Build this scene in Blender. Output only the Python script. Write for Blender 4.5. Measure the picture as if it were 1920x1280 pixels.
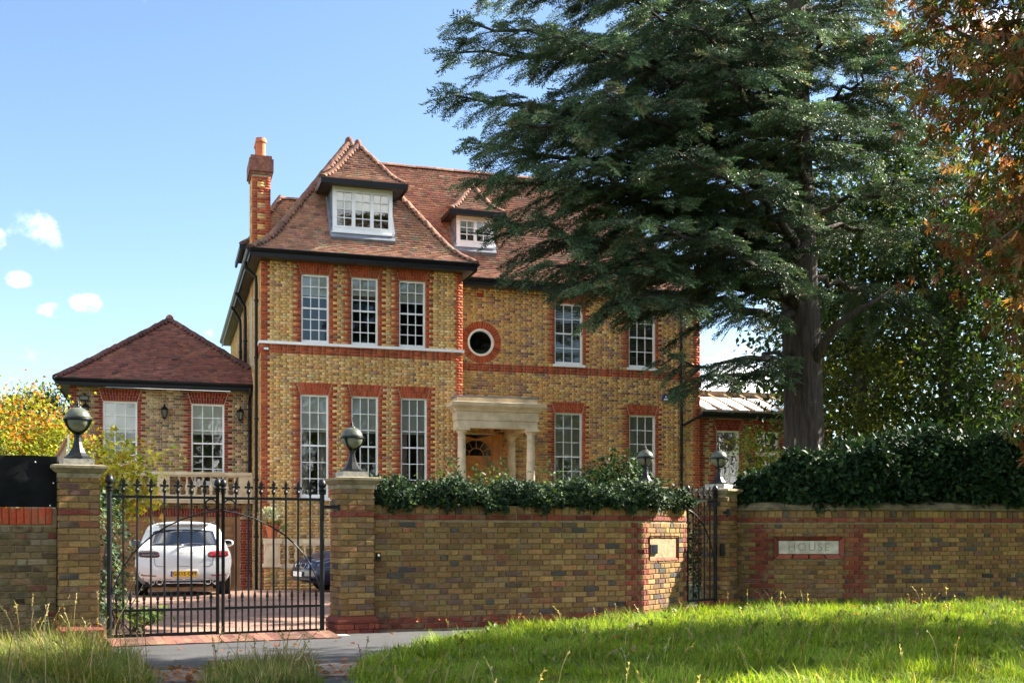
import bpy, math, random
import numpy as np
from mathutils import Vector, Matrix
random.seed(11)
rng = np.random.default_rng(11)
R = math.radians
for o in list(bpy.data.objects):
    bpy.data.objects.remove(o)
scene = bpy.context.scene
COLL = scene.collection

# ------------------------------------------------------------------ camera
cam = bpy.data.cameras.new('camera')
cam_o = bpy.data.objects.new('camera', cam)
COLL.objects.link(cam_o)
cam_o.location = (0, 0, 1.28)
cam_o.rotation_euler = (R(90), 0, R(-17))
cam.sensor_width = 36
cam.lens = 39.94
cam.shift_y = 0.1875
cam.clip_end = 3000
scene.camera = cam_o

# ------------------------------------------------------------------ sky, sun, exposure
SUN_EL, SUN_AZ = R(35), R(83.5)            # azimuth from +Y towards +X
SKY_STRENGTH, SUN_STRENGTH, EXPOSURE = 0.05, 5.0, 2.45
world = bpy.data.worlds.new('World')
scene.world = world
world.use_nodes = True
wt = world.node_tree
bg = wt.nodes['Background']
bg.inputs[1].default_value = SKY_STRENGTH
sky = wt.nodes.new('ShaderNodeTexSky')
sky.sky_type = 'NISHITA'
sky.sun_disc = False
sky.sun_elevation = SUN_EL
sky.sun_rotation = SUN_AZ
sky.air_density = 1.0
sky.dust_density = 0.3
sky.ozone_density = 2.4


def wnode(t, **k):
    n = wt.nodes.new(t)
    for a, b in k.items():
        setattr(n, a, b)
    return n


def wmath(op, a, b=None):
    n = wnode('ShaderNodeMath', operation=op)
    for i, v in enumerate((a, b)):
        if v is None:
            continue
        if isinstance(v, (int, float)):
            n.inputs[i].default_value = v
        else:
            wt.links.new(v, n.inputs[i])
    return n.outputs[0]


tc = wnode('ShaderNodeTexCoord')
DIR = tc.outputs['Generated']
cn = wnode('ShaderNodeTexNoise')
cn.inputs['Scale'].default_value = 22
cn.inputs['Detail'].default_value = 7
cn.inputs['Roughness'].default_value = 0.62
wt.links.new(DIR, cn.inputs['Vector'])
# soft puffs of cumulus: (direction, half width, half height)
PUFFS = [((-.060, .970, .184), .017, .010), ((-.085, .975, .178), .016, .008), ((-.110, .968, .200), .013, .008),
         ((-.132, .958, .228), .019, .015), ((-.150, .965, .170), .024, .014), ((-.103, .940, .292), .006, .010),
         ((-.122, .937, .300), .012, .007), ((.098, .970, .213), .010, .006), ((.105, .962, .234), .008, .012),
         ((-.118, .985, .120), .030, .007), ((-.050, .985, .135), .018, .004),
         ((.270, .905, .300), .030, .018), ((.250, .885, .385), .008, .006),
         ((.450, .855, .225), .035, .022), ((.480, .850, .180), .045, .022), ((.500, .850, .120), .050, .02),
         ((.430, .870, .240), .022, .014), ((.520, .810, .240), .05, .03), ((.60, .77, .19), .06, .03)]
mask = None
for (c, rx, rz) in PUFFS:
    c = Vector(c).normalized()
    sub = wnode('ShaderNodeVectorMath', operation='SUBTRACT')
    wt.links.new(DIR, sub.inputs[0])
    sub.inputs[1].default_value = c
    mul = wnode('ShaderNodeVectorMath', operation='MULTIPLY')
    wt.links.new(sub.outputs[0], mul.inputs[0])
    mul.inputs[1].default_value = (1.3 / rx, 1.3 / rx, 1.3 / rz)
    ln = wnode('ShaderNodeVectorMath', operation='LENGTH')
    wt.links.new(mul.outputs[0], ln.inputs[0])
    v = wmath('MINIMUM', wmath('MAXIMUM', wmath('SUBTRACT', 1.3, ln.outputs['Value']), 0.0), 0.42)
    mask = v if mask is None else wmath('MAXIMUM', mask, v)
# added cloud cover, mostly out of view, that brightens the shaded house front
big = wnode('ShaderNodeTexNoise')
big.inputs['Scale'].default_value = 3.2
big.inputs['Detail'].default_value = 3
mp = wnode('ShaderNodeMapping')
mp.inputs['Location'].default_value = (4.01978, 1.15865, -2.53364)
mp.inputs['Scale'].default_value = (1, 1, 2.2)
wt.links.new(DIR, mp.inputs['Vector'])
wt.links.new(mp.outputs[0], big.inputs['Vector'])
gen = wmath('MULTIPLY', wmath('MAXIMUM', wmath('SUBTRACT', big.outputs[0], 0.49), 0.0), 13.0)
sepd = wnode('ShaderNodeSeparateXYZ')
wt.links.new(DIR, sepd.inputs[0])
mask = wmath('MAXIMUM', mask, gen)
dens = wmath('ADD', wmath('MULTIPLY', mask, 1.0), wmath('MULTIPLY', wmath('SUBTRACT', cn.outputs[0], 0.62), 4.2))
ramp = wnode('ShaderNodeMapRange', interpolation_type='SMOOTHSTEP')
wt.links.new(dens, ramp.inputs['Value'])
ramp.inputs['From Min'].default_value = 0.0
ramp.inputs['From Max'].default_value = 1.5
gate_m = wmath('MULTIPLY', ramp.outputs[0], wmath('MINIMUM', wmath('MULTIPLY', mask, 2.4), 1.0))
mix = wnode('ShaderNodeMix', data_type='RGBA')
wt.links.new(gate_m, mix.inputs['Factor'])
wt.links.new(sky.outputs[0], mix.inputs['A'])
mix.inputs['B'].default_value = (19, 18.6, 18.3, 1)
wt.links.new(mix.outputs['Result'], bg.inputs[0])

sun = bpy.data.lights.new('sun', 'SUN')
sun.energy = SUN_STRENGTH
sun.angle = R(0.53)
sun.color = (1, .92, .80)
sun_o = bpy.data.objects.new('sun', sun)
COLL.objects.link(sun_o)
sdir = Vector((math.cos(SUN_EL) * math.sin(SUN_AZ), math.cos(SUN_EL) * math.cos(SUN_AZ), math.sin(SUN_EL)))
sun_o.rotation_euler = (-sdir).to_track_quat('-Z', 'Y').to_euler()
sun_o.location = (30, 10, 40)
vs = scene.view_settings
vs.view_transform = 'Standard'
vs.look = 'None'
vs.gamma = 1
vs.use_curve_mapping = False
vs.exposure = EXPOSURE
scene.render.engine = 'CYCLES'
cy = scene.cycles
cy.max_bounces = 8
cy.diffuse_bounces = 4
cy.transparent_max_bounces = 12
cy.transmission_bounces = 6
cy.caustics_reflective = False
cy.caustics_refractive = False
cy.sample_clamp_indirect = 6
try:
    cy.use_denoising = True
except Exception:
    pass


# ------------------------------------------------------------------ materials
def new_mat(name):
    m = bpy.data.materials.new(name)
    m.use_nodes = True
    nt = m.node_tree
    return m, nt, nt.nodes['Principled BSDF']


def nd(nt, t, **k):
    n = nt.nodes.new(t)
    for a, b in k.items():
        setattr(n, a, b)
    return n


def noise(nt, scale, detail=4, rough=.6, vec=None, coord='Object'):
    n = nd(nt, 'ShaderNodeTexNoise')
    n.inputs['Scale'].default_value = scale
    n.inputs['Detail'].default_value = detail
    n.inputs['Roughness'].default_value = rough
    if vec is None:
        t = nd(nt, 'ShaderNodeTexCoord')
        vec = t.outputs[coord]
    nt.links.new(vec, n.inputs['Vector'])
    return n.outputs[0]


def geo_pos(nt):
    return nd(nt, 'ShaderNodeNewGeometry').outputs['Position']


def ramp2(nt, fac, stops):
    r = nd(nt, 'ShaderNodeValToRGB')
    nt.links.new(fac, r.inputs[0])
    e = r.color_ramp.elements
    while len(e) < len(stops):
        e.new(.5)
    for i, (p, c) in enumerate(stops):
        e[i].position = p
        e[i].color = tuple(c) + ((1,) if len(c) == 3 else ())
    return r.outputs[0]


def mixc(nt, fac, a, b, mode='MIX'):
    n = nd(nt, 'ShaderNodeMix', data_type='RGBA', blend_type=mode)
    for key, v in (('Factor', fac), ('A', a), ('B', b)):
        if isinstance(v, (int, float)):
            n.inputs[key].default_value = v
        elif isinstance(v, tuple):
            n.inputs[key].default_value = v if len(v) == 4 else v + (1,)
        else:
            nt.links.new(v, n.inputs[key])
    return n.outputs['Result']


def bump(nt, b, height, strength=.3, dist=.01):
    n = nd(nt, 'ShaderNodeBump')
    n.inputs['Strength'].default_value = strength
    n.inputs['Distance'].default_value = dist
    nt.links.new(height, n.inputs['Height'])
    nt.links.new(n.outputs[0], b.inputs['Normal'])


def tint_src(nt, src):
    if src == 'object':
        return nd(nt, 'ShaderNodeObjectInfo').outputs['Color']
    a = nd(nt, 'ShaderNodeAttribute', attribute_name='tint')
    return a.outputs['Color']


def mat_tint(name, src='attr', rough=.85, scale=35, amount=.5, spec=.3, bumpy=.35, bdist=.004, stain=None, drift=.16):
    """colour comes piece by piece from the tint, with grain and wear on top"""
    m, nt, b = new_mat(name)
    p = geo_pos(nt)
    c = tint_src(nt, src)
    n1 = noise(nt, scale, 5, .65, p)
    g = ramp2(nt, n1, [(.25, (1 - amount,) * 3), (.75, (1 + amount * .55,) * 3)])
    c = mixc(nt, 1.0, c, g, 'MULTIPLY')
    if drift:
        n3 = noise(nt, .55, 3, .5, p)
        c = mixc(nt, 1.0, c, ramp2(nt, n3, [(.3, (1 - drift,) * 3), (.7, (1 + drift,) * 3)]), 'MULTIPLY')
    if stain:
        n2 = noise(nt, stain[0], 4, .6, p)
        f = ramp2(nt, n2, [(stain[1], (0, 0, 0)), (stain[1] + .18, (stain[3],) * 3)])
        c = mixc(nt, f, c, stain[2])
    nt.links.new(c, b.inputs['Base Color'])
    b.inputs['Roughness'].default_value = rough
    b.inputs['Specular IOR Level'].default_value = spec
    if bumpy:
        bump(nt, b, noise(nt, scale * 3, 4, .7, p), bumpy, bdist)
    return m


def mat_plain(name, col, rough=.6, metal=0, spec=.4, var=.15, scale=8, bumpy=0.0, col2=None, coat=0, bdist=.004):
    m, nt, b = new_mat(name)
    p = geo_pos(nt)
    n1 = noise(nt, scale, 5, .6, p)
    lo = tuple(max(0, x * (1 - var)) for x in col)
    hi = tuple(col2) if col2 else tuple(min(1, x * (1 + var)) for x in col)
    nt.links.new(ramp2(nt, n1, [(.3, lo), (.7, hi)]), b.inputs['Base Color'])
    b.inputs['Roughness'].default_value = rough
    b.inputs['Metallic'].default_value = metal
    b.inputs['Specular IOR Level'].default_value = spec
    b.inputs['Coat Weight'].default_value = coat
    if bumpy:
        bump(nt, b, noise(nt, scale * 4, 5, .7, p), bumpy, bdist)
    return m


def mat_leaf(name, trans=.35, rough=.5, spec=.25, warm=(1.25, 1.15, .55)):
    m, nt, b = new_mat(name)
    c = tint_src(nt, 'attr')
    nt.links.new(c, b.inputs['Base Color'])
    b.inputs['Roughness'].default_value = rough
    b.inputs['Specular IOR Level'].default_value = spec
    t = nd(nt, 'ShaderNodeBsdfTranslucent')
    nt.links.new(mixc(nt, 1.0, c, warm, 'MULTIPLY'), t.inputs['Color'])
    mx = nd(nt, 'ShaderNodeMixShader')
    mx.inputs[0].default_value = trans
    nt.links.new(b.outputs[0], mx.inputs[1])
    nt.links.new(t.outputs[0], mx.inputs[2])
    nt.links.new(mx.outputs[0], nt.nodes['Material Output'].inputs['Surface'])
    return m


def mat_glass(name, ior=1.55, tint=(.90, .92, .90), wave=.022, gtint=(1, 1, 1)):
    m, nt, b = new_mat(name)
    nt.nodes.remove(b)
    fr = nd(nt, 'ShaderNodeFresnel')
    fr.inputs['IOR'].default_value = ior
    tr = nd(nt, 'ShaderNodeBsdfTransparent')
    tr.inputs['Color'].default_value = tint + (1,)
    gl = nd(nt, 'ShaderNodeBsdfGlossy')
    gl.inputs['Roughness'].default_value = .02
    gl.inputs['Color'].default_value = gtint + (1,)
    bp = nd(nt, 'ShaderNodeBump')
    bp.inputs['Strength'].default_value = wave
    bp.inputs['Distance'].default_value = .05
    nt.links.new(noise(nt, 1.6, 2, .5, geo_pos(nt)), bp.inputs['Height'])
    nt.links.new(bp.outputs[0], gl.inputs['Normal'])
    mx = nd(nt, 'ShaderNodeMixShader')
    nt.links.new(fr.outputs[0], mx.inputs[0])
    nt.links.new(tr.outputs[0], mx.inputs[1])
    nt.links.new(gl.outputs[0], mx.inputs[2])
    nt.links.new(mx.outputs[0], nt.nodes['Material Output'].inputs['Surface'])
    return m


M = {}
M['brick'] = mat_tint('brick', 'attr', .9, 30, .45, .25, .4, stain=(.8, .56, (.26, .17, .09), .35))
M['brick_o'] = mat_tint('brick_single', 'object', .92, 42, .55, .2, .8, .008, stain=(5.5, .50, (.205, .145, .082), .7))
M['tile'] = mat_tint('clay_tile', 'attr', .85, 14, .35, .2, .4, stain=(1.0, .60, (.12, .085, .065), .45))
M['tile_o'] = mat_tint('clay_bonnet', 'object', .85, 14, .45, .25, .4, stain=(2.0, .58, (.09, .07, .05), .5))
M['mortar'] = mat_plain('mortar', (.43, .36, .24), .95, var=.25, scale=20, bumpy=.3)
M['mortar_pale'] = mat_plain('mortar_pale', (.60, .53, .42), .95, var=.2, scale=20, bumpy=.3)
M['mortar_dark'] = mat_plain('mortar_dark', (.215, .165, .09), .95, var=.35, scale=14, bumpy=.5)
M['stone'] = mat_plain('stone', (.70, .54, .34), .85, var=.25, scale=3.2, bumpy=.35, col2=(.80, .66, .46))
M['stone_old'] = mat_plain('stone_old', (.22, .175, .10), .9, var=.5, scale=7, bumpy=.6, col2=(.34, .29, .18))
M['stone_moss'] = mat_plain('mossy_coping', (.115, .092, .045), .95, var=.5, scale=7, bumpy=.7, col2=(.21, .175, .10))
M['stone_grey'] = mat_plain('stone_grey', (.34, .33, .28), .92, var=.4, scale=22, bumpy=.6, col2=(.47, .45, .38))
M['white'] = mat_plain('white_paint', (.86, .86, .85), .4, var=.06, scale=3, spec=.5)
M['black'] = mat_plain('black_paint', (.006, .007, .008), .42, var=.4, scale=9, spec=.22, bumpy=.08)
M['soffit'] = mat_plain('soffit_paint', (.06, .05, .04), .6, var=.4, scale=2)
M['lead'] = mat_plain('lead', (.21, .23, .27), .55, metal=.2, var=.25, scale=5)
M['glass'] = mat_glass('glass')
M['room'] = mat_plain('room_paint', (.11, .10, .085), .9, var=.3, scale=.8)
M['blind'] = mat_plain('blind_cloth', (.72, .71, .66), .9, var=.08, scale=1.2)
M['slat'] = mat_plain('slat_wood', (.52, .47, .38), .6, var=.2, scale=3)
M['curtain'] = mat_plain('curtain_cloth', (.55, .50, .42), .9, var=.2, scale=3)
M['oak'] = mat_plain('door_wood', (.47, .20, .05), .42, var=.3, scale=5, spec=.5, coat=.3)
M['garage'] = mat_plain('garage_wood', (.36, .175, .068), .5, var=.2, scale=4, spec=.4)
M['terracotta'] = mat_plain('terracotta', (.48, .135, .055), .8, var=.2, scale=9, bumpy=.2)
M['drive'] = None
M['redlamp_shaded'] = mat_plain('red_lamp_shaded', (.035, .012, .010), .14, var=.5, scale=20, coat=.5)  # red tail lamp with the shade on it painted into the colour
M['bark'] = mat_plain('cedar_bark', (.075, .058, .042), .95, var=.6, scale=9, bumpy=1.0, col2=(.15, .12, .09), bdist=.03)
M['bark2'] = mat_plain('bark', (.09, .075, .055), .95, var=.5, scale=8, bumpy=.8, bdist=.02)
M['leaf'] = mat_leaf('leaf', .42)
M['needle'] = mat_leaf('needle', .22, .55, .35, (1.1, 1.1, .7))
M['laurel'] = mat_leaf('laurel_leaf', .10, .58, .12)
M['blade'] = mat_leaf('grass_blade', .45, .75, .12, (1.25, 1.2, .5))
M['wood_grey'] = mat_plain('timber', (.50, .36, .26), .8, var=.2, scale=6)
M['carwhite'] = mat_plain('white_car_paint', (.60, .60, .575), .22, var=.02, scale=1, coat=1, spec=.5)
M['carblue'] = mat_plain('blue_car_paint', (.005, .008, .035), .3, var=.1, scale=1, coat=.35, spec=.35)
M['carglass'] = mat_plain('car_glass', (.012, .016, .024), .06, var=.1, scale=2, spec=.9)
M['rubber'] = mat_plain('rubber', (.018, .018, .018), .8, var=.3, scale=20)
M['plastic'] = mat_plain('black_plastic', (.02, .02, .02), .5, var=.2, scale=20)
M['chrome'] = mat_plain('chrome', (.65, .65, .66), .15, metal=1, var=.05, scale=4)
M['redlamp'] = mat_plain('red_lamp', (.22, .006, .006), .14, var=.6, scale=24, coat=.6)
M['plate'] = mat_plain('yellow_plate', (.80, .46, .02), .45, var=.04, scale=4)
M['platew'] = mat_plain('white_plate', (.8, .8, .78), .45, var=.04, scale=4)
M['euroblue'] = mat_plain('blue_band', (.02, .06, .35), .45, var=.05, scale=4)
M['smoke'] = mat_plain('smoked_globe', (.070, .080, .060), .42, var=.35, scale=9, spec=.35)
M['opal'] = mat_plain('opal_globe', (.13, .145, .10), .42, var=.35, scale=9, spec=.3)
M['sheet'] = mat_plain('black_sheet', (.008, .009, .009), .95, var=.5, scale=3, bumpy=.2, spec=.08)
M['alarmblue'] = mat_plain('alarm_blue', (.02, .05, .17), .4, var=.05)


# ------------------------------------------------------------------ mesh helpers
def wm(o):
    m = o.matrix_basis
    return wm(o.parent) @ o.matrix_parent_inverse @ m if o.parent else m.copy()


def link(name, me, parent=None, mat=None, local=False):
    """a linked object; its own transform is in world space unless local"""
    o = bpy.data.objects.new(name, me)
    COLL.objects.link(o)
    if parent is not None:
        o.parent = parent
        if not local:
            o.matrix_parent_inverse = wm(parent).inverted()
    if mat is not None and len(me.materials) == 0:
        me.materials.append(mat)
    return o


def empty(name, loc=(0, 0, 0), rz=0, parent=None):
    o = bpy.data.objects.new(name, None)
    COLL.objects.link(o)
    o.location = loc
    o.rotation_euler = (0, 0, rz)
    o.empty_display_size = .2
    if parent is not None:
        o.parent = parent
        o.matrix_parent_inverse = wm(parent).inverted()
    return o


def copy_tree(o, loc=None, rz=None, parent=None):
    c = o.copy()
    COLL.objects.link(c)
    if parent is not None:
        c.parent = parent
    if loc is not None:
        c.location = loc
    if rz is not None:
        c.rotation_euler = (0, 0, rz)
    for ch in list(o.children):
        copy_tree(ch, parent=c)
    return c


def tag(o, label=None, cat=None, group=None, kind=None):
    if label:
        o['label'] = label
    if cat:
        o['category'] = cat
    if group:
        o['group'] = group
    if kind:
        o['kind'] = kind
    return o


def np_mesh(name, V, F, mat, col=None, smooth=False):
    """V (n,3), F (m,k) all with k corners, col (m,3) one tint for each face"""
    V = np.asarray(V, dtype=np.float32)
    F = np.asarray(F, dtype=np.int32)
    me = bpy.data.meshes.new(name)
    me.vertices.add(len(V))
    me.vertices.foreach_set('co', V.ravel())
    m, k = F.shape
    me.loops.add(m * k)
    me.loops.foreach_set('vertex_index', F.ravel())
    me.polygons.add(m)
    me.polygons.foreach_set('loop_start', np.arange(0, m * k, k, dtype=np.int32))
    me.polygons.foreach_set('loop_total', np.full(m, k, dtype=np.int32))
    if smooth:
        me.polygons.foreach_set('use_smooth', np.ones(m, dtype=bool))
    me.update(calc_edges=True)
    if col is not None:
        a = me.attributes.new('tint', 'FLOAT_COLOR', 'FACE')
        c4 = np.ones((m, 4), dtype=np.float32)
        c4[:, :3] = col
        a.data.foreach_set('color', c4.ravel())
    if mat is not None:
        me.materials.append(mat)
    return me


class MB:
    """collects simple shapes; build() links them as one mesh object"""

    def __init__(s, Mx=None):
        s.V, s.F, s.C = [], [], []
        s.M = Mx

    def add(s, vs, fs, c=None):
        b = len(s.V)
        for v in vs:
            v = Vector(v)
            s.V.append(tuple(s.M @ v) if s.M is not None else tuple(v))
        for f in fs:
            s.F.append([b + i for i in f])
            s.C.append(c or (.5, .5, .5))
        return s

    def box(s, x0, x1, y0, y1, z0, z1, c=None, cham=0):
        if cham:
            q = cham
            ring = [(x0 + q, y0), (x1 - q, y0), (x1, y0 + q), (x1, y1 - q), (x1 - q, y1), (x0 + q, y1), (x0, y1 - q), (x0, y0 + q)]
            return s.prism(ring, z0, z1, c)
        vs = [(x0, y0, z0), (x1, y0, z0), (x1, y1, z0), (x0, y1, z0), (x0, y0, z1), (x1, y0, z1), (x1, y1, z1), (x0, y1, z1)]
        return s.add(vs, [(3, 2, 1, 0), (4, 5, 6, 7), (0, 1, 5, 4), (1, 2, 6, 5), (2, 3, 7, 6), (3, 0, 4, 7)], c)

    def prism(s, pts, z0, z1, c=None):
        n = len(pts)
        vs = [(x, y, z0) for x, y in pts] + [(x, y, z1) for x, y in pts]
        fs = [tuple(range(n - 1, -1, -1)), tuple(range(n, 2 * n))]
        fs += [(i, (i + 1) % n, n + (i + 1) % n, n + i) for i in range(n)]
        return s.add(vs, fs, c)

    def prism_y(s, pts, y0, y1, c=None):
        """outline in x,z pushed along y"""
        n = len(pts)
        vs = [(x, y0, z) for x, z in pts] + [(x, y1, z) for x, z in pts]
        fs = [tuple(range(n)), tuple(range(2 * n - 1, n - 1, -1))]
        fs += [((i + 1) % n, i, n + i, n + (i + 1) % n) for i in range(n)]
        return s.add(vs, fs, c)

    def prism_x(s, pts, x0, x1, c=None):
        """outline in y,z pushed along x"""
        n = len(pts)
        vs = [(x0, y, z) for y, z in pts] + [(x1, y, z) for y, z in pts]
        fs = [tuple(range(n - 1, -1, -1)), tuple(range(n, 2 * n))]
        fs += [(i, (i + 1) % n, n + (i + 1) % n, n + i) for i in range(n)]
        return s.add(vs, fs, c)

    def tube(s, pts, rad, n=8, c=None, cap=True):
        pts = [Vector(p) for p in pts]
        if isinstance(rad, (int, float)):
            rad = [rad] * len(pts)
        vs, fs = [], []
        up = Vector((0, 0, 1))
        last = None
        for i, p in enumerate(pts):
            d = (pts[min(i + 1, len(pts) - 1)] - pts[max(i - 1, 0)])
            d = d.normalized() if d.length > 1e-9 else Vector((0, 0, 1))
            if last is None:
                a = d.cross(up if abs(d.z) < .9 else Vector((1, 0, 0))).normalized()
            else:
                a = (last - d * last.dot(d)).normalized()
            last = a
            b = d.cross(a)
            for k in range(n):
                t = 2 * math.pi * k / n
                vs.append(p + (a * math.cos(t) + b * math.sin(t)) * rad[i])
        for i in range(len(pts) - 1):
            for k in range(n):
                fs.append((i * n + k, i * n + (k + 1) % n, (i + 1) * n + (k + 1) % n, (i + 1) * n + k))
        if cap:
            fs.append(tuple(range(n - 1, -1, -1)))
            fs.append(tuple(range((len(pts) - 1) * n, len(pts) * n)))
        return s.add(vs, fs, c)

    def lathe(s, prof, n=20, at=(0, 0, 0), c=None, a0=0.0):
        vs, fs = [], []
        for r, z in prof:
            for k in range(n):
                t = a0 + 2 * math.pi * k / n
                vs.append((at[0] + r * math.cos(t), at[1] + r * math.sin(t), at[2] + z))
        for i in range(len(prof) - 1):
            for k in range(n):
                fs.append((i * n + k, i * n + (k + 1) % n, (i + 1) * n + (k + 1) % n, (i + 1) * n + k))
        fs.append(tuple(range(n - 1, -1, -1)))
        fs.append(tuple(range((len(prof) - 1) * n, len(prof) * n)))
        return s.add(vs, fs, c)

    def weld(s, q=4):
        """join corners that fall together, so that curved panels shade smoothly"""
        idx, V, mp_ = {}, [], []
        for v in s.V:
            k = tuple(round(x, q) for x in v)
            if k not in idx:
                idx[k] = len(V)
                V.append(v)
            mp_.append(idx[k])
        F, C = [], []
        for f, c in zip(s.F, s.C):
            g = []
            for i in f:
                if mp_[i] not in g:
                    g.append(mp_[i])
            if len(g) > 2:
                F.append(g)
                C.append(c)
        s.V, s.F, s.C = V, F, C
        return s

    def mesh(s, name, mat=None, smooth=False, tint=False):
        me = bpy.data.meshes.new(name)
        me.from_pydata(s.V, [], s.F)
        me.update()
        if smooth:
            me.polygons.foreach_set('use_smooth', np.ones(len(s.F), dtype=bool))
            if smooth != 'all':
                try:
                    me.set_sharp_from_angle(angle=R(38))
                except Exception:
                    pass
        if tint:
            a = me.attributes.new('tint', 'FLOAT_COLOR', 'FACE')
            c4 = np.ones((len(s.F), 4), dtype=np.float32)
            c4[:, :3] = np.array(s.C)
            a.data.foreach_set('color', c4.ravel())
        if mat is not None:
            me.materials.append(mat)
        return me

    def build(s, name, mat, parent=None, smooth=False, tint=False, local=False):
        return link(name, s.mesh(name, mat, smooth, tint), parent, None, local)


def pick(pal, n):
    """pal: list of (weight, colour, spread) -> (n,3) colours"""
    w = np.array([p[0] for p in pal], float)
    idx = rng.choice(len(pal), n, p=w / w.sum())
    base = np.array([p[1] for p in pal])[idx]
    sp = np.array([p[2] for p in pal])[idx]
    f = 1 + rng.normal(0, 1, (n, 1)) * sp[:, None]
    h = 1 + rng.normal(0, .05, (n, 3))
    return np.clip(base * np.clip(f, .35, 1.8) * h, .004, .95)


PAL_BAY = [(6, (.70, .41, .145), .10), (2.5, (.74, .50, .22), .08), (1.6, (.62, .335, .115), .10), (.8, (.49, .29, .15), .13), (.25, (.37, .22, .15), .15)]
PAL_MAIN = [(5, (.70, .385, .125), .11), (1.6, (.73, .47, .185), .09), (1.6, (.52, .26, .125), .13), (.9, (.39, .21, .14), .15), (.35, (.29, .175, .125), .18)]
PAL_ANNEX = [(4, (.46, .30, .145), .16), (2, (.56, .40, .22), .12), (2, (.31, .20, .11), .18), (1, (.22, .15, .10), .2)]
PAL_RED = [(6, (.43, .090, .036), .12), (2.5, (.37, .072, .032), .12), (1, (.49, .125, .048), .10)]
PAL_REDD = [(5, (.33, .058, .032), .13), (3, (.26, .045, .03), .13)]
PAL_WALL = [(6, (.245, .145, .052), .15), (3, (.29, .178, .066), .13), (2, (.195, .112, .048), .16), (1.3, (.15, .088, .06), .16), (.65, (.075, .066, .056), .18), (.6, (.27, .112, .052), .14)]
PAL_WRED = [(5, (.225, .055, .034), .16), (2, (.185, .050, .036), .2)]


def flemish(u0, u1, z0, n, excl, ch=.075, j=.010, red=None):
    """brick courses between u0 and u1; excl(zmid) -> spans left free"""
    S, H = .215 + j, .1025 + j
    out = []
    for k in range(n):
        zb = z0 + k * ch
        zm = zb + ch / 2
        free = [(u0, u1)]
        for a, b in excl(zm):
            nf = []
            for p, q in free:
                if b <= p or a >= q:
                    nf.append((p, q))
                else:
                    if a - p > .02:
                        nf.append((p, a))
                    if q - b > .02:
                        nf.append((b, q))
            free = nf
        u = u0 - (S + H) * (.5 if k % 2 else 0) + random.uniform(-.012, .012)
        t = 0
        spans = []
        while u < u1:
            w = S if t % 2 == 0 else H
            spans.append((u, u + w - j))
            u += w
            t += 1
        for p, q in free:
            row = []
            for a, b in spans:
                a2, b2 = max(a, p), min(b, q)
                if b2 - a2 > .0:
                    row.append([a2, b2])
            if row and row[0][1] - row[0][0] < .045 and len(row) > 1:
                row[1][0] = row[0][0]
                row.pop(0)
            if row and row[-1][1] - row[-1][0] < .045 and len(row) > 1:
                row[-2][1] = row[-1][1]
                row.pop()
            for a, b in row:
                if b - a > .02:
                    out.append((a, b, zb, zb + ch - j))
    return out


def bricks_np(rows, O, U, N, col, proud=.008, jit=.003):
    """rows of (u0,u1,z0,z1) on the plane O + u U, each brick standing proud along N"""
    rows = np.array(rows)
    n = len(rows)
    O, U, N = (np.array(v, float) for v in (O, U, N))
    pr = proud + rng.uniform(-jit, jit, n)
    V = np.zeros((n, 8, 3))
    i = 0
    for d in (0, 1):
        for (a, b) in ((0, 2), (1, 2), (1, 3), (0, 3)):
            off = (pr if d else np.full(n, -.01))
            V[:, i] = O + rows[:, a, None] * U + off[:, None] * N
            V[:, i, 2] = O[2] + rows[:, b]
            i += 1
    F0 = np.array([(4, 5, 6, 7), (0, 1, 5, 4), (1, 2, 6, 5), (2, 3, 7, 6), (3, 0, 4, 7)])
    F = (F0[None] + (np.arange(n) * 8)[:, None, None]).reshape(-1, 4)
    if np.cross(U, (0, 0, 1)).dot(N) < 0:
        F = F[:, ::-1]
    return V.reshape(-1, 3), F, np.repeat(col, 5, axis=0)


def join_np(chunks):
    V, F, C, b = [], [], [], 0
    for v, f, c in chunks:
        V.append(v)
        F.append(f + b)
        C.append(c)
        b += len(v)
    return np.concatenate(V), np.concatenate(F), np.concatenate(C)

# ================================================================== ground and drive
def drive_z(y):
    return 0.0 if y < 26 else -0.30 * min(1, (y - 26) / 7.0)


def mat_ground():
    m, nt, b = new_mat('soil')
    p = geo_pos(nt)
    n = noise(nt, 1.3, 6, .7, p)
    n2 = noise(nt, 14, 5, .7, p)
    c = ramp2(nt, n, [(.3, (.05, .06, .018)), (.55, (.085, .10, .03)), (.75, (.14, .10, .055))])
    c = mixc(nt, 1.0, c, ramp2(nt, n2, [(.3, (.6,) * 3), (.7, (1.3,) * 3)]), 'MULTIPLY')
    nt.links.new(c, b.inputs['Base Color'])
    b.inputs['Roughness'].default_value = 1
    bump(nt, b, n2, .8, .05)
    return m


def mat_asphalt():
    m, nt, b = new_mat('asphalt')
    p = geo_pos(nt)
    n = noise(nt, .8, 5, .6, p)
    n2 = noise(nt, 90, 3, .8, p)
    c = ramp2(nt, n, [(.3, (.022, .023, .026)), (.7, (.042, .041, .041))])
    c = mixc(nt, 1.0, c, ramp2(nt, n2, [(.3, (.6,) * 3), (.7, (1.5,) * 3)]), 'MULTIPLY')
    nt.links.new(c, b.inputs['Base Color'])
    b.inputs['Roughness'].default_value = .9
    bump(nt, b, n2, .5, .004)
    return m


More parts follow.
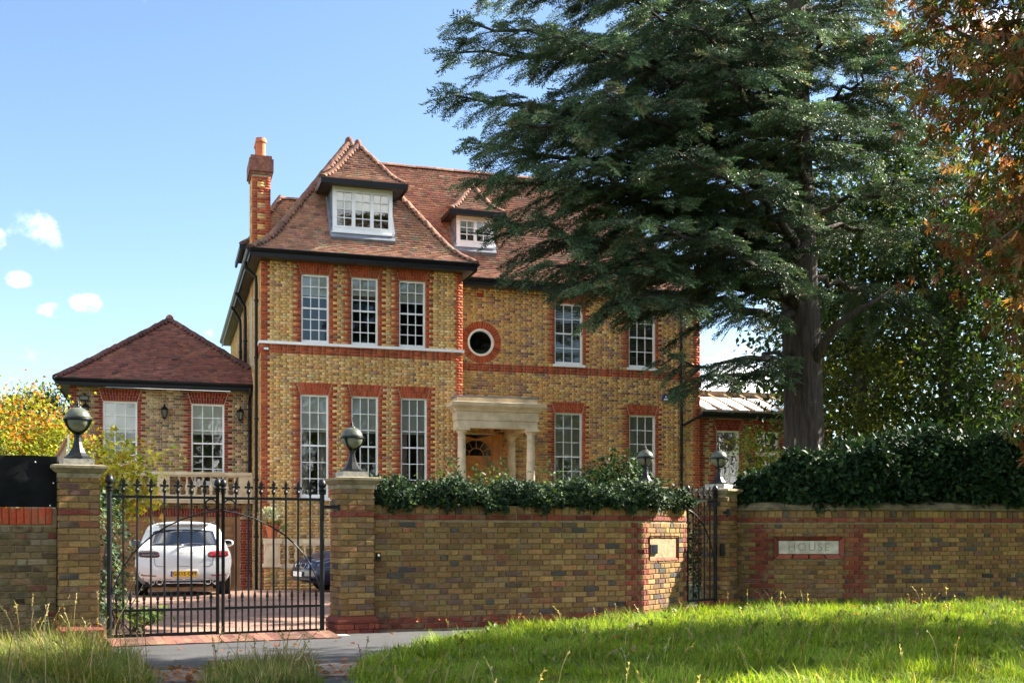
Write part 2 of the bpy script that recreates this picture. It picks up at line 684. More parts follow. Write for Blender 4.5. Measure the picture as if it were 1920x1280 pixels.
def mat_pavers():
    m, nt, b = new_mat('drive_pavers')
    p = geo_pos(nt)
    br = nd(nt, 'ShaderNodeTexBrick')
    nt.links.new(p, br.inputs['Vector'])
    br.inputs['Color1'].default_value = (.27, .145, .095, 1)
    br.inputs['Color2'].default_value = (.20, .105, .075, 1)
    br.inputs['Mortar'].default_value = (.11, .085, .065, 1)
    br.inputs['Scale'].default_value = 1
    br.inputs['Brick Width'].default_value = .205
    br.inputs['Row Height'].default_value = .105
    br.inputs['Mortar Size'].default_value = .006
    c = mixc(nt, 1.0, br.outputs['Color'], ramp2(nt, noise(nt, .9, 6, .7, p), [(.25, (.55,) * 3), (.75, (1.4,) * 3)]), 'MULTIPLY')
    nt.links.new(c, b.inputs['Base Color'])
    b.inputs['Roughness'].default_value = .9
    bump(nt, b, br.outputs['Fac'], -.4, .004)
    return m


M['soil'] = mat_ground()
M['asphalt'] = mat_asphalt()
M['drive'] = mat_pavers()
M['dirt'] = mat_plain('dirt', (.16, .12, .085), 1, var=.5, scale=6, bumpy=.8, col2=(.27, .22, .17), bdist=.02)

mb = MB()
mb.add([(-900, -600, -.42), (900, -600, -.42), (900, 1400, -.42), (-900, 1400, -.42)], [(0, 1, 2, 3)])
# the verge and garden stand a little higher than the plain round about
xs = [-40, -12, -6, -3, 0, 3, 7, 12, 20, 45]
ys = [-40, 0, 5, 9, 12, 14.5, 20, 26, 33, 36, 60]
vs_, fs_ = [], []
for y in ys:
    for x in xs:
        z = -.012 if y < 26 else drive_z(y) - .012
        if x in (-40, 45) or y in (-40, 60):
            z = -.43
        vs_.append((x, y, z))
for j in range(len(ys) - 1):
    for i in range(len(xs) - 1):
        a = j * len(xs) + i
        fs_.append((a, a + 1, a + 1 + len(xs), a + len(xs)))
mb.add(vs_, fs_)
tag(mb.build('ground', M['soil']), kind='structure')

mb = MB()
yy = [14.62, 18, 22, 26, 28, 30, 33.05]
for a, b in zip(yy[:-1], yy[1:]):
    x0, x1 = -2.6, 9.0
    mb.add([(x0, a, drive_z(a)), (x1, a, drive_z(a)), (x1, b, drive_z(b)), (x0, b, drive_z(b))], [(0, 1, 2, 3)])
driveway = tag(mb.build('driveway', M['drive']), kind='structure')
mb = MB()
mb.add([(-1.0, 12.2, .002), (-.2, 10.6, .002), (.4, 7.5, .002), (1.6, 7.5, .002), (2.1, 10.8, .002), (3.2, 13.3, .002), (6.2, 14.6, .002),
        (6.5, 15.0, .002), (2.6, 14.66, .002), (-1.1, 14.1, .002)], [tuple(range(10))])
tag(mb.build('asphalt_apron', M['asphalt']), kind='structure')
mb = MB()
mb.add([(-.35, 11.15, .007), (.1, 10.2, .007), (1.9, 10.2, .007), (2.3, 11.3, .007), (1.6, 11.22, .007), (1.1, 11.0, .007), (.5, 11.05, .007)], [tuple(range(7))])
tag(mb.build('dirt_edge', M['dirt']), kind='structure')


# ================================================================== house builders
Z0 = -.40
CH = .075
snap = lambda z: round((z + .1) / CH) * CH - .1


def holes_mesh(mb, x0, x1, z0, z1, Y, openings, depth=.15, side=None):
    """a wall face with real openings and their reveals; side='x' turns it to face -X"""
    xs = sorted({x0, x1, *[o[0] for o in openings], *[o[1] for o in openings]})
    zs = sorted({z0, z1, *[o[2] for o in openings], *[o[3] for o in openings]})
    P = (lambda x, y, z: (x, y, z)) if side is None else (lambda x, y, z: (y, x, z))
    for i in range(len(xs) - 1):
        for k in range(len(zs) - 1):
            cx, cz = (xs[i] + xs[i + 1]) / 2, (zs[k] + zs[k + 1]) / 2
            if any(o[0] < cx < o[1] and o[2] < cz < o[3] for o in openings):
                continue
            mb.add([P(xs[i], Y, zs[k]), P(xs[i + 1], Y, zs[k]), P(xs[i + 1], Y, zs[k + 1]), P(xs[i], Y, zs[k + 1])], [(0, 1, 2, 3)])
    for a, b, c, d in openings:
        y2 = Y + depth
        mb.add([P(a, Y, c), P(a, y2, c), P(a, y2, d), P(a, Y, d)], [(0, 1, 2, 3)])
        mb.add([P(b, Y, c), P(b, y2, c), P(b, y2, d), P(b, Y, d)], [(3, 2, 1, 0)])
        mb.add([P(a, Y, c), P(b, Y, c), P(b, y2, c), P(a, y2, c)], [(0, 1, 2, 3)])
        mb.add([P(a, Y, d), P(b, Y, d), P(b, y2, d), P(a, y2, d)], [(3, 2, 1, 0)])


def lintel(mb, x0, x1, zb, zt, Y, splay, pal, wv=.075):
    n = max(5, int(round((x1 - x0 + splay) / wv)))
    cols = pick(pal, n * 2)
    for i in range(n):
        f0, f1 = (i + .05) / n, (i + .95) / n
        b0, b1 = x0 + (x1 - x0) * f0, x0 + (x1 - x0) * f1
        t0, t1 = x0 - splay + (x1 - x0 + 2 * splay) * f0, x0 - splay + (x1 - x0 + 2 * splay) * f1
        s = .38 if i % 2 else .62
        for (sa, sb, c) in ((0, s - .015, cols[2 * i]), (s + .015, 1, cols[2 * i + 1])):
            L = lambda p, q, k: p + (q - p) * k
            pts = [(L(b0, t0, sa), L(zb, zt, sa)), (L(b1, t1, sa), L(zb, zt, sa)), (L(b1, t1, sb), L(zb, zt, sb)), (L(b0, t0, sb), L(zb, zt, sb))]
            mb.prism_y(pts, Y - .012, Y + .03, tuple(c))


def facade(parent, x0, x1, z0, z1, Y, wins, pal, mortar, redpal=PAL_RED, bands=(), quoinL=False, quoinR=False, holes=(), extra_excl=None,
           lint=.30, splay=.085, ltop=None):
    """wins: (x0,x1,zbottom,ztop); a mortar wall with openings, dressed with yellow and red bricks"""
    op = [(a, b, snap(c), snap(d)) for a, b, c, d in wins]
    mb = MB()
    holes_mesh(mb, x0, x1, z0, z1, Y, op + list(holes))
    wall = mb.build('wall', mortar, parent)
    nc = int(round((z1 - z0) / CH))

    def lint_span(zm):
        r = []
        for (a, b, c, d) in op:
            zt = min(d + lint, z1) if ltop is None else ltop
            if d < zm < zt:
                s = splay * (zm - d) / lint
                r.append((a - s - .008, b + s + .008))
        return r

    reds = []
    span_cache = {}
    for k in range(nc):
        zb = z0 + k * CH
        zm = zb + CH / 2
        ex = [(a, b) for a, b, c, d in op + list(holes) if c < zm < d]
        ls = lint_span(zm)
        ex += ls
        if extra_excl:
            ex += extra_excl(zm)
        kk = int(round((zb - Z0) / CH))
        rr = []
        long = kk % 2 == 0
        for (a, b, c, d) in op:
            if c < zm < d + lint:
                w = .215 if long else .102
                la, lb = a, b
                for (p, q) in ls:
                    if abs((p + q) / 2 - (a + b) / 2) < .1:
                        la, lb = p, q
                e0, e1 = a - w - (0.02 if d < zm else 0), b + w + (0.02 if d < zm else 0)
                if la - e0 > .03:
                    rr.append((max(x0, e0), la - .008))
                if e1 - lb > .03:
                    rr.append((lb + .008, min(x1, e1)))
        qw = (.225 if long else .165)
        if quoinL:
            rr.append((x0, x0 + qw))
        if quoinR:
            rr.append((x1 - qw, x1))
        for (p, q) in bands:
            if p < zm < q:
                rr = [r for r in rr if False]
                rr.append((x0, x1))
        span_cache[round(zm, 4)] = ex + [(p - .004, q + .006) for p, q in rr]
        for (p, q) in rr:
            if q - p > .3:
                for s_ in flemish(p, q, zb, 1, lambda z, e=ex: e):
                    sh = .16 * (kk % 2)
                    reds.append(s_)
            else:
                if q - p > .15 and not long:
                    reds.append((p, p + .1, zb, zb + CH - .01))
                    reds.append((p + .11, q, zb, zb + CH - .01))
                else:
                    reds.append((p, q, zb, zb + CH - .01))
    rows = flemish(x0, x1, z0, nc, lambda zm: span_cache.get(round(zm, 4), []))
    v, f, c = bricks_np(rows, (0, Y, 0), (1, 0, 0), (0, -1, 0), pick(pal, len(rows)))
    tag(link('yellow_bricks', np_mesh('yellow_bricks', v, f, M['brick'], c), wall), kind='stuff')
    ch = [bricks_np(reds, (0, Y, 0), (1, 0, 0), (0, -1, 0), pick(redpal, len(reds)), .011)] if reds else []
    if ch:
        v, f, c = join_np(ch)
        tag(link('red_bricks', np_mesh('red_bricks', v, f, M['brick'], c), wall), kind='stuff')
    if op:
        for (a, b, c2, d) in op:
            lb = MB()
            lintel(lb, a, b, d + .004, (min(d + lint, z1) if ltop is None else ltop), Y, splay, redpal)
            lb.build('lintel', M['brick'], wall, tint=True)
    return wall, op


PANE = {}


def pane_mesh(w, h):
    k = (round(w, 3), round(h, 3))
    if k not in PANE:
        mb = MB()
        mb.box(-w / 2, w / 2, -.002, .002, -h / 2, h / 2)
        PANE[k] = mb.mesh('pane', M['glass'])
    return PANE[k]


def sash_window(parent, x0, x1, z0, z1, Y, cols=3, rows=6, meet=3, blind=0.0, venetian=False, sill=True, rec=.06, bmat='blind', curtain=False, name='window'):
    fr, top, bot, mun = .045, .05, .085, .022
    y0, y1 = Y + rec, Y + rec + .06
    mb = MB()
    mb.box(x0, x0 + fr, y0, y1, z0, z1)
    mb.box(x1 - fr, x1, y0, y1, z0, z1)
    mb.box(x0 + fr, x1 - fr, y0, y1, z1 - top, z1)
    mb.box(x0 + fr, x1 - fr, y0, y1, z0, z0 + bot)
    ix0, ix1, iz0, iz1 = x0 + fr, x1 - fr, z0 + bot, z1 - top
    pw = (ix1 - ix0 - mun * (cols - 1)) / cols
    mt = .042 if meet else 0
    ph = (iz1 - iz0 - mun * (rows - 1) - (mt - mun if meet else 0)) / rows
    zc = iz0
    zs = []
    for r in range(rows):
        zs.append((zc, zc + ph))
        zc += ph
        if r < rows - 1:
            t = mt if (meet and r + 1 == rows - meet) else mun
            mb.box(ix0, ix1, y0 + (.004 if t == mun else -.006), y1 - .012, zc, zc + t)
            zc += t
    for c in range(cols - 1):
        xa = ix0 + pw * (c + 1) + mun * c
        mb.box(xa, xa + mun, y0 + .007, y1 - .016, iz0, iz1)
    w = mb.build(name, M['white'], parent)
    me = pane_mesh(pw + .004, ph + .004)
    for r in range(rows):
        for c in range(cols):
            o = link('pane', me, w)
            o.location = (ix0 + pw * (c + .5) + mun * c, y0 + .028, (zs[r][0] + zs[r][1]) / 2)
    if sill:
        sb = MB()
        sb.box(x0 - .07, x1 + .07, Y - .06, Y + rec + .02, z0 - .075, z0 - .002)
        sb.build('sill', M['white'], w)
    if venetian:
        vb = MB()
        z = iz1 - .02
        while z > iz0 + (iz1 - iz0) * (1 - blind):
            vb.add([(ix0 + .01, Y + .14, z), (ix1 - .01, Y + .14, z), (ix1 - .01, Y + .17, z + .028), (ix0 + .01, Y + .17, z + .028)], [(0, 1, 2, 3)])
            z -= .048
        tag(vb.build('venetian_blind', M['slat'], w), kind='stuff')
    elif blind:
        bb = MB()
        bb.box(x0 + .01, x1 - .01, Y + rec + .068, Y + rec + .072, z1 - (z1 - z0) * blind, z1 - .01)
        bb.build('roller_blind', M[bmat], w)
    if curtain:
        cb = MB()
        for s in (0, 1):
            pts = []
            xa = x0 + .0 if s == 0 else x1 - .22
            for i in range(13):
                cb_x = xa + .22 * i / 12
                pts.append((cb_x, Y + .30 + .03 * math.sin(i * 1.9)))
            pts2 = pts + [(p[0], p[1] + .01) for p in reversed(pts)]
            cb.prism(pts2, z0 + .02, z1 - .02)
        cb.build('curtain', M['curtain'], w)
    return w


# ---- roof slopes
def make_profile(run, rise, s0=.62, blend=.95):
    r = np.linspace(0, run, 200)
    t = np.clip(r / blend, 0, 1)
    sm = t * t * (3 - 2 * t)
    base = lambda s1: np.concatenate([[0], np.cumsum((s0 + (s1 - s0) * (sm[1:] + sm[:-1]) / 2) * np.diff(r))])
    lo, hi = .3, 4
    for _ in range(40):
        mid = (lo + hi) / 2
        if base(mid)[-1] < rise:
            lo = mid
        else:
            hi = mid
    h = base(lo)
    s = np.concatenate([[0], np.cumsum(np.hypot(np.diff(r), np.diff(h)))])
    return r, h, s


PAL_TILE = [(5, (.39, .198, .128), .10), (3, (.34, .168, .108), .11), (2, (.44, .235, .155), .08), (1.3, (.25, .132, .10), .15), (.6, (.32, .25, .16), .12)]
PAL_TILED = [(5, (.215, .088, .068), .13), (3, (.175, .076, .062), .15), (2, (.255, .108, .08), .12), (1.2, (.13, .068, .057), .18)]


def slope(P0, U, IN, prof, left, right, pal, gauge=.1, tw=.165, lift=.036, smax=None):
    """rows of clay tiles on a slope that rises from the eave at P0; left(r), right(r) bound it along U"""
    P0, U, IN = (np.array(v, float) for v in (P0, U, IN))
    r_, h_, s_ = prof
    Vs, Fs, n = [], [], 0
    smax = smax or s_[-1]
    cnt = int(smax / gauge)
    for i in range(cnt):
        sa, sb = i * gauge, min(s_[-1], (i + 1) * gauge + .035)
        ra, rb = np.interp(sa, s_, r_), np.interp(sb, s_, r_)
        za, zb = np.interp(ra, r_, h_), np.interp(rb, r_, h_)
        t = np.array([rb - ra, zb - za])
        t /= np.linalg.norm(t)
        nx, nz = -t[1], t[0]
        la, lb, qa, qb = left(ra), left(rb), right(ra), right(rb)
        l0, q0 = min(la, lb), max(qa, qb)
        k0 = int(math.floor(l0 / tw)) - 1
        off = tw / 2 if i % 2 else 0
        u = (k0 * tw) + off
        while u < q0:
            g = .0035
            a0, a1 = max(u + g, la), min(u + tw - g, qa)
            b0, b1 = max(u + g, lb), min(u + tw - g, qb)
            u += tw
            if a1 - a0 < .01 and b1 - b0 < .01:
                continue
            a1, b1 = max(a1, a0), max(b1, b0)
            lf = lift + random.uniform(-.006, .007)
            sk = random.uniform(-.004, .004)
            base = P0 + IN * ra + np.array([0, 0, za])
            up = P0 + IN * rb + np.array([0, 0, zb])
            N = IN * nx + np.array([0, 0, nz])
            D = IN * t[0] + np.array([0, 0, t[1]])
            A0, A1 = base + U * a0 + N * lf + D * sk, base + U * a1 + N * (lf + sk * .5) + D * sk
            B1, B0 = up + U * b1 + N * .006, up + U * b0 + N * .006
            C0, C1 = base + U * a0 - N * .004, base + U * a1 - N * .004
            Vs += [A0, A1, B1, B0, C0, C1]
            Fs += [(n, n + 1, n + 2, n + 3), (n + 4, n + 5, n + 1, n)]
            n += 6
    cols = np.repeat(pick(pal, len(Fs) // 2), 2, axis=0)
    return np.array(Vs), np.array(Fs), cols


def deck(mb, P0, U, IN, prof, left, right, n=14, low=.03):
    P0, U, IN = (np.array(v, float) for v in (P0, U, IN))
    r_, h_, s_ = prof
    rs = np.linspace(0, r_[-1], n)
    for a, b in zip(rs[:-1], rs[1:]):
        za, zb = np.interp(a, r_, h_) - low, np.interp(b, r_, h_) - low
        q = [P0 + IN * a + U * left(a) + (0, 0, za), P0 + IN * a + U * right(a) + (0, 0, za), P0 + IN * b + U * right(b) + (0, 0, zb), P0 + IN * b + U * left(b) + (0, 0, zb)]
        mb.add(q, [(0, 1, 2, 3)])


def bonnet_mesh(w=.155, ln=.26, h=.10):
    mb = MB()
    vs, fs = [], []
    n = 7
    for k, (x, ww, hh) in enumerate(((-.02, w, h), (ln * .5, w * .72, h * .8), (ln, w * .5, h * .45))):
        for i in range(n):
            a = math.pi * i / (n - 1)
            vs.append((x, -ww * math.cos(a), hh * math.sin(a) - .03 + (.0 if k else .012)))
    for k in range(2):
        for i in range(n - 1):
            fs.append((k * n + i, k * n + i + 1, (k + 1) * n + i + 1, (k + 1) * n + i))
    vs2 = [(-.02, -w * .78 * math.cos(math.pi * i / (n - 1)), h * .62 * math.sin(math.pi * i / (n - 1)) - .03) for i in range(n)]
    b = len(vs)
    vs += vs2
    for i in range(n - 1):
        fs.append((i + 1, i, b + i, b + i + 1))
    mb.add(vs, fs)
    return mb.mesh('bonnet_tile', M['tile_o'], smooth=True)


BONNET = bonnet_mesh()
RIDGE = None


def hip(parent, P0, dU, dIN, prof, pal, gauge=.1, cut=0.0, scale=1.0):
    """bonnet tiles up the hip that starts at the eave corner P0"""
    r_, h_, s_ = prof
    P0, dU, dIN = Vector(P0), Vector(dU), Vector(dIN)
    gauge = gauge * 1.25
    n = int((s_[-1] - cut) / gauge)
    cols = pick(pal, n + 1) * .5
    for i in range(n):
        s = i * gauge + .03
        ra, rb = float(np.interp(s, s_, r_)), float(np.interp(s + .05, s_, r_))
        za, zb = float(np.interp(ra, r_, h_)), float(np.interp(rb, r_, h_))
        d = ((dU + dIN) * (rb - ra) + Vector((0, 0, zb - za))).normalized()
        side = Vector((0, 0, 1)).cross(d).normalized()
        up = d.cross(side)
        o = link('bonnet_tile', BONNET, parent)
        p = P0 + (dU + dIN) * ra + Vector((0, 0, za + .012))
        m = Matrix((d, side, up)).transposed().to_4x4()
        m = m @ Matrix.Rotation(R(-17 + random.uniform(-3, 3)), 4, 'Y') @ Matrix.Scale(scale * random.uniform(.95, 1.06), 4)
        m.translation = p
        o.matrix_basis = m
        o.color = (*cols[i], 1)


def ridge(parent, A, B, pal, step=.3, r=.115):
    A, B = Vector(A), Vector(B)
    d = (B - A)
    n = int(d.length / step)
    d.normalize()
    side = Vector((0, 0, 1)).cross(d).normalized()
    mb = MB()
    vs = []
    for x in (0, step * .985):
        for i in range(7):
            a = math.pi * i / 6
            vs.append((x, -r * math.cos(a), r * .8 * math.sin(a)))
    fs = [(i, i + 1, 8 + i, 7 + i) for i in range(6)] + [tuple(range(6, -1, -1)), tuple(range(7, 14))]
    mb.add(vs, fs)
    me = mb.mesh('ridge_tile', M['tile_o'], smooth=True)
    cols = pick(pal, n) * .6
    for i in range(n):
        o = link('ridge_tile', me, parent)
        m = Matrix((d, side, Vector((0, 0, 1)))).transposed().to_4x4()
        m.translation = A + d * (i * step) + Vector((0, 0, -.02 + random.uniform(-.006, .006)))
        o.matrix_basis = m
        o.color = (*cols[i], 1)


def finial(parent, p, pal, r=.125):
    mb = MB()
    mb.lathe([(.0, -.12), (r, -.10), (r * 1.02, .0), (r * .8, .09), (r * .4, .14), (0, .155)], 14, p)
    o = mb.build('hip_cap', M['tile_o'], parent, smooth=True)
    o.color = (*pick(pal, 1)[0], 1)


def gutter(parent, pts, z, out, h=.15, name='gutter'):
    """black gutter and fascia along a line of plan points at the eave, out = outward unit"""
    mb = MB()
    (xa, ya), (xb, yb) = pts
    d = Vector((xb - xa, yb - ya, 0))
    L = d.length
    d.normalize()
    o = Vector((out[0], out[1], 0))
    Mx = Matrix((d, o, Vector((0, 0, 1)))).transposed().to_4x4()
    Mx.translation = Vector((xa, ya, z))
    mb.M = Mx
    prof = [(.0, .0), (.085, .0), (.10, -.015), (.085, -.05), (.06, -.085), (.02, -.10), (.02, -h - .06), (-.01, -h - .06), (-.01, 0)]
    mb.prism_x(prof, 0, L)
    return mb.build(name, M['black'], parent)


def pipe(parent, pts, r=.042, brackets=(), name='drainpipe'):
    mb = MB()
    mb.tube(pts, r, 10)
    for z in brackets:
        x, y = pts[-1][0], pts[-1][1]
        mb.lathe([(r, -.03), (r * 1.35, -.025), (r * 1.35, .025), (r, .03)], 10, (x, y, z))
        mb.box(x - .012, x + .012, y, y + .10, z - .02, z + .02)
    return mb.build(name, M['black'], parent, smooth=True)


# ================================================================== the house
YB, YM, XL, XBR, XR = 30.02, 31.65, 2.379, 7.765, 15.70
ZT = 8.375
house = tag(empty('brick_house', (9.0, 33, -.3)), 'large yellow brick house with red brick dressings, clay tiled hipped roof and stone porch', 'house')
W_BU = [(3.417, 4.134, 6.28, 8.11), (4.728, 5.434, 6.28, 8.11), (6.013, 6.728, 6.28, 8.11)]
W_BL = [(3.392, 4.12, 2.225, 4.90), (4.728, 5.441, 2.225, 4.90), (6.06, 6.772, 2.225, 4.90)]
wall_b, op_b = facade(house, XL, XBR, Z0, ZT, YB, W_BL + W_BU, PAL_BAY, M['mortar'], bands=[(5.975, 6.2)], quoinL=True, quoinR=True)
W_MU = [(10.996, 11.861, 6.275, 8.09), (13.352, 14.204, 6.275, 8.075)]
W_ML = [(10.991, 11.846, 2.225, 4.87), (13.368, 14.205, 2.225, 4.87)]
OC, OR_ = (8.735, 6.80), (.40, .605)
DOOR = (8.0, 9.22, 1.30, 4.14)


def oc_excl(zm):
    r = []
    dz = zm - OC[1]
    if abs(dz) < OR_[1]:
        w = math.sqrt(OR_[1] ** 2 - dz * dz)
        r.append((OC[0] - w, OC[0] + w))
    if 8.09 < zm < 8.24:
        r.append((8.60, 8.83))
    return r


wall_m, op_m = facade(house, XBR, XR, Z0, ZT, YM, W_ML + W_MU, PAL_MAIN, M['mortar_pale'], bands=[(5.975, 6.2)], quoinR=True,
                      holes=[(OC[0] - .39, OC[0] + .39, OC[1] - .39, OC[1] + .39), DOOR], extra_excl=oc_excl)
# ring of rubbed bricks round the oculus
mb = MB()
nv = 44
cols = pick(PAL_RED, nv)
for i in range(nv):
    a0, a1 = 2 * math.pi * (i + .06) / nv, 2 * math.pi * (i + .94) / nv
    q = [(OC[0] + r * math.cos(a), OC[1] + r * math.sin(a)) for r, a in ((OR_[0], a0), (OR_[1], a0), (OR_[1], a1), (OR_[0], a1))]
    mb.prism_y(q, YM - .014, YM + .05, tuple(cols[i]))
tag(mb.build('oculus_ring', M['brick'], wall_m, tint=True), kind='stuff')
mb = MB()
mb.box(8.61, 8.82, YM - .006, YM + .02, 8.095, 8.235, (.40, .07, .03))
mb.build('air_brick', M['brick'], wall_m, tint=True)
mb = MB()
ringp = []
for (r, y) in ((.40, YM + .01), (.345, YM - .01), (.325, YM + .03), (.325, YM + .09), (.40, YM + .09)):
    ringp.append([(OC[0] + r * math.cos(2 * math.pi * k / 40), y, OC[1] + r * math.sin(2 * math.pi * k / 40)) for k in range(40)])
vs_ = [p for ring in ringp for p in ring]
fs_ = [(i * 40 + k, i * 40 + (k + 1) % 40, (i + 1) * 40 + (k + 1) % 40, (i + 1) * 40 + k) for i in range(4) for k in range(40)]
mb.add(vs_, fs_)
ow = mb.build('round_window', M['white'], house, smooth=True)
mb = MB()
mb.prism_y([(OC[0] + .33 * math.cos(2 * math.pi * k / 40), OC[1] + .33 * math.sin(2 * math.pi * k / 40)) for k in range(40)], YM + .05, YM + .055)
mb.build('pane', M['glass'], ow)

# side wall of the left wing, seen at a grazing angle
mb = MB()
sw = (35.5, 36.4, 6.3, 8.1)
holes_mesh(mb, YB, 44.0, Z0, ZT, XL, [sw], side='x')
side = mb.build('wall', M['mortar_pale'], house)
rows = flemish(YB + .01, 44.0, Z0, int((ZT - Z0) / CH), lambda zm: ([(sw[0] - .2, sw[1] + .2)] if sw[2] < zm < sw[3] + .25 else []))
v, f, c = bricks_np(rows, (XL, 0, 0), (0, 1, 0), (-1, 0, 0), pick(PAL_BAY, len(rows)), .006)
tag(link('yellow_bricks', np_mesh('yellow_bricks', v, f, M['brick'], c), side), kind='stuff')
reds = [(a, b, sw[2] + k * CH, sw[2] + k * CH + .065) for k in range(27) for a, b in ((sw[0] - .2, sw[0]), (sw[1], sw[1] + .2))]
v, f, c = bricks_np(reds, (XL, 0, 0), (0, 1, 0), (-1, 0, 0), pick(PAL_RED, len(reds)), .009)
tag(link('red_bricks', np_mesh('red_bricks', v, f, M['brick'], c), side), kind='stuff')
mb = MB()   # the walls round the back
for bx_ in ((XR - .2, XR - .002, YM + .004, 43.8, Z0, ZT), (XL + .1, XR, 43.8, 44.0, Z0, ZT), (XBR - .2, XBR - .002, YB + .004, YM + .3, Z0, ZT)):
    mb = MB()
    mb.box(*bx_)
    mb.build('wall', M['mortar'], house)
# rooms behind the windows
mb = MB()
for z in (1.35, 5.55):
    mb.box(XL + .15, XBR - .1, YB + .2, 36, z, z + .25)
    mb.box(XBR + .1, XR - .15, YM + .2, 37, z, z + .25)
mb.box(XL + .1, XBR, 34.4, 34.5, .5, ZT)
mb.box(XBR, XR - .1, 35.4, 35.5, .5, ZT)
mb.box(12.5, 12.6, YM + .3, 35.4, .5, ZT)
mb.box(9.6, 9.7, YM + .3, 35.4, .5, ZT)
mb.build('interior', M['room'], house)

for i, o in enumerate(op_b):
    if i < 3:
        sash_window(house, *o, YB, 3, 6, 3, blind=.36, curtain=(i != 1))
    else:
        sash_window(house, *o, YB, 3, 6, 3, blind=(.30, .26, .33)[i - 3], sill=False)
for i, o in enumerate(op_m):
    if i == 0:
        sash_window(house, *o, YM, 3, 6, 3, blind=.50, curtain=True, bmat='curtain')
    elif i == 1:
        sash_window(house, *o, YM, 3, 6, 3, blind=.62)
    else:
        sash_window(house, *o, YM, 3, 4, 2, blind=.97, venetian=True)
# white string course over the red band of the bay
mb = MB()
mb.box(XL - .05, XBR + .04, YB - .055, YB + .02, 6.205, 6.275)
mb.box(XL - .05, XL + .02, YB + .02, YB + 1.1, 6.205, 6.275)
mb.build('string_course', M['white'], house)
mb = MB()
mb.box(XL - .035, XL - .004, YB, YB + .9, 5.985, 6.2, (.45, .085, .03))
mb.build('band_return', M['brick'], house, tint=True)

# ---- roofs
prof = make_profile(2.98, 3.93)
EZ = 8.56
xa, xb, ye = 2.085, 8.05, 29.60
cx = (xa + xb) / 2
half = (xb - xa) / 2
mb = MB()
deck(mb, (xa, ye, EZ), (1, 0, 0), (0, 1, 0), prof, lambda r: r, lambda r: 2 * half - r)
deck(mb, (xa, ye, EZ), (0, 1, 0), (1, 0, 0), prof, lambda r: r, lambda r: 14.8 - r)
deck(mb, (xb, ye, EZ), (0, 1, 0), (-1, 0, 0), prof, lambda r: r, lambda r: 14.8 - r)
deck(mb, (xa, ye + 14.8, EZ), (1, 0, 0), (0, -1, 0), prof, lambda r: r, lambda r: 2 * half - r)
ym_e = YM - .42
xr_e = XR + .30
deck(mb, (xb, ym_e, EZ), (1, 0, 0), (0, 1, 0), prof, lambda r: -r, lambda r: xr_e - xb - r)
deck(mb, (xb, ym_e + 5.96, EZ), (1, 0, 0), (0, -1, 0), prof, lambda r: -r, lambda r: xr_e - xb - r)
deck(mb, (xr_e, ym_e, EZ), (0, 1, 0), (-1, 0, 0), prof, lambda r: r, lambda r: 5.96 - r)
roof = mb.build('roof', M['soffit'], house)
ch = [slope((xa, ye, EZ), (1, 0, 0), (0, 1, 0), prof, lambda r: r, lambda r: 2 * half - r, PAL_TILE),
      slope((xa, ye, EZ), (0, 1, 0), (1, 0, 0), prof, lambda r: r, lambda r: 9.0, PAL_TILE),
      slope((xb, ye, EZ), (0, 1, 0), (-1, 0, 0), prof, lambda r: r, lambda r: min(9.0, 1.63 + r), PAL_TILE),
      slope((xb, ym_e, EZ), (1, 0, 0), (0, 1, 0), prof, lambda r: -r, lambda r: xr_e - xb - r, PAL_TILE),
      slope((xr_e, ym_e, EZ), (0, 1, 0), (-1, 0, 0), prof, lambda r: r, lambda r: 5.96 - r, PAL_TILE)]
v, f, c = join_np(ch)
tag(link('roof_tiles', np_mesh('roof_tiles', v, f, M['tile'], c), roof), kind='stuff')
hip(roof, (xa, ye, EZ), (1, 0, 0), (0, 1, 0), prof, PAL_TILE)
hip(roof, (xb, ye, EZ), (-1, 0, 0), (0, 1, 0), prof, PAL_TILE)
hip(roof, (xr_e, ym_e, EZ), (-1, 0, 0), (0, 1, 0), prof, PAL_TILE)
zr = EZ + 3.93
ridge(roof, (cx + .2, ym_e + 2.98, zr), (xr_e - 3.0, ym_e + 2.98, zr), PAL_TILE)
ridge(roof, (cx, ye + 3.1, zr), (cx, ye + 9, zr), PAL_TILE)
finial(roof, (cx, ye + 2.98, zr + .03), PAL_TILED)
mb = MB()    # vent outlet on the main slope
mb.box(8.78, 8.92, 33.40, 33.5, 11.55, 11.78)
mb.build('roof_vent', M['lead'], roof)
# soffits under the eaves
mb = MB()
mb.box(xa + .03, xb - .03, ye + .03, YB + .01, ZT + .004, ZT + .03)
mb.box(xa + .03, XL + .01, YB + .01, 44.3, ZT + .004, ZT + .03)
mb.box(XBR - .01, xb - .03, YB + .01, ym_e + .02, ZT + .004, ZT + .03)
mb.box(XBR, xr_e - .03, ym_e + .03, YM + .01, ZT + .004, ZT + .03)
mb.box(XR - .01, xr_e - .03, YM + .01, ym_e + 5.9, ZT + .004, ZT + .03)
mb.build('soffit', M['soffit'], house)
gutter(house, ((xa, ye), (xb, ye)), EZ, (0, -1))
gutter(house, ((xa, ye), (xa, ye + 14.8)), EZ, (-1, 0))
gutter(house, ((xb, ye), (xb, ym_e)), EZ, (1, 0))
gutter(house, ((xb - .28, ym_e), (xr_e, ym_e)), EZ, (0, -1))
gutter(house, ((xr_e, ym_e), (xr_e, ym_e + 5.9)), EZ, (1, 0))
pipe(house, [(2.02, 30.55, 8.42), (2.03, 30.55, 8.25), (2.29, 30.5, 8.02), (2.30, 30.5, 7.8), (2.30, 30.5, Z0)], .045, (7.4, 5.9, 4.3, 2.7, 1.2))
pipe(house, [(2.02, 34.6, 8.42), (2.28, 34.6, 8.0), (2.29, 34.6, 7.6), (2.29, 34.6, 4.0)], .05, (7.0,))
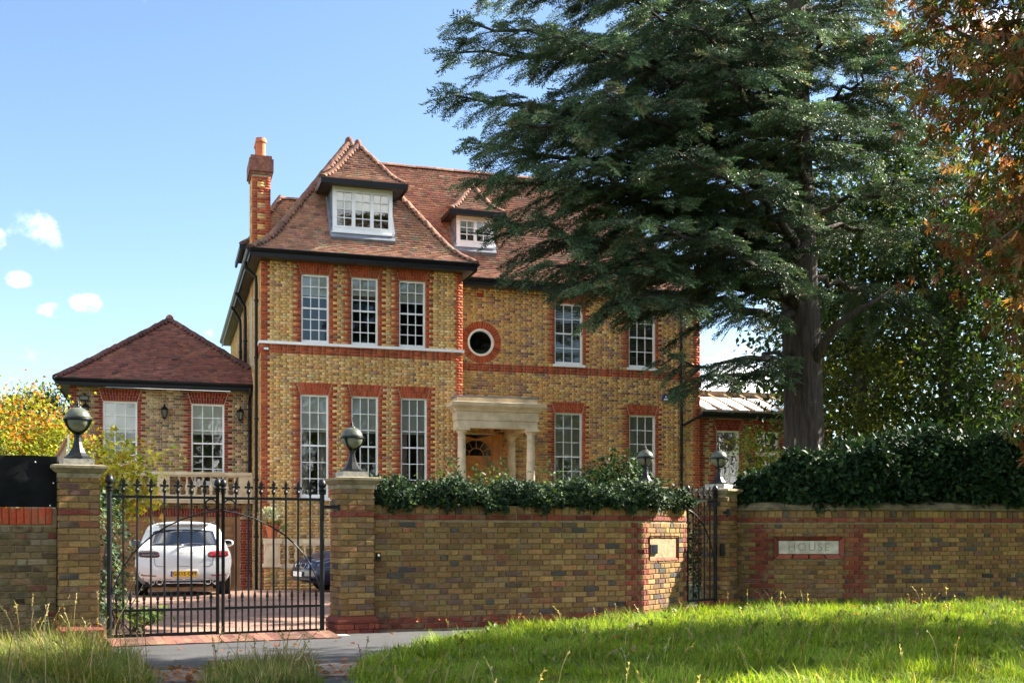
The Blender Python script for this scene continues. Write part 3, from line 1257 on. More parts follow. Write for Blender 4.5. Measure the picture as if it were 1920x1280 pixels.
pipe(house, [(2.02, 36.8, 8.42), (2.28, 36.8, 8.0), (2.29, 36.8, 7.6), (2.29, 36.8, 4.0)], .045, (7.0,))
pipe(house, [(15.055, ym_e - .03, 8.5), (15.055, ym_e - .03, 8.3), (15.055, YM - .07, 8.0), (15.055, YM - .07, 7.8), (15.055, YM - .07, Z0)], .045, (7.2, 5.5, 3.6))
pipe(house, [(15.75, YM - .10, 4.92), (15.62, YM - .10, 4.85), (15.10, YM - .10, 4.58)], .04)


# ---- dormers
def dormer(parent, x0, x1, z0, z1, Y, yback, casements, rows, over=.30, front=.26, rise=1.35):
    t = empty('dormer', ((x0 + x1) / 2, Y, z0), 0, parent)
    mb = MB()
    fr = .065
    mb.box(x0, x0 + fr, Y, Y + .08, z0, z1)
    mb.box(x1 - fr, x1, Y, Y + .08, z0, z1)
    mb.box(x0 + fr, x1 - fr, Y, Y + .08, z0, z0 + .11)
    mb.box(x0 + fr, x1 - fr, Y, Y + .08, z1 - .10, z1)
    w = (x1 - x0 - 2 * fr) / casements
    panes = []
    for c in range(casements):
        a, b = x0 + fr + w * c, x0 + fr + w * (c + 1)
        st = .048
        mb.box(a, a + st, Y - .012, Y + .05, z0 + .11, z1 - .10)
        mb.box(b - st, b, Y - .012, Y + .05, z0 + .11, z1 - .10)
        za, zb = z0 + .11 + .05, z1 - .10 - .05
        mb.box(a + st, b - st, Y - .012, Y + .05, z0 + .11, za)
        mb.box(a + st, b - st, Y - .012, Y + .05, zb, z1 - .10)
        mb.box((a + b) / 2 - .011, (a + b) / 2 + .011, Y - .004, Y + .04, za, zb)
        ph = (zb - za - .022 * (rows - 1)) / rows
        for r in range(rows):
            zc = za + r * (ph + .022)
            if r:
                mb.box(a + st, b - st, Y - .002, Y + .038, zc - .022, zc)
            for s in (0, 1):
                panes.append((a + st if s == 0 else (a + b) / 2 + .011, (a + b) / 2 - .011 if s == 0 else b - st, zc, zc + ph))
    mb.box(x0 - .03, x1 + .03, Y - .05, Y + .02, z0 - .04, z0 - .003)
    mb.build('window_frame', M['white'], t)
    for (a, b, c, d) in panes:
        o = link('pane', pane_mesh(b - a + .004, d - c + .004), t)
        o.location = ((a + b) / 2, Y + .02, (c + d) / 2)
    bb = MB()
    bb.box(x0 + .07, x1 - .07, Y + .088, Y + .092, z0 + (z1 - z0) * .52, z1 - .1)
    bb.build('roller_blind', M['blind'], t)
    mb = MB()
    for xx in (x0 + .012, x1 - .012):
        s = .012
        mb.prism_x([(Y + .02, z0 - .05), (Y + .02, z1 + .02), (yback, z1 + .02), (yback, z1 - .4)], xx - s, xx + s)
    mb.build('cheek', M['lead'], t)
    mb = MB()   # flashing round the foot
    dz = .055
    mb.prism_x([(Y - .10, z0 - .17), (Y - .02, z0 - .045), (Y + .02, z0 - .045), (Y + .02, z0 - .3)], x0 - .06, x1 + .06)
    for xx in (x0 - .07, x1 + .0):
        mb.prism_x([(Y - .05, z0 - .16), (Y - .02, z0 + .02), (Y + .62, z1 - .12), (Y + .75, z1 - .12), (Y + .1, z0 - .12)], xx, xx + .07)
    mb.build('flashing', M['lead'], t)
    mb = MB()
    mb.box(x0 + .03, x1 - .03, Y + 1.2, Y + 1.25, z0, z1)
    mb.build('room', M['room'], t)
    # hipped roof
    ex0, ex1, ey, ez = x0 - over, x1 + over, Y - front, z1 + .10
    hw = (ex1 - ex0) / 2
    pf = make_profile(hw, rise, .55, .5)
    mb = MB()
    run = yback + 1.2 - ey
    deck(mb, (ex0, ey, ez), (1, 0, 0), (0, 1, 0), pf, lambda r: r, lambda r: 2 * hw - r)
    deck(mb, (ex0, ey, ez), (0, 1, 0), (1, 0, 0), pf, lambda r: r, lambda r: run)
    deck(mb, (ex1, ey, ez), (0, 1, 0), (-1, 0, 0), pf, lambda r: r, lambda r: run)
    mb.box(ex0 + .02, ex1 - .02, ey + .02, Y + .9, ez - .10, ez - .075)
    mb.build('dormer_roof', M['soffit'], t)
    ch = [slope((ex0, ey, ez), (1, 0, 0), (0, 1, 0), pf, lambda r: r, lambda r: 2 * hw - r, PAL_TILE),
          slope((ex0, ey, ez), (0, 1, 0), (1, 0, 0), pf, lambda r: r, lambda r: run, PAL_TILE),
          slope((ex1, ey, ez), (0, 1, 0), (-1, 0, 0), pf, lambda r: r, lambda r: run, PAL_TILE)]
    v, f, c = join_np(ch)
    tag(link('roof_tiles', np_mesh('roof_tiles', v, f, M['tile'], c), t), kind='stuff')
    hip(t, (ex0, ey, ez), (1, 0, 0), (0, 1, 0), pf, PAL_TILE, scale=.85)
    hip(t, (ex1, ey, ez), (-1, 0, 0), (0, 1, 0), pf, PAL_TILE, scale=.85)
    finial(t, ((ex0 + ex1) / 2, ey + hw, ez + rise + .02), PAL_TILED, .105)
    mb = MB()
    mb.box(ex0 - .02, ex1 + .02, ey - .035, ey + .02, ez - .14, ez - .005)
    mb.box(ex0 - .02, ex0 + .035, ey + .02, ey + 1.0, ez - .14, ez - .005)
    mb.box(ex1 - .035, ex1 + .02, ey + .02, ey + 1.0, ez - .14, ez - .005)
    mb.build('fascia', M['black'], t)
    return t


dormer(house, 4.257, 5.868, 9.30, 10.50, 30.20, 31.4, 3, 4, .33, .34, 1.30)
dormer(house, 8.11, 9.24, 9.66, 10.52, 32.05, 33.2, 2, 3, .27, .30, .98)
# small wall dormer on the left flank, behind the chimney
t = empty('side_dormer', (2.4, 35.2, 9.7), 0, house)
pf = make_profile(1.2, 1.75, .6, .5)
mb = MB()
mb.box(2.42, 4.2, 34.05, 36.35, 8.3, 9.6)
mb.build('cheek', M['lead'], t)
mb = MB()
deck(mb, (2.15, 33.95, 9.72), (0, 1, 0), (1, 0, 0), pf, lambda r: r, lambda r: 2.4 - r)
deck(mb, (2.15, 33.95, 9.72), (1, 0, 0), (0, 1, 0), pf, lambda r: r, lambda r: 3.0)
deck(mb, (2.15, 36.35, 9.72), (1, 0, 0), (0, -1, 0), pf, lambda r: r, lambda r: 3.0)
mb.build('dormer_roof', M['soffit'], t)
ch = [slope((2.15, 33.95, 9.72), (1, 0, 0), (0, 1, 0), pf, lambda r: r, lambda r: 3.0, PAL_TILE),
      slope((2.15, 33.95, 9.72), (0, 1, 0), (1, 0, 0), pf, lambda r: r, lambda r: 2.4 - r, PAL_TILE)]
v, f, c = join_np(ch)
tag(link('roof_tiles', np_mesh('roof_tiles', v, f, M['tile'], c), t), kind='stuff')
hip(t, (2.15, 33.95, 9.72), (1, 0, 0), (0, 1, 0), pf, PAL_TILE, scale=.85)
ridge(t, (3.35, 35.15, 11.47), (5.0, 35.15, 11.47), PAL_TILE)
mb = MB()
mb.box(2.09, 2.16, 33.92, 36.4, 9.56, 9.71)
mb.box(2.16, 3.0, 33.90, 33.96, 9.56, 9.71)
mb.build('fascia', M['black'], t)

# ---- chimney
chim = empty('chimney', (2.62, 33.1, 8.0), 0, house)
mb = MB()
mb.box(2.36, 2.87, 32.8, 33.75, 6.0, 11.45)
mb.build('stack', M['mortar'], chim)
rows, cols = [], []
nr = int((11.42 - 8.0) / CH)
ch = []
fr_rows, lf_rows, fr_red, lf_red = [], [], [], []
for k in range(nr):
    z = 8.0 + k * CH
    if k % 4 in (1, 2):
        fr_red += [(2.36, 2.50, z, z + .065), (2.73, 2.87, z, z + .065)]
        fr_rows += [(2.51, 2.72, z, z + .065)]
    elif k % 4 == 0:
        fr_red += [(2.36, 2.575, z, z + .065), (2.585, 2.87, z, z + .065)]
    else:
        fr_red += [(2.36, 2.50, z, z + .065), (2.51, 2.72, z, z + .065), (2.73, 2.87, z, z + .065)]
    lf_rows += [(32.8 + .225 * i, 32.8 + .225 * i + .215, z, z + .065) for i in range(4)]
ch.append(bricks_np(fr_red, (0, 32.8, 0), (1, 0, 0), (0, -1, 0), pick(PAL_RED, len(fr_red))))
ch.append(bricks_np(fr_rows, (0, 32.8, 0), (1, 0, 0), (0, -1, 0), pick(PAL_MAIN, len(fr_rows))))
ch.append(bricks_np(lf_rows, (2.36, 0, 0), (0, 1, 0), (-1, 0, 0), pick(PAL_MAIN, len(lf_rows))))
v, f, c = join_np(ch)
tag(link('chimney_bricks', np_mesh('chimney_bricks', v, f, M['brick'], c), chim), kind='stuff')
mb = MB()
mb.box(2.32, 2.91, 32.76, 33.79, 11.42, 11.50)
mb.box(2.28, 2.95, 32.72, 33.83, 11.50, 11.86)
mb.box(2.32, 2.91, 32.76, 33.79, 11.86, 11.96)
mb.build('corbel_cap', mat_plain('sooty_brick', (.22, .09, .06), .9, var=.5, scale=12, bumpy=.6), chim)
for yy_ in (33.02, 33.5):
    mb = MB()
    mb.lathe([(.145, 0), (.14, .05), (.13, .30), (.135, .42), (.16, .44), (.16, .50), (.145, .52), (.145, .56), (.11, .56), (.11, .3)], 18, (2.62, yy_, 11.95))
    mb.build('chimney_pot', M['terracotta'], chim, smooth=True)

# ---- porch with four stone columns
porch = empty('porch', (8.62, 29.6, 0), 0, house)
PX0, PX1, PY0, PY1 = 7.647, 9.60, 29.65, 31.45
mb = MB()
cp = [(.165, 0), (.165, .06), (.15, .08), (.155, .12), (.13, .16), (.122, .20), (.122, .9), (.117, 1.6), (.105, 2.30), (.105, 2.32), (.118, 2.335), (.118, 2.36), (.106, 2.38),
      (.106, 2.46), (.135, 2.50), (.155, 2.56)]
mb.lathe([(r, z + 1.50) for r, z in cp], 24)
mb.box(-.185, .185, -.185, .185, 4.06, 4.13)
mb.box(-.18, .18, -.18, .18, 1.44, 1.50)
colm = mb.mesh('column', M['stone'], smooth=True)
for x, y in ((PX0, PY0), (PX1, PY0), (PX0 + .25, PY1), (PX1, PY1)):
    o = link('column', colm, porch)
    o.location = (x, y, 0)
mb = MB()
e = .15
mb.box(PX0 - e, PX1 + e, PY0 - e, PY0 + e, 4.132, 4.33)
mb.box(PX0 - e, PX0 + e, PY0 + e, YM, 4.132, 4.33)
mb.box(PX1 - e, PX1 + e, PY0 + e, YM, 4.132, 4.33)
e = .17
mb.box(PX0 - e, PX1 + e, PY0 - e, YM - .01, 4.333, 4.56)
mb.build('entablature', M['stone'], porch)
mb = MB()
x0, x1, y0 = PX0 - .17, PX1 + .17, PY0 - .17
prev = None
for (d, z) in ((.0, 4.562), (.03, 4.58), (.05, 4.62), (.11, 4.66), (.17, 4.70), (.185, 4.78), (.185, 4.80), (.0, 4.83)):
    ring = [(x0 - d, y0 - d, z), (x1 + d, y0 - d, z), (x1 + d, YM - .012, z), (x0 - d, YM - .012, z)]
    b = len(mb.V)
    mb.V += ring
    if prev is not None:
        for k in range(4):
            mb.F.append([prev + k, prev + (k + 1) % 4, b + (k + 1) % 4, b + k])
            mb.C.append((.5, .5, .5))
    prev = b
mb.F.append([prev, prev + 1, prev + 2, prev + 3])
mb.C.append((.5,) * 3)
mb.build('cornice', M['stone'], porch)
mb = MB()
mb.box(PX0 - .16, PX1 + .15, PY0 - .14, YM - .014, 4.79, 4.945)
mb.build('blocking_course', M['stone'], porch)
mb = MB()
mb.box(PX0 - .19, PX1 + .18, PY0 - .17, YM - .016, 4.947, 4.985)
mb.build('lead_flat', M['lead'], porch)
mb = MB()
mb.box(PX0 - .4, PX1 + .4, PY0 - .3, YM - .01, Z0, 1.435)
for i in range(8):
    mb.box(PX0 - .2, PX1 + .2, PY0 - .3 - .28 * (i + 1), PY0 - .3 - .28 * i - .002, Z0, 1.435 - .17 * (i + 1))
mb.build('steps', M['stone'], porch)

# ---- front door
door = empty('front_door', (8.61, YM, 1.44), 0, house)
dx0, dx1, dz1 = 8.0, 9.22, 4.14
mb = MB()
mb.box(dx0, dx0 + .13, YM + .02, YM + .13, 1.44, dz1)
mb.box(dx1 - .13, dx1, YM + .02, YM + .13, 1.44, dz1)
mb.box(dx0 + .13, dx1 - .13, YM + .02, YM + .13, 3.42, 3.53)
mb.box(dx1 - .13, dx1 + .17, YM - .03, YM + .02, 1.44, dz1)
mb.box(dx1 + .05, dx1 + .13, YM - .06, YM - .03, 1.44, dz1)
mb.box(dx0 - .17, dx0 + .13, YM - .03, YM + .02, 1.44, dz1)
# spandrels over the fan
fc = ((dx0 + dx1) / 2, 3.53)
fr_ = (dx1 - dx0) / 2 - .13
arc = [(fc[0] + fr_ * math.cos(a), fc[1] + fr_ * math.sin(a)) for a in np.linspace(0, math.pi / 2, 10)]
mb.prism_y([(dx1 - .13, dz1), *[(x, min(z, dz1)) for x, z in reversed(arc)]], YM + .02, YM + .10)
arc = [(2 * fc[0] - x, z) for x, z in arc]
mb.prism_y([*[(x, min(z, dz1)) for x, z in arc], (dx0 + .13, dz1)], YM + .02, YM + .10)
mb.build('door_frame', M['oak'], door)
mb = MB()
mb.tube([(fc[0] + .22 * math.cos(a), YM + .05, fc[1] + .22 * math.sin(a)) for a in np.linspace(0, math.pi, 13)], .014, 6)
mb.tube([(fc[0] + (fr_ - .01) * math.cos(a), YM + .05, fc[1] + (fr_ - .01) * math.sin(a)) for a in np.linspace(0, math.pi, 19)], .018, 6)
for a in (30, 60, 90, 120, 150):
    ca, sa = math.cos(R(a)), math.sin(R(a))
    mb.tube([(fc[0] + .22 * ca, YM + .05, fc[1] + .22 * sa), (fc[0] + fr_ * ca, YM + .05, fc[1] + fr_ * sa)], .011, 6)
mb.build('fanlight_bars', M['oak'], door)
mb = MB()
mb.box(dx0 + .13, dx1 - .13, YM + .065, YM + .07, 3.53, dz1)
mb.build('fanlight_glass', M['glass'], door)
mb = MB()
mb.box(dx0 + .13, dx1 - .13, YM + .07, YM + .12, 1.44, 3.42)
for (a, b, c, d) in ((.08, .44, 1.2, 1.85), (.52, .88, 1.2, 1.85), (.08, .44, .15, 1.05), (.52, .88, .15, 1.05)):
    w = dx1 - dx0 - .26
    mb.box(dx0 + .13 + a * w, dx0 + .13 + b * w, YM + .055, YM + .07, 1.44 + c, 1.44 + d)
mb.build('door_leaf', M['oak'], door)
mb = MB()
mb.lathe([(.0, -.02), (.03, -.018), (.036, 0), (.03, .018), (0, .02)], 12, (fc[0] + .3, YM + .03, 2.45))
mb.build('door_knob', M['chrome'], door, smooth=True)
# ---- alarm box and small lamp on the walls
al = empty('alarm_box', (14.533, YM, 5.3), 0, house)
mb = MB()
mb.prism_y([(14.42, 5.31), (14.66, 5.31), (14.665, 5.36), (14.575, 5.52), (14.505, 5.52), (14.415, 5.36)], YM - .07, YM - .004)
mb.build('box', M['alarmblue'], al)
mb = MB()
mb.prism_y([(14.45, 5.325), (14.63, 5.325), (14.60, 5.375), (14.48, 5.375)], YM - .074, YM - .069)
mb.prism_y([(14.51, 5.40), (14.57, 5.40), (14.56, 5.46), (14.52, 5.46)], YM - .074, YM - .069)
mb.build('logo', M['white'], al)
mb = MB()
mb.box(2.44, 2.58, YB - .06, YB - .012, 6.03, 6.10)
o = mb.build('security_lamp', M['black'], house)
mb = MB()
mb.box(2.45, 2.57, YB - .064, YB - .059, 6.037, 6.093)
mb.build('lens', M['platew'], o)

# ================================================================== garage wing on the left
YN = 33.07
annex = tag(empty('garage_wing', (0, 34, -.3)), 'low brick garage wing with dark hipped tiled roof, left of the house', 'house wing')
AX0, AX1, AZ = -2.467, XL - .015, 5.30
W_A = [(-1.619, -.730, 2.64, 4.95), (.714, 1.607, 2.64, 4.95)]
GAR = (-2.02, 2.045, Z0, 1.75)
wall_a, op_a = facade(annex, AX0, AX1, Z0, AZ, YN, W_A, PAL_ANNEX, M['mortar_pale'], PAL_REDD, quoinL=True, holes=[GAR],
                      extra_excl=lambda zm: [(-2.1, 2.1)] if 1.70 < zm < 2.0 else ([(2.05, AX1)] if zm < 1.7 else []), lint=.32, splay=.10)
# soldier course over the garage and the red pier beside it
ch = []
n = int(4.2 / .075)
sold = [(-2.1 + i * .075, -2.1 + i * .075 + .065, 1.755, 1.995) for i in range(n)]
ch.append(bricks_np(sold, (0, YN, 0), (1, 0, 0), (0, -1, 0), pick(PAL_REDD, n), .01))
rows = flemish(2.05, AX1, Z0, int((1.72 - Z0) / CH), lambda z: [])
ch.append(bricks_np(rows, (0, YN, 0), (1, 0, 0), (0, -1, 0), pick(PAL_REDD, len(rows)), .01))
v, f, c = join_np(ch)
tag(link('red_bricks', np_mesh('red_bricks', v, f, M['brick'], c), wall_a), kind='stuff')
mb = MB()
mb.box(AX0 + .001, AX0 + .2, YN + .004, 39, Z0, AZ)
mb.box(AX0, XL, 38.9, 39.1, Z0, AZ)
mb.build('wall', M['mortar_pale'], annex)
mb = MB()
mb.box(AX0 + .2, AX1, YN + 2.6, YN + 2.7, Z0, AZ)
mb.box(AX0 + .2, AX1, YN + .2, YN + 2.6, 2.05, 2.25)
mb.build('interior', M['room'], annex)
for i, o in enumerate(op_a):
    sash_window(annex, *o, YN, 3, 6, 3, blind=.38)
# garage door: framed and panelled leaves
gd = empty('garage_door', (0, YN, -.3), 0, annex)
mb = MB()
g0, g1 = GAR[0] + .09, GAR[1] - .09
mb.box(GAR[0], g0, YN + .01, YN + .12, -.34, 1.75)
mb.box(g1, GAR[1], YN + .01, YN + .12, -.34, 1.75)
mb.box(g0, g1, YN + .01, YN + .12, 1.60, 1.745)
mb.build('door_frame', M['garage'], gd)
ncol = 6
w = (g1 - g0) / ncol
for i in range(ncol):
    mb = MB()
    a, b = g0 + w * i + .004, g0 + w * (i + 1) - .004
    mb.box(a, b, YN + .085, YN + .12, -.34, 1.598)
    for (p, q) in ((-.24, .42), (.52, 1.18), (1.27, 1.52)):
        mb.box(a + .11, b - .11, YN + .055, YN + .085, p + .04, q - .04)
        mb.box(a + .15, b - .15, YN + .035, YN + .055, p + .08, q - .08)
    mb.box(a, a + .07, YN + .03, YN + .085, -.34, 1.598)
    mb.box(b - .07, b, YN + .03, YN + .085, -.34, 1.598)
    for zz in (-.34, .42, 1.18, 1.52):
        mb.box(a + .07, b - .07, YN + .034, YN + .085, zz, zz + .09)
    mb.build('door_panel', M['garage'], gd)
# roof
apf = make_profile(2.925, 2.20, .62, .6)
ax0, ax1, aye, aez = -2.785, 3.065, 32.60, 5.46
mb = MB()
deck(mb, (ax0, aye, aez), (1, 0, 0), (0, 1, 0), apf, lambda r: r, lambda r: min(5.85 - r, XL - ax0))
deck(mb, (ax0, aye, aez), (0, 1, 0), (1, 0, 0), apf, lambda r: r, lambda r: 7.0)
_k = ax1 - XL + .02
_r = np.linspace(_k, 2.925, 60)
apf2 = (_r - _k, np.interp(_r, apf[0], apf[1]) - float(np.interp(_k, apf[0], apf[1])), np.interp(_r, apf[0], apf[2]) - float(np.interp(_k, apf[0], apf[2])))
RP0 = (ax1 - _k, aye, aez + float(np.interp(_k, apf[0], apf[1])))
deck(mb, RP0, (0, 1, 0), (-1, 0, 0), apf2, lambda r: r + _k, lambda r: 7.0)
aroof = mb.build('roof', M['soffit'], annex)
ch = [slope((ax0, aye, aez), (1, 0, 0), (0, 1, 0), apf, lambda r: r, lambda r: min(5.85 - r, XL - ax0), PAL_TILED),
      slope((ax0, aye, aez), (0, 1, 0), (1, 0, 0), apf, lambda r: r, lambda r: 7.0, PAL_TILED),
      slope(RP0, (0, 1, 0), (-1, 0, 0), apf2, lambda r: r + _k, lambda r: 7.0, PAL_TILED)]
v, f, c = join_np(ch)
tag(link('roof_tiles', np_mesh('roof_tiles', v, f, M['tile'], c), aroof), kind='stuff')
hip(aroof, (ax0, aye, aez), (1, 0, 0), (0, 1, 0), apf, PAL_TILED)
r_, h_, s_ = apf
i0 = .70
rr = np.linspace(i0, 2.925, 60)
sub = (rr - i0, np.interp(rr, r_, h_) - np.interp(i0, r_, h_), np.interp(rr, r_, s_) - np.interp(i0, r_, s_))
hip(aroof, (ax1 - i0, aye + i0, aez + float(np.interp(i0, r_, h_))), (-1, 0, 0), (0, 1, 0), sub, PAL_TILED)
finial(aroof, ((ax0 + ax1) / 2, aye + 2.925, aez + 2.2 + .02), PAL_TILED)
ridge(aroof, ((ax0 + ax1) / 2, aye + 3.1, aez + 2.2), ((ax0 + ax1) / 2, aye + 6.4, aez + 2.2), PAL_TILED)
mb = MB()
mb.box(ax0 + .02, XL - .02, aye + .02, YN + .01, AZ + .004, AZ + .03)
mb.box(ax0 + .02, AX0 + .01, YN + .01, 38.8, AZ + .004, AZ + .03)
mb.build('soffit', M['soffit'], annex)
gutter(annex, ((ax0, aye), (XL - .02, aye)), aez, (0, -1), h=.13)
gutter(annex, ((ax0, aye), (ax0, 38.8)), aez, (-1, 0), h=.13)
pipe(annex, [(2.30, aye - .04, 5.36), (2.30, aye - .04, 5.2), (2.30, YN - .06, 5.0), (2.30, YN - .06, 2.6)], .04, (4.2,))


# wall lanterns
def lantern(x, z):
    t = empty('wall_lantern', (x, YN, z), 0, annex)
    mb = MB()
    y = YN - .17
    mb.box(x - .05, x + .05, YN - .03, YN - .004, z - .12, z + .12)
    mb.tube([(x, YN - .03, z - .02), (x, YN - .09, z - .17), (x, y, z - .14)], .012, 6)
    mb.lathe([(.0, -.15), (.05, -.14), (.055, -.10), (.05, -.095)], 6, (x, y, z))
    mb.lathe([(.11, .10), (.115, .115), (.08, .16), (.03, .20), (.02, .23), (.025, .25), (0, .28)], 6, (x, y, z))
    for k in range(6):
        a = 2 * math.pi * k / 6
        mb.tube([(x + .05 * math.cos(a), y + .05 * math.sin(a), z - .10), (x + .095 * math.cos(a), y + .095 * math.sin(a), z + .10)], .007, 5)
    mb.build('frame', M['black'], t)
    mb = MB()
    mb.lathe([(.046, -.095), (.088, .10)], 6, (x, y, z))
    mb.build('glass', M['opal'], t)


for x in (-2.059, -.006, 2.043):
    lantern(x, 4.60)
fl = empty('flood_lamp', (-2.12, YN, 5.0), 0, annex)
mb = MB()
mb.box(-2.22, -1.98, YN - .16, YN - .06, 4.90, 5.03)
mb.box(-2.12, -2.06, YN - .06, YN - .004, 5.02, 5.10)
mb.build('housing', M['black'], fl)
mb = MB()
mb.box(-2.20, -2.0, YN - .165, YN - .16, 4.92, 5.01)
mb.build('lens', M['opal'], fl)


# balustrade of the balcony over the garage
def baluster_mesh(h, s=1.0):
    mb = MB()
    p = [(.052, 0), (.052, .04), (.036, .06), (.03, .10), (.042, .16), (.062, .27), (.06, .34), (.045, .44), (.03, .56), (.026, .66), (.036, .70), (.036, .74), (.028, .77), (.05, .82), (.05, .86)]
    mb.lathe([(r * s, z / .86 * h) for r, z in p], 14)
    return mb.mesh('baluster', M['stone'], smooth=True)


bal = empty('balustrade', (.8, 32.75, 2.3), 0, annex)
yb = 32.72
mb = MB()
mb.box(-2.4, 2.36, yb - .13, yb + .13, 2.90, 2.985)
mb.box(-2.4, 2.36, yb - .10, yb + .10, 2.86, 2.898)
mb.build('coping', M['stone'], bal)
mb = MB()
mb.box(-2.4, 2.36, yb - .12, YN - .004, 2.20, 2.36)
mb.box(-2.4, 2.36, yb - .09, YN - .004, 2.13, 2.198)
mb.build('plinth', M['stone'], bal)
for a, b in ((1.98, 2.36), (-.20, .13), (-2.4, -2.1)):
    mb = MB()
    mb.box(a, b, yb - .10, yb + .10, 2.362, 2.858)
    mb.box(a + .06, b - .06, yb - .115, yb - .10, 2.42, 2.80)
    mb.build('pier', M['stone'], bal)
bm = baluster_mesh(.496)
for x in [.38 + i * .215 for i in range(8)] + [-1.9 + i * .215 for i in range(8)]:
    o = link('baluster', bm, bal)
    o.location = (x, yb, 2.362)

# ================================================================== conservatory wing on the right
YC = 31.80
cons = tag(empty('conservatory_wing', (18, 32, -.3)), 'single storey brick wing with sloping glazed roof, right of the house', 'house wing')
W_C = [(16.345, 17.12, 2.4, 4.50), (17.70, 18.50, 2.4, 4.50), (19.05, 19.85, 2.4, 4.50)]
CXR = 20.4
rowsr = {}
wall_c, op_c = facade(cons, XR + .012, CXR, Z0, 4.85, YC, W_C, [(4, (.45, .31, .14), .15), (3, (.33, .075, .04), .15)], M['mortar_pale'], PAL_REDD, quoinL=True, lint=.35, splay=.12)
mb = MB()
mb.box(CXR - .2, CXR, YC + .004, 35.5, Z0, 4.85)
mb.box(XR, CXR, 34.6, 34.7, Z0, 5.6)
mb.build('wall', M['room'], cons)
for o in op_c:
    # one tall light over a sash of six
    a, b, c, d = o
    sash_window(cons, a, b, c, d - .72, YC, 3, 4, 2, sill=True)
    sash_window(cons, a, b, d - .72, d, YC, 1, 1, 0, sill=False, name='top_light')
cg = empty('glass_roof', (18, 32, 5.0), 0, cons)
mb = MB()
ya, yb2, za, zb = 31.50, 33.55, 5.06, 5.80
mb.box(XR + .02, CXR + .15, ya - .02, ya + .06, za - .04, za + .03)
mb.box(XR + .02, CXR + .1, yb2, yb2 + .4, zb - .02, zb + .14)
for i in range(9):
    x = XR + .10 + i * .57
    mb.tube([(x, ya, za + .03), (x, yb2, zb + .02)], .028, 6)
mb.build('glazing_bars', M['wood_grey'], cg)
for i in range(8):
    x = XR + .10 + i * .57
    mb = MB()
    mb.add([(x + .02, ya + .02, za + .02), (x + .55, ya + .02, za + .02), (x + .55, yb2, zb), (x + .02, yb2, zb)], [(0, 1, 2, 3)])
    mb.build('pane', M['glass'], cg)
gutter(cons, ((XR + .02, 31.48), (CXR + .15, 31.48)), 5.02, (0, -1), h=.10)
mb = MB()
mb.box(XR + .02, CXR, 31.5, YC + .02, 4.852, 4.88)
mb.build('soffit', M['soffit'], cons)

# ================================================================== stone balustrade and steps beside the drive
tb = tag(empty('stone_balustrade', (4.5, 29.2, -.1)), 'pale stone balustrade on brick plinth in front of the bay, beside the drive', 'balustrade')
yb = 29.22
mb = MB()
mb.box(2.36, 7.0, yb - .11, yb + .11, 1.03, 1.145)
mb.box(2.80, 7.0, yb - .085, yb + .085, .98, 1.028)
mb.build('coping', M['stone'], tb)
mb = MB()
mb.box(2.80, 7.0, yb - .10, yb + .10, .42, .52)
mb.build('plinth', M['stone'], tb)
mb = MB()
mb.box(2.36, 2.82, yb - .22, yb + .22, .44, .52)
mb.box(2.40, 2.78, yb - .19, yb + .19, .52, 1.03)
mb.box(2.45, 2.73, yb - .21, yb - .19, .60, .96)
mb.box(2.36, 2.82, yb - .23, yb + .23, 1.032, 1.16)
mb.build('pier', M['stone'], tb)
mb = MB()
mb.box(2.40, 7.0, yb - .12, yb + .12, -.35, .42)
base = mb.build('brick_base', M['mortar'], tb)
rows = flemish(2.38, 7.0, -.2, 8, lambda z: [])
v, f, c = bricks_np(rows, (0, yb - .122, 0), (1, 0, 0), (0, -1, 0), pick(PAL_BAY, len(rows)))
tag(link('yellow_bricks', np_mesh('yellow_bricks', v, f, M['brick'], c), base), kind='stuff')
bm = baluster_mesh(.46, 1.1)
for i in range(18):
    o = link('baluster', bm, tb)
    o.location = (2.98 + i * .222, yb, .52)
pot = tag(empty('flower_pot', (2.60, yb, 1.16)), 'terracotta pot of silver foliage and pink flowers on the stone pier', 'flower pot')
mb = MB()
mb.lathe([(.10, 0), (.165, .30), (.19, .30), (.195, .36), (.165, .36), (.15, .30), (0, .29)], 20, (2.60, yb, 1.162))
mb.build('pot', M['terracotta'], pot, smooth=True)


# ================================================================== boundary walls of single bricks
def brick_mesh(L, h=.065, d=.10, seed=0):
    """a slightly worn brick: front face chamfered, corners uneven; x along, -y outwards"""
    rs = np.random.default_rng(seed)
    q = .006
    j = lambda s=.0025: rs.uniform(-s, s)
    x0, x1, z0, z1 = -L / 2, L / 2, -h / 2, h / 2
    back = [(x0, 0, z0), (x1, 0, z0), (x1, 0, z1), (x0, 0, z1)]
    mid = [(x + j(), -d + .006, z + j()) for x, _, z in back]
    fr = [(x0 + q + j(), -d + j(), z0 + q + j()), (0, -d - .001 + j(), z0 + q + j()), (x1 - q + j(), -d + j(), z0 + q + j()),
          (x1 - q + j(), -d + j(), z1 - q + j()), (0, -d + j(), z1 - q + j()), (x0 + q + j(), -d + j(), z1 - q + j())]
    vs = back + mid + fr
    fs = [(0, 1, 5, 4), (1, 2, 6, 5), (2, 3, 7, 6), (3, 0, 4, 7), (8, 9, 12, 13), (9, 10, 11, 12),
          (4, 5, 10, 9, 8), (5, 6, 11, 10), (6, 7, 13, 12, 11), (7, 4, 8, 13)]
    mb = MB()
    mb.add(vs, fs)
    return mb


BR = {}


def brick_data(L, h=.065, d=.10):
    k = (round(L, 2), round(h, 3), random.randrange(3))
    if k not in BR:
        BR[k] = brick_mesh(k[0], h, d, len(BR)).mesh('brick', M['brick_o'])
    return BR[k]


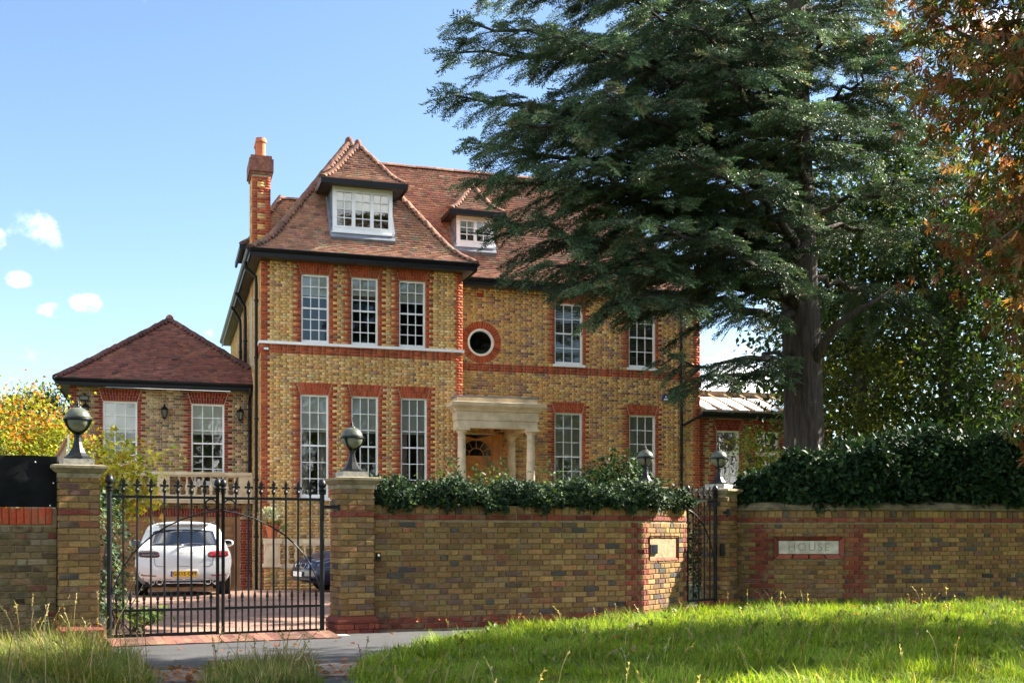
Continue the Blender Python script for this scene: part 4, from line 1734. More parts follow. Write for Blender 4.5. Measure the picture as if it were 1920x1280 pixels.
def lay(parent, items, frame, limit=300, proud=.006):
    """items: (u0,u1,z0,z1,colour) nearest first; frame(u) -> point, angle. The first ones are single bricks, the rest one mass"""
    rest = MB()
    for n, (a, b, z0, z1, col) in enumerate(items):
        p, ang = frame((a + b) / 2)
        Mx = Matrix.Rotation(ang, 4, 'Z')
        Mx.translation = Vector((p[0], p[1], (z0 + z1) / 2)) + Matrix.Rotation(ang, 3, 'Z') @ Vector((random.uniform(-.001, .001), .10 - proud + random.uniform(-.0035, .003), random.uniform(-.0012, .0012)))
        Mx = Mx @ Matrix.Rotation(random.gauss(0, .006), 4, 'Y') @ Matrix.Rotation(random.gauss(0, .012), 4, 'Z')
        if n < limit:
            o = link('brick', brick_data(b - a, z1 - z0), parent)
            o.matrix_basis = Mx
            o.color = (*col, 1)
        else:
            me = brick_mesh(b - a, z1 - z0, .10, n)
            rest.M = Mx
            rest.add(me.V, me.F, tuple(col))
    if rest.V:
        tag(rest.build('bricks', M['brick'], parent, tint=True), kind='stuff')


def line_frame(A, B):
    A, B = Vector((A[0], A[1])), Vector((B[0], B[1]))
    d = (B - A).normalized()
    ang = math.atan2(d.y, d.x)
    return lambda u: (A + d * u, ang)


GDIR = math.atan2(.500, 3.323)
gx = lambda u: (-.947 + math.cos(GDIR) * u, 14.093 + math.sin(GDIR) * u)


# ---- gate pillars
def gate_pillar(name, label, c, ang, w=.45, zt=1.90, red_z=1.465, base_h=.15, group='gate pillars'):
    """c: centre of the front face"""
    t = tag(empty(name, (c[0], c[1], 0), ang), label, 'pillar', group)
    Mx = Matrix.Rotation(ang, 4, 'Z')
    Mx.translation = Vector((c[0], c[1], 0))
    mb = MB(Mx)
    mb.box(-w / 2 + .012, w / 2 - .012, .012, w - .012, -.2, zt)
    mb.build('core', M['mortar_dark'], t)
    items = []
    k = 0
    z = base_h + .075
    while z < zt - .03:
        red = abs(z - red_z) < .036
        pat = ((0, .215), (.225, .45)) if k % 2 else ((0, .1025), (.1125, .3275), (.3375, .45))
        for sgn in range(3):      # front, left and right faces
            for (a, b) in pat:
                items.append((sgn, a, b, z, red))
        z += .075
        k += 1
    fl = []
    Rm = Matrix.Rotation(ang, 3, 'Z')
    C = Vector((c[0], c[1], 0))
    faces = {0: (C + Rm @ Vector((-w / 2, 0, 0)), ang), 1: (C + Rm @ Vector((-w / 2, w, 0)), ang - math.pi / 2), 2: (C + Rm @ Vector((w / 2, 0, 0)), ang + math.pi / 2)}
    for s in (0, 1, 2):
        its = [it for it in items if it[0] == s]
        col = pick(PAL_WALL, len(its))
        colr = pick(PAL_WRED, len(its))
        lay(t, [(a, b, z, z + .065, colr[i] if red else col[i]) for i, (_, a, b, z, red) in enumerate(its)],
            lambda u, s=s: ((faces[s][0] + Matrix.Rotation(faces[s][1], 3, 'Z') @ Vector((u, 0, 0))).xy, faces[s][1]), 999)
    # red plinth with a chamfered top course
    mb = MB(Mx)
    e = .05
    cols = pick(PAL_WRED, 40)
    n = 0
    for kk in range(2):
        z0 = -.02 + kk * .075
        xs_ = [-w / 2 - e, -w / 2 - e + .11 + .11 * kk, 0.02 + .11 * kk, .20 + .02 * kk, w / 2 + e]
        for a, b in zip(xs_[:-1], xs_[1:]):
            mb.box(a + .005, b - .005, -e, -e + .1, z0, z0 + .066, tuple(cols[n]))
            n += 1
        for s in (-1, 1):
            x_ = s * (w / 2 + e)
            for a, b in ((-e + .10, .12), (.13, .35), (.36, w + e)):
                mb.box(min(x_, x_ - s * .1), max(x_, x_ - s * .1), a + .004, b - .004, z0, z0 + .066, tuple(cols[n]))
                n += 1
    z0, z1 = .13, .222
    lo = [(-w / 2 - e, -e), (w / 2 + e, -e), (w / 2 + e, w + e), (-w / 2 - e, w + e)]
    hi = [(-w / 2, 0), (w / 2, 0), (w / 2, w), (-w / 2, w)]
    mb.add([(x, y, z0) for x, y in lo] + [(x, y, z0 + .03) for x, y in lo] + [(x, y, z1) for x, y in hi],
           [(0, 1, 5, 4), (1, 2, 6, 5), (2, 3, 7, 6), (3, 0, 4, 7), (4, 5, 9, 8), (5, 6, 10, 9), (6, 7, 11, 10), (7, 4, 8, 11)], tuple(cols[n]))
    tag(mb.build('plinth', M['brick'], t, tint=True), kind='stuff')
    mb = MB(Mx)
    ycen = w / 2
    prev = None
    for d, z in ((.012, zt), (.012, zt + .055), (.03, zt + .06), (.045, zt + .075), (.075, zt + .105), (.085, zt + .11), (.085, zt + .14), (.03, zt + .15)):
        h_ = w / 2 + d
        ring = [(-h_, ycen - h_, z), (h_, ycen - h_, z), (h_, ycen + h_, z), (-h_, ycen + h_, z)]
        b = len(mb.V)
        mb.V += [tuple(Mx @ Vector(p)) for p in ring]
        if prev is not None:
            for q in range(4):
                mb.F.append([prev + q, prev + (q + 1) % 4, b + (q + 1) % 4, b + q])
                mb.C.append((.5,) * 3)
        prev = b
    mb.F.append([prev, prev + 1, prev + 2, prev + 3])
    mb.C.append((.5,) * 3)
    mb.build('cap', M['stone_old'], t)
    mb = MB(Mx)
    mb.box(-.17, .17, ycen - .17, ycen + .17, zt + .135, zt + .225)
    mb.build('block', M['stone_grey'], t)
    return t, (Mx @ Vector((0, ycen, zt + .225)))


pl, top_l = gate_pillar('gate_pillar', 'brick gate pillar with stone cap, left of the drive gates by the black screen', gx(0), GDIR, zt=1.93)
pr, top_r = gate_pillar('gate_pillar', 'brick gate pillar with stone cap, right of the drive gates at the ivy wall', gx(3.36), GDIR, zt=1.86)
pp, top_p = gate_pillar('gate_pillar', 'slim pale pillar with stone cap beside the small pedestrian gate and hedge', (8.80, 16.62), R(38), w=.42, zt=1.86)


# ---- globe lamps on the pillars
def globe_lamp():
    t = empty('globe_lamp')
    mb = MB()
    mb.lathe([(.155, 0), (.155, .02), (.13, .035), (.095, .075), (.065, .13), (.045, .20), (.038, .255), (.048, .262), (.048, .28), (.036, .29)], 8, a0=R(22.5))
    mb.build('base', M['black'], t, smooth=False, local=True)
    zc, r = .455, .145
    mb = MB()
    mb.lathe([(r * math.cos(a), zc + r * math.sin(a)) for a in np.linspace(R(4), R(88), 10)], 28)
    mb.build('smoked_dome', M['smoke'], t, smooth='all', local=True)
    mb = MB()
    mb.lathe([(r * math.cos(a), zc + r * math.sin(a)) for a in np.linspace(R(-78), R(-3), 10)], 28)
    mb.build('opal_bowl', M['opal'], t, smooth='all', local=True)
    mb = MB()
    mb.lathe([(r * .98, zc - .012), (r + .012, zc - .012), (r + .016, zc), (r + .012, zc + .012), (r * .98, zc + .012)], 28)
    for k in range(3):
        a = R(95 + 120 * k)
        pts = []
        for b in np.linspace(R(-78), R(0), 9):
            pts.append(((r + .006) * math.cos(b) * math.cos(a), (r + .006) * math.cos(b) * math.sin(a), zc + (r + .006) * math.sin(b)))
        mb.tube(pts, [.03, .022, .017, .014, .013, .013, .015, .02, .028], 8)
    mb.build('cradle', M['black'], t, smooth=True, local=True)
    mb = MB()
    mb.lathe([(.05, zc + r - .012), (.045, zc + r + .004), (.02, zc + r + .012), (.014, zc + r + .03), (.018, zc + r + .038), (.01, zc + r + .05), (.003, zc + r + .085)], 12)
    mb.build('finial', M['black'], t, smooth=True, local=True)
    return t


lamp = globe_lamp()
GL = 'globe lamps on the gate pillars'
lamp.location = top_l
lamp.rotation_euler = (0, 0, R(0))
lamp.scale = (1.06,) * 3
tag(lamp, 'globe lamp on the pillar beside the black screen, leftmost', 'lamp', GL)
l2 = copy_tree(lamp, top_r, R(14))
tag(l2, 'globe lamp on the pillar between the drive gates and ivy wall', 'lamp')
l3 = copy_tree(lamp, top_p, R(20))
tag(l3, 'globe lamp on the pillar beside the small pedestrian gate', 'lamp')

# ---- wall between the pillar and the pedestrian gate
A, B, C_ = (2.63, 14.80), (6.60, 15.12), (7.74, 16.05)
fw = tag(empty('front_wall', (4.6, 15.0, 0)), 'mottled brown brick garden wall under ivy, between pillar and pedestrian gate', 'wall')
mb = MB()
dn = Vector((B[0] - A[0], B[1] - A[1])).normalized()
nn = Vector((-dn.y, dn.x))
dn2 = Vector((C_[0] - B[0], C_[1] - B[1])).normalized()
nn2 = Vector((-dn2.y, dn2.x))
off = .012
T = .33
pA, pB, pC = Vector(A), Vector(B), Vector(C_)
bis = (nn + nn2).normalized()
poly = [pA + nn * off, pB + bis * off, pC + nn2 * off, pC + nn2 * T, pB + bis * T, pA + nn * T]
mb.prism([(p.x, p.y) for p in poly], -.2, 1.66)
core = mb.build('core', M['mortar_dark'], fw)
L1 = (pB - pA).length
L2 = (pC - pB).length
fA, fB = line_frame(A, B), line_frame(B, C_)


def wall_items(L, quoins=(), holes=(), zt=1.47, zb=.02, fade=()):
    """Flemish courses up to the red band; quoins: (u0,u1) red toothed columns"""
    its = []

    def ex(zm):
        e = [(a, b) for a, b, c, d in holes if c < zm < d]
        k = int(round((zm - .075 / 2 - zb) / .075))
        for (a, b) in quoins:
            q = .05 if k % 2 else -.05
            e.append((a - q, b + q))
        return e
    rows = flemish(0, L, zb, int(round((zt - zb) / .075)), ex)
    cols = pick(PAL_WALL, len(rows))
    colr = pick(PAL_WRED, len(rows))
    for i, (a, b, z0, z1) in enumerate(rows):
        red = z0 < zb + .10
        its.append((a, b, z0, z1, colr[i] if red else cols[i]))
    return its


def quoin_items(u0, u1, holes=(), zt=1.47, zb=.02):
    its = []
    for k in range(int(round((zt - zb) / .075))):
        z = zb + k * .075
        if any(a < (u0 + u1) / 2 < b and c < z + .03 < d for a, b, c, d in holes):
            continue
        q = .05 if k % 2 else -.05
        a, b = u0 - q + .004, u1 + q - .006
        m = a + (b - a) * (.62 if k % 2 else .38)
        cc = pick(PAL_WRED, 2)
        its += [(a, m - .005, z, z + .065, cc[0]), (m + .005, b, z, z + .065, cc[1])]
    return its


def band_items(L, z, L0=0):
    its = []
    u = L0
    while u < L - .05:
        b = min(L, u + .215)
        its.append((u, b, z, z + .065, pick(PAL_WRED, 1)[0]))
        u += .225
    return its


def soldier_items(L, z, L0=0, h=.105):
    its = []
    u = L0
    while u < L - .05:
        its.append((u, min(u + .1025, L), z, z + h, pick(PAL_WALL, 1)[0]))
        u += .1125
    return its


zb_ = .02
items = wall_items(L1, [(L1 - .24, L1 - .0)]) + band_items(L1, 1.47) + soldier_items(L1, 1.545)
items.sort(key=lambda t: t[0] + random.uniform(0, .01))
lay(fw, items, fA, 300)
lay(fw, quoin_items(L1 - .235, L1 - .02), fA, 300)
H1 = (.16, 1.18, .90, 1.235)
items = wall_items(L2, [(.0, .10), (L2 - .10, L2)], [H1]) + band_items(L2, 1.47) + soldier_items(L2, 1.545)
lay(fw, items, fB, 0)
mbq = MB()
lay(fw, quoin_items(0.05, .10) + quoin_items(L2 - .12, L2 - .05), fB, 0)


# inset name stones
def name_stone(name, label, frame, u0, u1, z0, z1, text=None, fwd=0.0):
    um = (u0 + u1) / 2
    p, ang = frame(um)
    t = tag(empty(name, (p[0], p[1], z0), ang), label, 'name plaque')
    Mx = Matrix.Rotation(ang, 4, 'Z')
    Mx.translation = Vector((p[0], p[1], 0)) + Matrix.Rotation(ang, 3, 'Z') @ Vector((0, -fwd, 0))
    w = (u1 - u0) / 2
    mb = MB(Mx)
    cols = pick(PAL_WRED, 12)
    e = .075
    # splayed red frame, deeper at the stone
    f, d = -.02, .035
    o_ = [(-w - e, z0 - e), (w + e, z0 - e), (w + e, z1 + e), (-w - e, z1 + e)]
    i_ = [(-w, z0), (w, z0), (w, z1), (-w, z1)]
    for k in range(4):
        a, b = o_[k], o_[(k + 1) % 4]
        c, dd = i_[(k + 1) % 4], i_[k]
        n = 4 if k % 2 == 0 else 1
        for s in range(n):
            q0, q1 = s / n + .012, (s + 1) / n - .012
            L = lambda p_, q_, k_: (p_[0] + (q_[0] - p_[0]) * k_, p_[1] + (q_[1] - p_[1]) * k_)
            P = [L(a, b, q0), L(a, b, q1), L(dd, c, q1), L(dd, c, q0)]
            bk_ = .06 + fwd
            mb.add([(P[0][0], f, P[0][1]), (P[1][0], f, P[1][1]), (P[2][0], d, P[2][1]), (P[3][0], d, P[3][1]),
                    (P[0][0], bk_, P[0][1]), (P[1][0], bk_, P[1][1])], [(0, 1, 2, 3), (1, 0, 4, 5)], tuple(cols[(k * 3 + s) % 12]))
    tag(mb.build('red_brick_frame', M['brick'], t, tint=True), kind='stuff')
    mb = MB(Mx)
    mb.box(-w + .004, w - .004, .022, .08, z0 + .003, z1 - .003)
    mb.build('stone', M['stone_name'], t)
    if text:
        cu = bpy.data.curves.new('inscription', 'FONT')
        cu.body = text
        cu.size = .185
        cu.align_x = 'CENTER'
        cu.align_y = 'CENTER'
        cu.extrude = .003
        cu.offset = -.002
        cu.space_character = 1.22
        tmp = bpy.data.objects.new('tmp', cu)
        COLL.objects.link(tmp)
        dg = bpy.context.evaluated_depsgraph_get()
        me = bpy.data.meshes.new_from_object(tmp.evaluated_get(dg))
        bpy.data.objects.remove(tmp)
        me.materials.clear()
        me.materials.append(M['inscribed'])
        o = link('inscription', me, t)
        o.matrix_basis = Mx @ Matrix.Translation((0, .019, (z0 + z1) / 2)) @ Matrix.Rotation(R(90), 4, 'X')
    return t


M['stone_name'] = mat_plain('name_stone', (.46, .43, .35), .9, var=.3, scale=9, bumpy=.4, col2=(.60, .57, .47))
M['inscribed'] = mat_plain('inscribed_stone', (.25, .22, .165), .95, var=.25, scale=12)
name_stone('name_plaque', 'pale stone plaque with dark intercom, on the angled wall left of the pedestrian gate', fB, .26, 1.08, .955, 1.175)
p, ang = fB(.30)
Mx = Matrix.Rotation(ang, 4, 'Z')
Mx.translation = Vector((p[0], p[1], 0))
ic = tag(empty('intercom', (p[0], p[1], .97), ang), 'black intercom panel fixed over the left end of the pale plaque', 'intercom')
mb = MB(Mx)
mb.box(-.10, .14, -.02, .018, .985, 1.12, cham=.006)
mb.build('housing', M['black'], ic)
mb = MB(Mx)
mb.box(-.04, .11, -.024, -.02, 1.0, 1.105)
mb.build('screen', M['carglass'], ic)
# little keypad at the right pillar
ic = tag(empty('gate_keypad', (2.72, 14.79, .98), GDIR), 'small dark keypad on the front wall next to the gate pillar', 'keypad')
mb = MB()
mb.box(2.655, 2.715, 14.755, 14.80, .93, 1.03, cham=.004)
mb.build('housing', M['black'], ic)
mb = MB()
mb.box(2.672, 2.698, 14.752, 14.755, .985, 1.015)
mb.build('buttons', M['chrome'], ic)

# ---- curved wall on the right
CP = [(8.90, 17.12), (9.06, 16.93), (9.40, 16.63), (9.90, 16.33), (10.73, 16.07), (11.68, 15.975), (12.69, 15.935), (13.96, 15.925), (15.3, 15.96), (17.5, 16.2)]


def catmull(pts, n=16):
    pts = [np.array(p, float) for p in pts]
    pts = [2 * pts[0] - pts[1]] + pts + [2 * pts[-1] - pts[-2]]
    out = []
    for i in range(1, len(pts) - 2):
        p0, p1, p2, p3 = pts[i - 1:i + 3]
        for t in np.linspace(0, 1, n, endpoint=False):
            out.append(.5 * ((2 * p1) + (-p0 + p2) * t + (2 * p0 - 5 * p1 + 4 * p2 - p3) * t * t + (-p0 + 3 * p1 - 3 * p2 + p3) * t ** 3))
    out.append(pts[-2])
    return np.array(out)


cpts = catmull(CP)
clen = np.concatenate([[0], np.cumsum(np.linalg.norm(np.diff(cpts, axis=0), axis=1))])


def fC(u):
    x, y = np.interp(u, clen, cpts[:, 0]), np.interp(u, clen, cpts[:, 1])
    x2, y2 = np.interp(u + .06, clen, cpts[:, 0]), np.interp(u + .06, clen, cpts[:, 1])
    x1, y1 = np.interp(u - .06, clen, cpts[:, 0]), np.interp(u - .06, clen, cpts[:, 1])
    return (float(x), float(y)), math.atan2(y2 - y1, x2 - x1)


cw = tag(empty('curved_wall', (11.5, 16.1, 0)), 'curved brick garden wall with stone plaque, under the dark hedge', 'wall')
LC = clen[-1]


def strip(u0, u1, a, b, z0, z1, mat, name, parent, n=60, top=True):
    mb = MB()
    us = np.linspace(u0, u1, n)
    vs, fs = [], []
    for u in us:
        (x, y), ang = fC(u)
        nx, ny = -math.sin(ang), math.cos(ang)
        vs += [(x + nx * a, y + ny * a, z0), (x + nx * a, y + ny * a, z1), (x + nx * b, y + ny * b, z1), (x + nx * b, y + ny * b, z0)]
    for i in range(n - 1):
        for k in range(4):
            fs.append((i * 4 + k, (i + 1) * 4 + k, (i + 1) * 4 + (k + 1) % 4, i * 4 + (k + 1) % 4))
    fs += [(0, 1, 2, 3), tuple((n - 1) * 4 + k for k in (3, 2, 1, 0))]
    mb.add(vs, fs)
    return mb.build(name, mat, parent)


uP = [float(np.interp(x, cpts[:, 0], clen)) for x in (9.60, 10.49)]      # plaque
up0, up1 = uP
HP = (up0 - .09, up1 + .09, .86, 1.25)
strip(.02, LC, .012, .33, -.2, .87, M['mortar_dark'], 'core', cw)
strip(.02, LC, .012, .33, 1.245, 1.66, M['mortar_dark'], 'core', cw)
strip(.02, up0 - .08, .012, .33, .87, 1.245, M['mortar_dark'], 'core', cw)
strip(up1 + .08, LC, .012, .33, .87, 1.245, M['mortar_dark'], 'core', cw)
strip(up0 - .08, up1 + .08, .10, .33, .87, 1.245, M['mortar_dark'], 'core', cw)
qa, qb = (up0 - .42, up0 - .12), (up1 + .12, up1 + .46)
items = wall_items(LC - .05, [qa, qb], [HP], zt=1.47)
items += band_items(LC - .05, 1.47) + soldier_items(LC - .05, 1.545)
vis = [i for i in items if i[0] < 6.6]
vis.sort(key=lambda t: abs(t[0] - 1.8))
lay(cw, vis, fC, 300)
lay(cw, [i for i in items if i[0] >= 6.6], fC, 0)
lay(cw, quoin_items(*qa) + quoin_items(*qb), fC, 300)
strip(.0, LC, -.035, .36, 1.665, 1.70, M['stone_moss'], 'coping_ledge', cw)
u = 0.0
while u < LC - .4:
    du = random.uniform(.42, .62)
    (x, y), ang = fC(u + du / 2)
    mb = MB()
    (xa_, ya_), a1_ = fC(u + .004)
    (xb_, yb_), a2_ = fC(u + du - .004)
    vs = []
    for (x, y, a) in ((xa_, ya_, a1_), (xb_, yb_, a2_)):
        nx, ny = -math.sin(a), math.cos(a)
        for d, z in ((-.025, 1.702), (-.01, 1.745), (.06, 1.79), (.17, 1.81), (.28, 1.79), (.34, 1.745), (.35, 1.702)):
            vs.append((x + nx * d, y + ny * d, z + random.uniform(-.004, .004)))
    fs = [(k, k + 7, k + 8, k + 1) for k in range(6)] + [tuple(range(7)), tuple(range(13, 6, -1))]
    mb.add(vs, fs)
    mb.build('coping_stone', M['stone_moss'], cw, smooth=True)
    u += du
name_stone('name_plaque', 'pale stone plaque carved with the word HOUSE in the curved wall', fC, up0, up1, .95, 1.165, 'HOUSE', .0)

# ---- old wall on the far left with a black screen on top
lw = tag(empty('old_wall', gx(-.9) + (0,), GDIR), 'weathered lichen-spotted brick wall with red soldier course under black screen', 'wall')
pa, pb = gx(-9.0), gx(-.255)
pa, pb = (pa[0] - .1 * -math.sin(GDIR) * -1, pa[1] + .10), (pb[0], pb[1] + .10)
fL = line_frame(pb, pa)
LL = math.hypot(pa[0] - pb[0], pa[1] - pb[1])
fLr = line_frame(pa, pb)
mb = MB()
d = Vector((pb[0] - pa[0], pb[1] - pa[1])).normalized()
n_ = Vector((-d.y, d.x))
q = [Vector(pa) + n_ * .012, Vector(pb) + n_ * .012, Vector(pb) + n_ * .3, Vector(pa) + n_ * .3]
mb.prism([(p.x, p.y) for p in q], -.2, 1.39)
mb.build('core', M['mortar_dark'], lw)
PAL_OLD = [(4, (.135, .098, .05), .2), (3, (.10, .075, .045), .2), (2, (.17, .115, .052), .2), (1, (.17, .06, .04), .2), (1.0, (.20, .165, .105), .15)]
rows = flemish(0, LL, .02, 18, lambda z: [])
cols = pick(PAL_OLD, len(rows))
its = [(a, b, z0, z1, cols[i]) for i, (a, b, z0, z1) in enumerate(rows)]
u = 0
while u < LL - .05:
    its.append((u, min(LL, u + .066), 1.385, 1.58, pick([(1, (.42, .075, .03), .08)], 1)[0]))
    u += .0765
its.sort(key=lambda t: -t[0])
lay(lw, its, fLr, 300)
mb = MB()
q2 = [Vector(pa) + n_ * .02, Vector(pb) + n_ * .02, Vector(pb) + n_ * .3, Vector(pa) + n_ * .3]
mb.prism([(p.x, p.y) for p in q2], 1.39, 1.575)
mb.build('core', M['mortar_dark'], lw)
scr = tag(empty('black_screen', gx(-.9) + (1.58,), GDIR), 'black sheeting screen fixed above the old wall at the left edge', 'screen')
mb = MB()
vs, fs = [], []
nx_, nz_ = 90, 8
for i in range(nx_):
    for k in range(nz_):
        p = Vector(pa).lerp(Vector(pb), i / (nx_ - 1)) + n_ * (.03 + .010 * math.sin(i * .9 + k) + .006 * math.sin(k * 2.1 + i * .35))
        vs.append((p.x, p.y, 1.585 + (2.175 + .008 * math.sin(i * .6) - 1.585) * k / (nz_ - 1)))
fs = [(i * nz_ + k, (i + 1) * nz_ + k, (i + 1) * nz_ + k + 1, i * nz_ + k + 1) for i in range(nx_ - 1) for k in range(nz_ - 1)]
mb.add(vs, fs)
o = mb.build('sheet', M['sheet'], scr, smooth=True)
mb = MB()
for p in (pa, pb):
    mb.tube([(p[0], p[1] + .06, 1.3), (p[0], p[1] + .06, 2.19)], .02, 8)
mb.build('post', M['plastic'], scr)
mb = MB()
for (f_, z) in ((.992, 1.60), (.925, 1.60), (.996, 1.86), (.86, 1.60), (.974, 2.1), (.89, 2.0)):
    p = Vector(pa).lerp(Vector(pb), f_) + n_ * .012
    mb.box(p.x - .006, p.x + .006, p.y - .01, p.y + .01, z, z + .014)
mb.build('cable_ties', M['white'], scr)
fp = tag(empty('fence_panel', (-1.35, 17.4, 0)), 'curved-top timber fence panel with thin white pole behind the black screen', 'fence panel')
mb = MB()
arc = [(-1.35 - .35 * t, 2.62 - .44 * (1 - (1 - t) ** 2)) for t in np.linspace(0, 1, 9)]
mb.prism_y([(-1.35, 0)] + arc + [(-1.9, 2.18), (-1.9, 0)], 17.4, 17.45)
mb.build('boards', M['wood_grey'], fp)
mb = MB()
mb.tube([(x + .0, 17.40, z + .02) for x, z in arc], .03, 6)
mb.build('top_rail', M['garage'], fp)
mb = MB()
mb.tube([(-1.315, 17.38, 0), (-1.315, 17.38, 2.70)], .014, 6)
mb.build('pole', M['white'], fp)

# pillar behind the ivy that carries the fourth lamp
p4, top_4 = gate_pillar('gate_pillar', 'brick pillar half hidden behind the shrub and ivy, below the globe lamp', (7.70, 17.25), R(10), w=.42, zt=1.90)
l4 = copy_tree(lamp, top_4, R(30))
tag(l4, 'globe lamp rising out of the shrub above the ivy wall', 'lamp')
for l_, s_ in ((lamp, 1.03), (l2, .98), (l3, .93), (l4, .92)):
    l_.scale = (s_,) * 3


# ================================================================== iron gates
def fleur_mesh():
    mb = MB()
    h = [(0, .175), (.012, .145), (.021, .118), (.014, .092), (.034, .098), (.052, .088), (.044, .062), (.036, .072), (.016, .068), (.015, .05), (.022, .045), (.022, .02), (.014, .012), (.014, -.005)]
    out = h + [(-x, z) for x, z in reversed(h[1:])]
    mb.prism_y(out, -.011, .011)
    mb.lathe([(.013, -.005), (.024, .012), (.026, .03), (.018, .05)], 8)
    return mb.mesh('spearhead', M['black'])


def acorn_mesh(s=1.0):
    mb = MB()
    mb.lathe([(r * s, z * s) for r, z in ((.030, 0), (.048, .012), (.05, .022), (.028, .035), (.026, .05), (.045, .062), (.052, .085), (.050, .11), (.038, .14), (.018, .162), (.0, .17))], 12)
    return mb.mesh('ball_finial', M['black'], smooth=True)


def dart_mesh():
    mb = MB()
    mb.lathe([(.010, 0), (.016, .004), (.016, .02), (.010, .03), (.020, .055), (.017, .08), (.004, .135)], 6)
    return mb.mesh('dart_head', M['black'])


FLEUR, ACORN, DART = fleur_mesh(), acorn_mesh(), dart_mesh()


def bar_mesh(h, r=.0125):
    mb = MB()
    mb.lathe([(r, 0), (r, h)], 8)
    return mb.mesh('bar', M['black'], smooth=True)


def iron_gate(name, label, P, Q, z0, zt, nb, hinge, zm=None, ring=True, group=None, brace=True, rings_at_meet=True):
    """leaf from P to Q (plan points); hinge 0 = at P, 1 = at Q"""
    P, Q = Vector(P), Vector(Q)
    d = Q - P
    L = d.length
    ang = math.atan2(d.y, d.x)
    t = tag(empty(name, (P.x, P.y, z0), ang), label, 'gate', group)
    Mx = Matrix.Rotation(ang, 4, 'Z')
    Mx.translation = Vector((P.x, P.y, 0))
    at = lambda u, z: Mx @ Vector((u, 0, z))
    for i, u in enumerate((0, L)):
        hs = (i == hinge)
        r = .030 if hs else .021
        mb = MB(Mx)
        mb.lathe([(r, z0 - .03), (r, zt + .06), (r * 1.5, zt + .075), (r * 1.5, zt + .09), (r, zt + .10)], 12, (u, 0, 0))
        st = mb.build('stile', M['black'], t, smooth=True)
        o = link('ball_finial', ACORN, st)
        o.matrix_basis = Mx @ Matrix.Translation((u, 0, zt + .095)) @ Matrix.Scale(1.0 if hs else .86, 4)
    rails = [(zt, .016), (z0 + .03, .018)] + ([(zm, .015)] if zm else [])
    for z, h in rails:
        mb = MB(Mx)
        mb.box(.02, L - .02, -.014, .014, z - h, z + h)
        mb.build('rail', M['black'], t)
    me = bar_mesh(zt + .06 - z0 - .03)
    for i in range(nb):
        u = L * (i + 1) / (nb + 1)
        o = link('bar', me, t)
        o.matrix_basis = Mx @ Matrix.Translation((u, 0, z0 + .03))
        f = link('spearhead', FLEUR, o)
        f.matrix_basis = Mx @ Matrix.Translation((u, 0, zt + .055))
    if zm:
        me2 = bar_mesh(zm + .075 - z0 - .03, .0105)
        for i in range(nb + 1):
            u = L * (i + .5) / (nb + 1)
            o = link('dog_bar', me2, t)
            o.matrix_basis = Mx @ Matrix.Translation((u, 0, z0 + .03))
            f = link('dart_head', DART, o)
            f.matrix_basis = Mx @ Matrix.Translation((u, 0, zm + .075))
    if brace:
        pts = []
        for fr_, z in ((0, 1.565), (.14, 1.535), (.32, 1.463), (.47, 1.375), (.6, 1.274), (.71, 1.155), (.79, 1.045), (.87, .90), (.93, .75), (.985, .57)):
            u = L * (1 - fr_) if hinge == 0 else L * fr_
            pts.append(at(u, z + zt - 1.718) + Mx.to_3x3() @ Vector((0, -.018, 0)))
        mb = MB()
        mb.tube(pts, .0105, 6)
        mb.build('arched_brace', M['black'], t)
    if ring:
        u = (L - L / (nb + 1) * .5) if hinge == 0 else L / (nb + 1) * .5
        rr = min(.068, L / (nb + 1) * .45)
        mb = MB()
        mb.tube([at(u + rr * math.cos(a), zt - .018 - rr + rr * math.sin(a)) for a in np.linspace(0, 2 * math.pi, 25)], .0095, 6)
        mb.build('ring', M['black'], t)
    return t


iron_gate('drive_gate', 'black iron drive gate leaf hung at the left pillar by the maple', gx(.329), gx(1.583), .045, 1.718, 7, 0, .37, group='drive gates')
iron_gate('drive_gate', 'black iron drive gate leaf hung at the pillar beside the ivy wall', gx(1.650), gx(2.894), .03, 1.715, 7, 1, .37, group='drive gates')
iron_gate('pedestrian_gate', 'narrow black iron pedestrian gate between the two brick walls', (7.80, 16.15), (8.49, 16.56), .20, 1.80, 4, 1, group=None)
hb = tag(empty('gate_bracket', gx(3.0) + (1.6,), GDIR), 'short black iron bar tying the gate post to the pillar', 'bracket')
mb = MB()
Mx = Matrix.Rotation(GDIR, 4, 'Z')
Mx.translation = Vector(gx(2.9) + (0,))
mb.M = Mx
mb.box(.0, .26, .02, .05, 1.60, 1.64)
mb.box(.20, .26, .015, .055, 1.585, 1.655)
mb.build('bar', M['black'], hb)
lk = tag(empty('gate_lock', (8.56, 16.5, 1.0), R(32)), 'black lock box and ring handle on the pedestrian gate post', 'gate lock')
mb = MB()
mb.box(8.53, 8.60, 16.44, 16.50, .92, 1.12, cham=.01)
mb.build('housing', M['black'], lk)
mb = MB()
mb.tube([(8.58, 16.46, 1.62), (8.66, 16.44, 1.62)], .018, 8)
mb.tube([(8.66, 16.44, 1.56), (8.66, 16.44, 1.68)], .035, 8)
mb.build('knob', M['black'], lk)

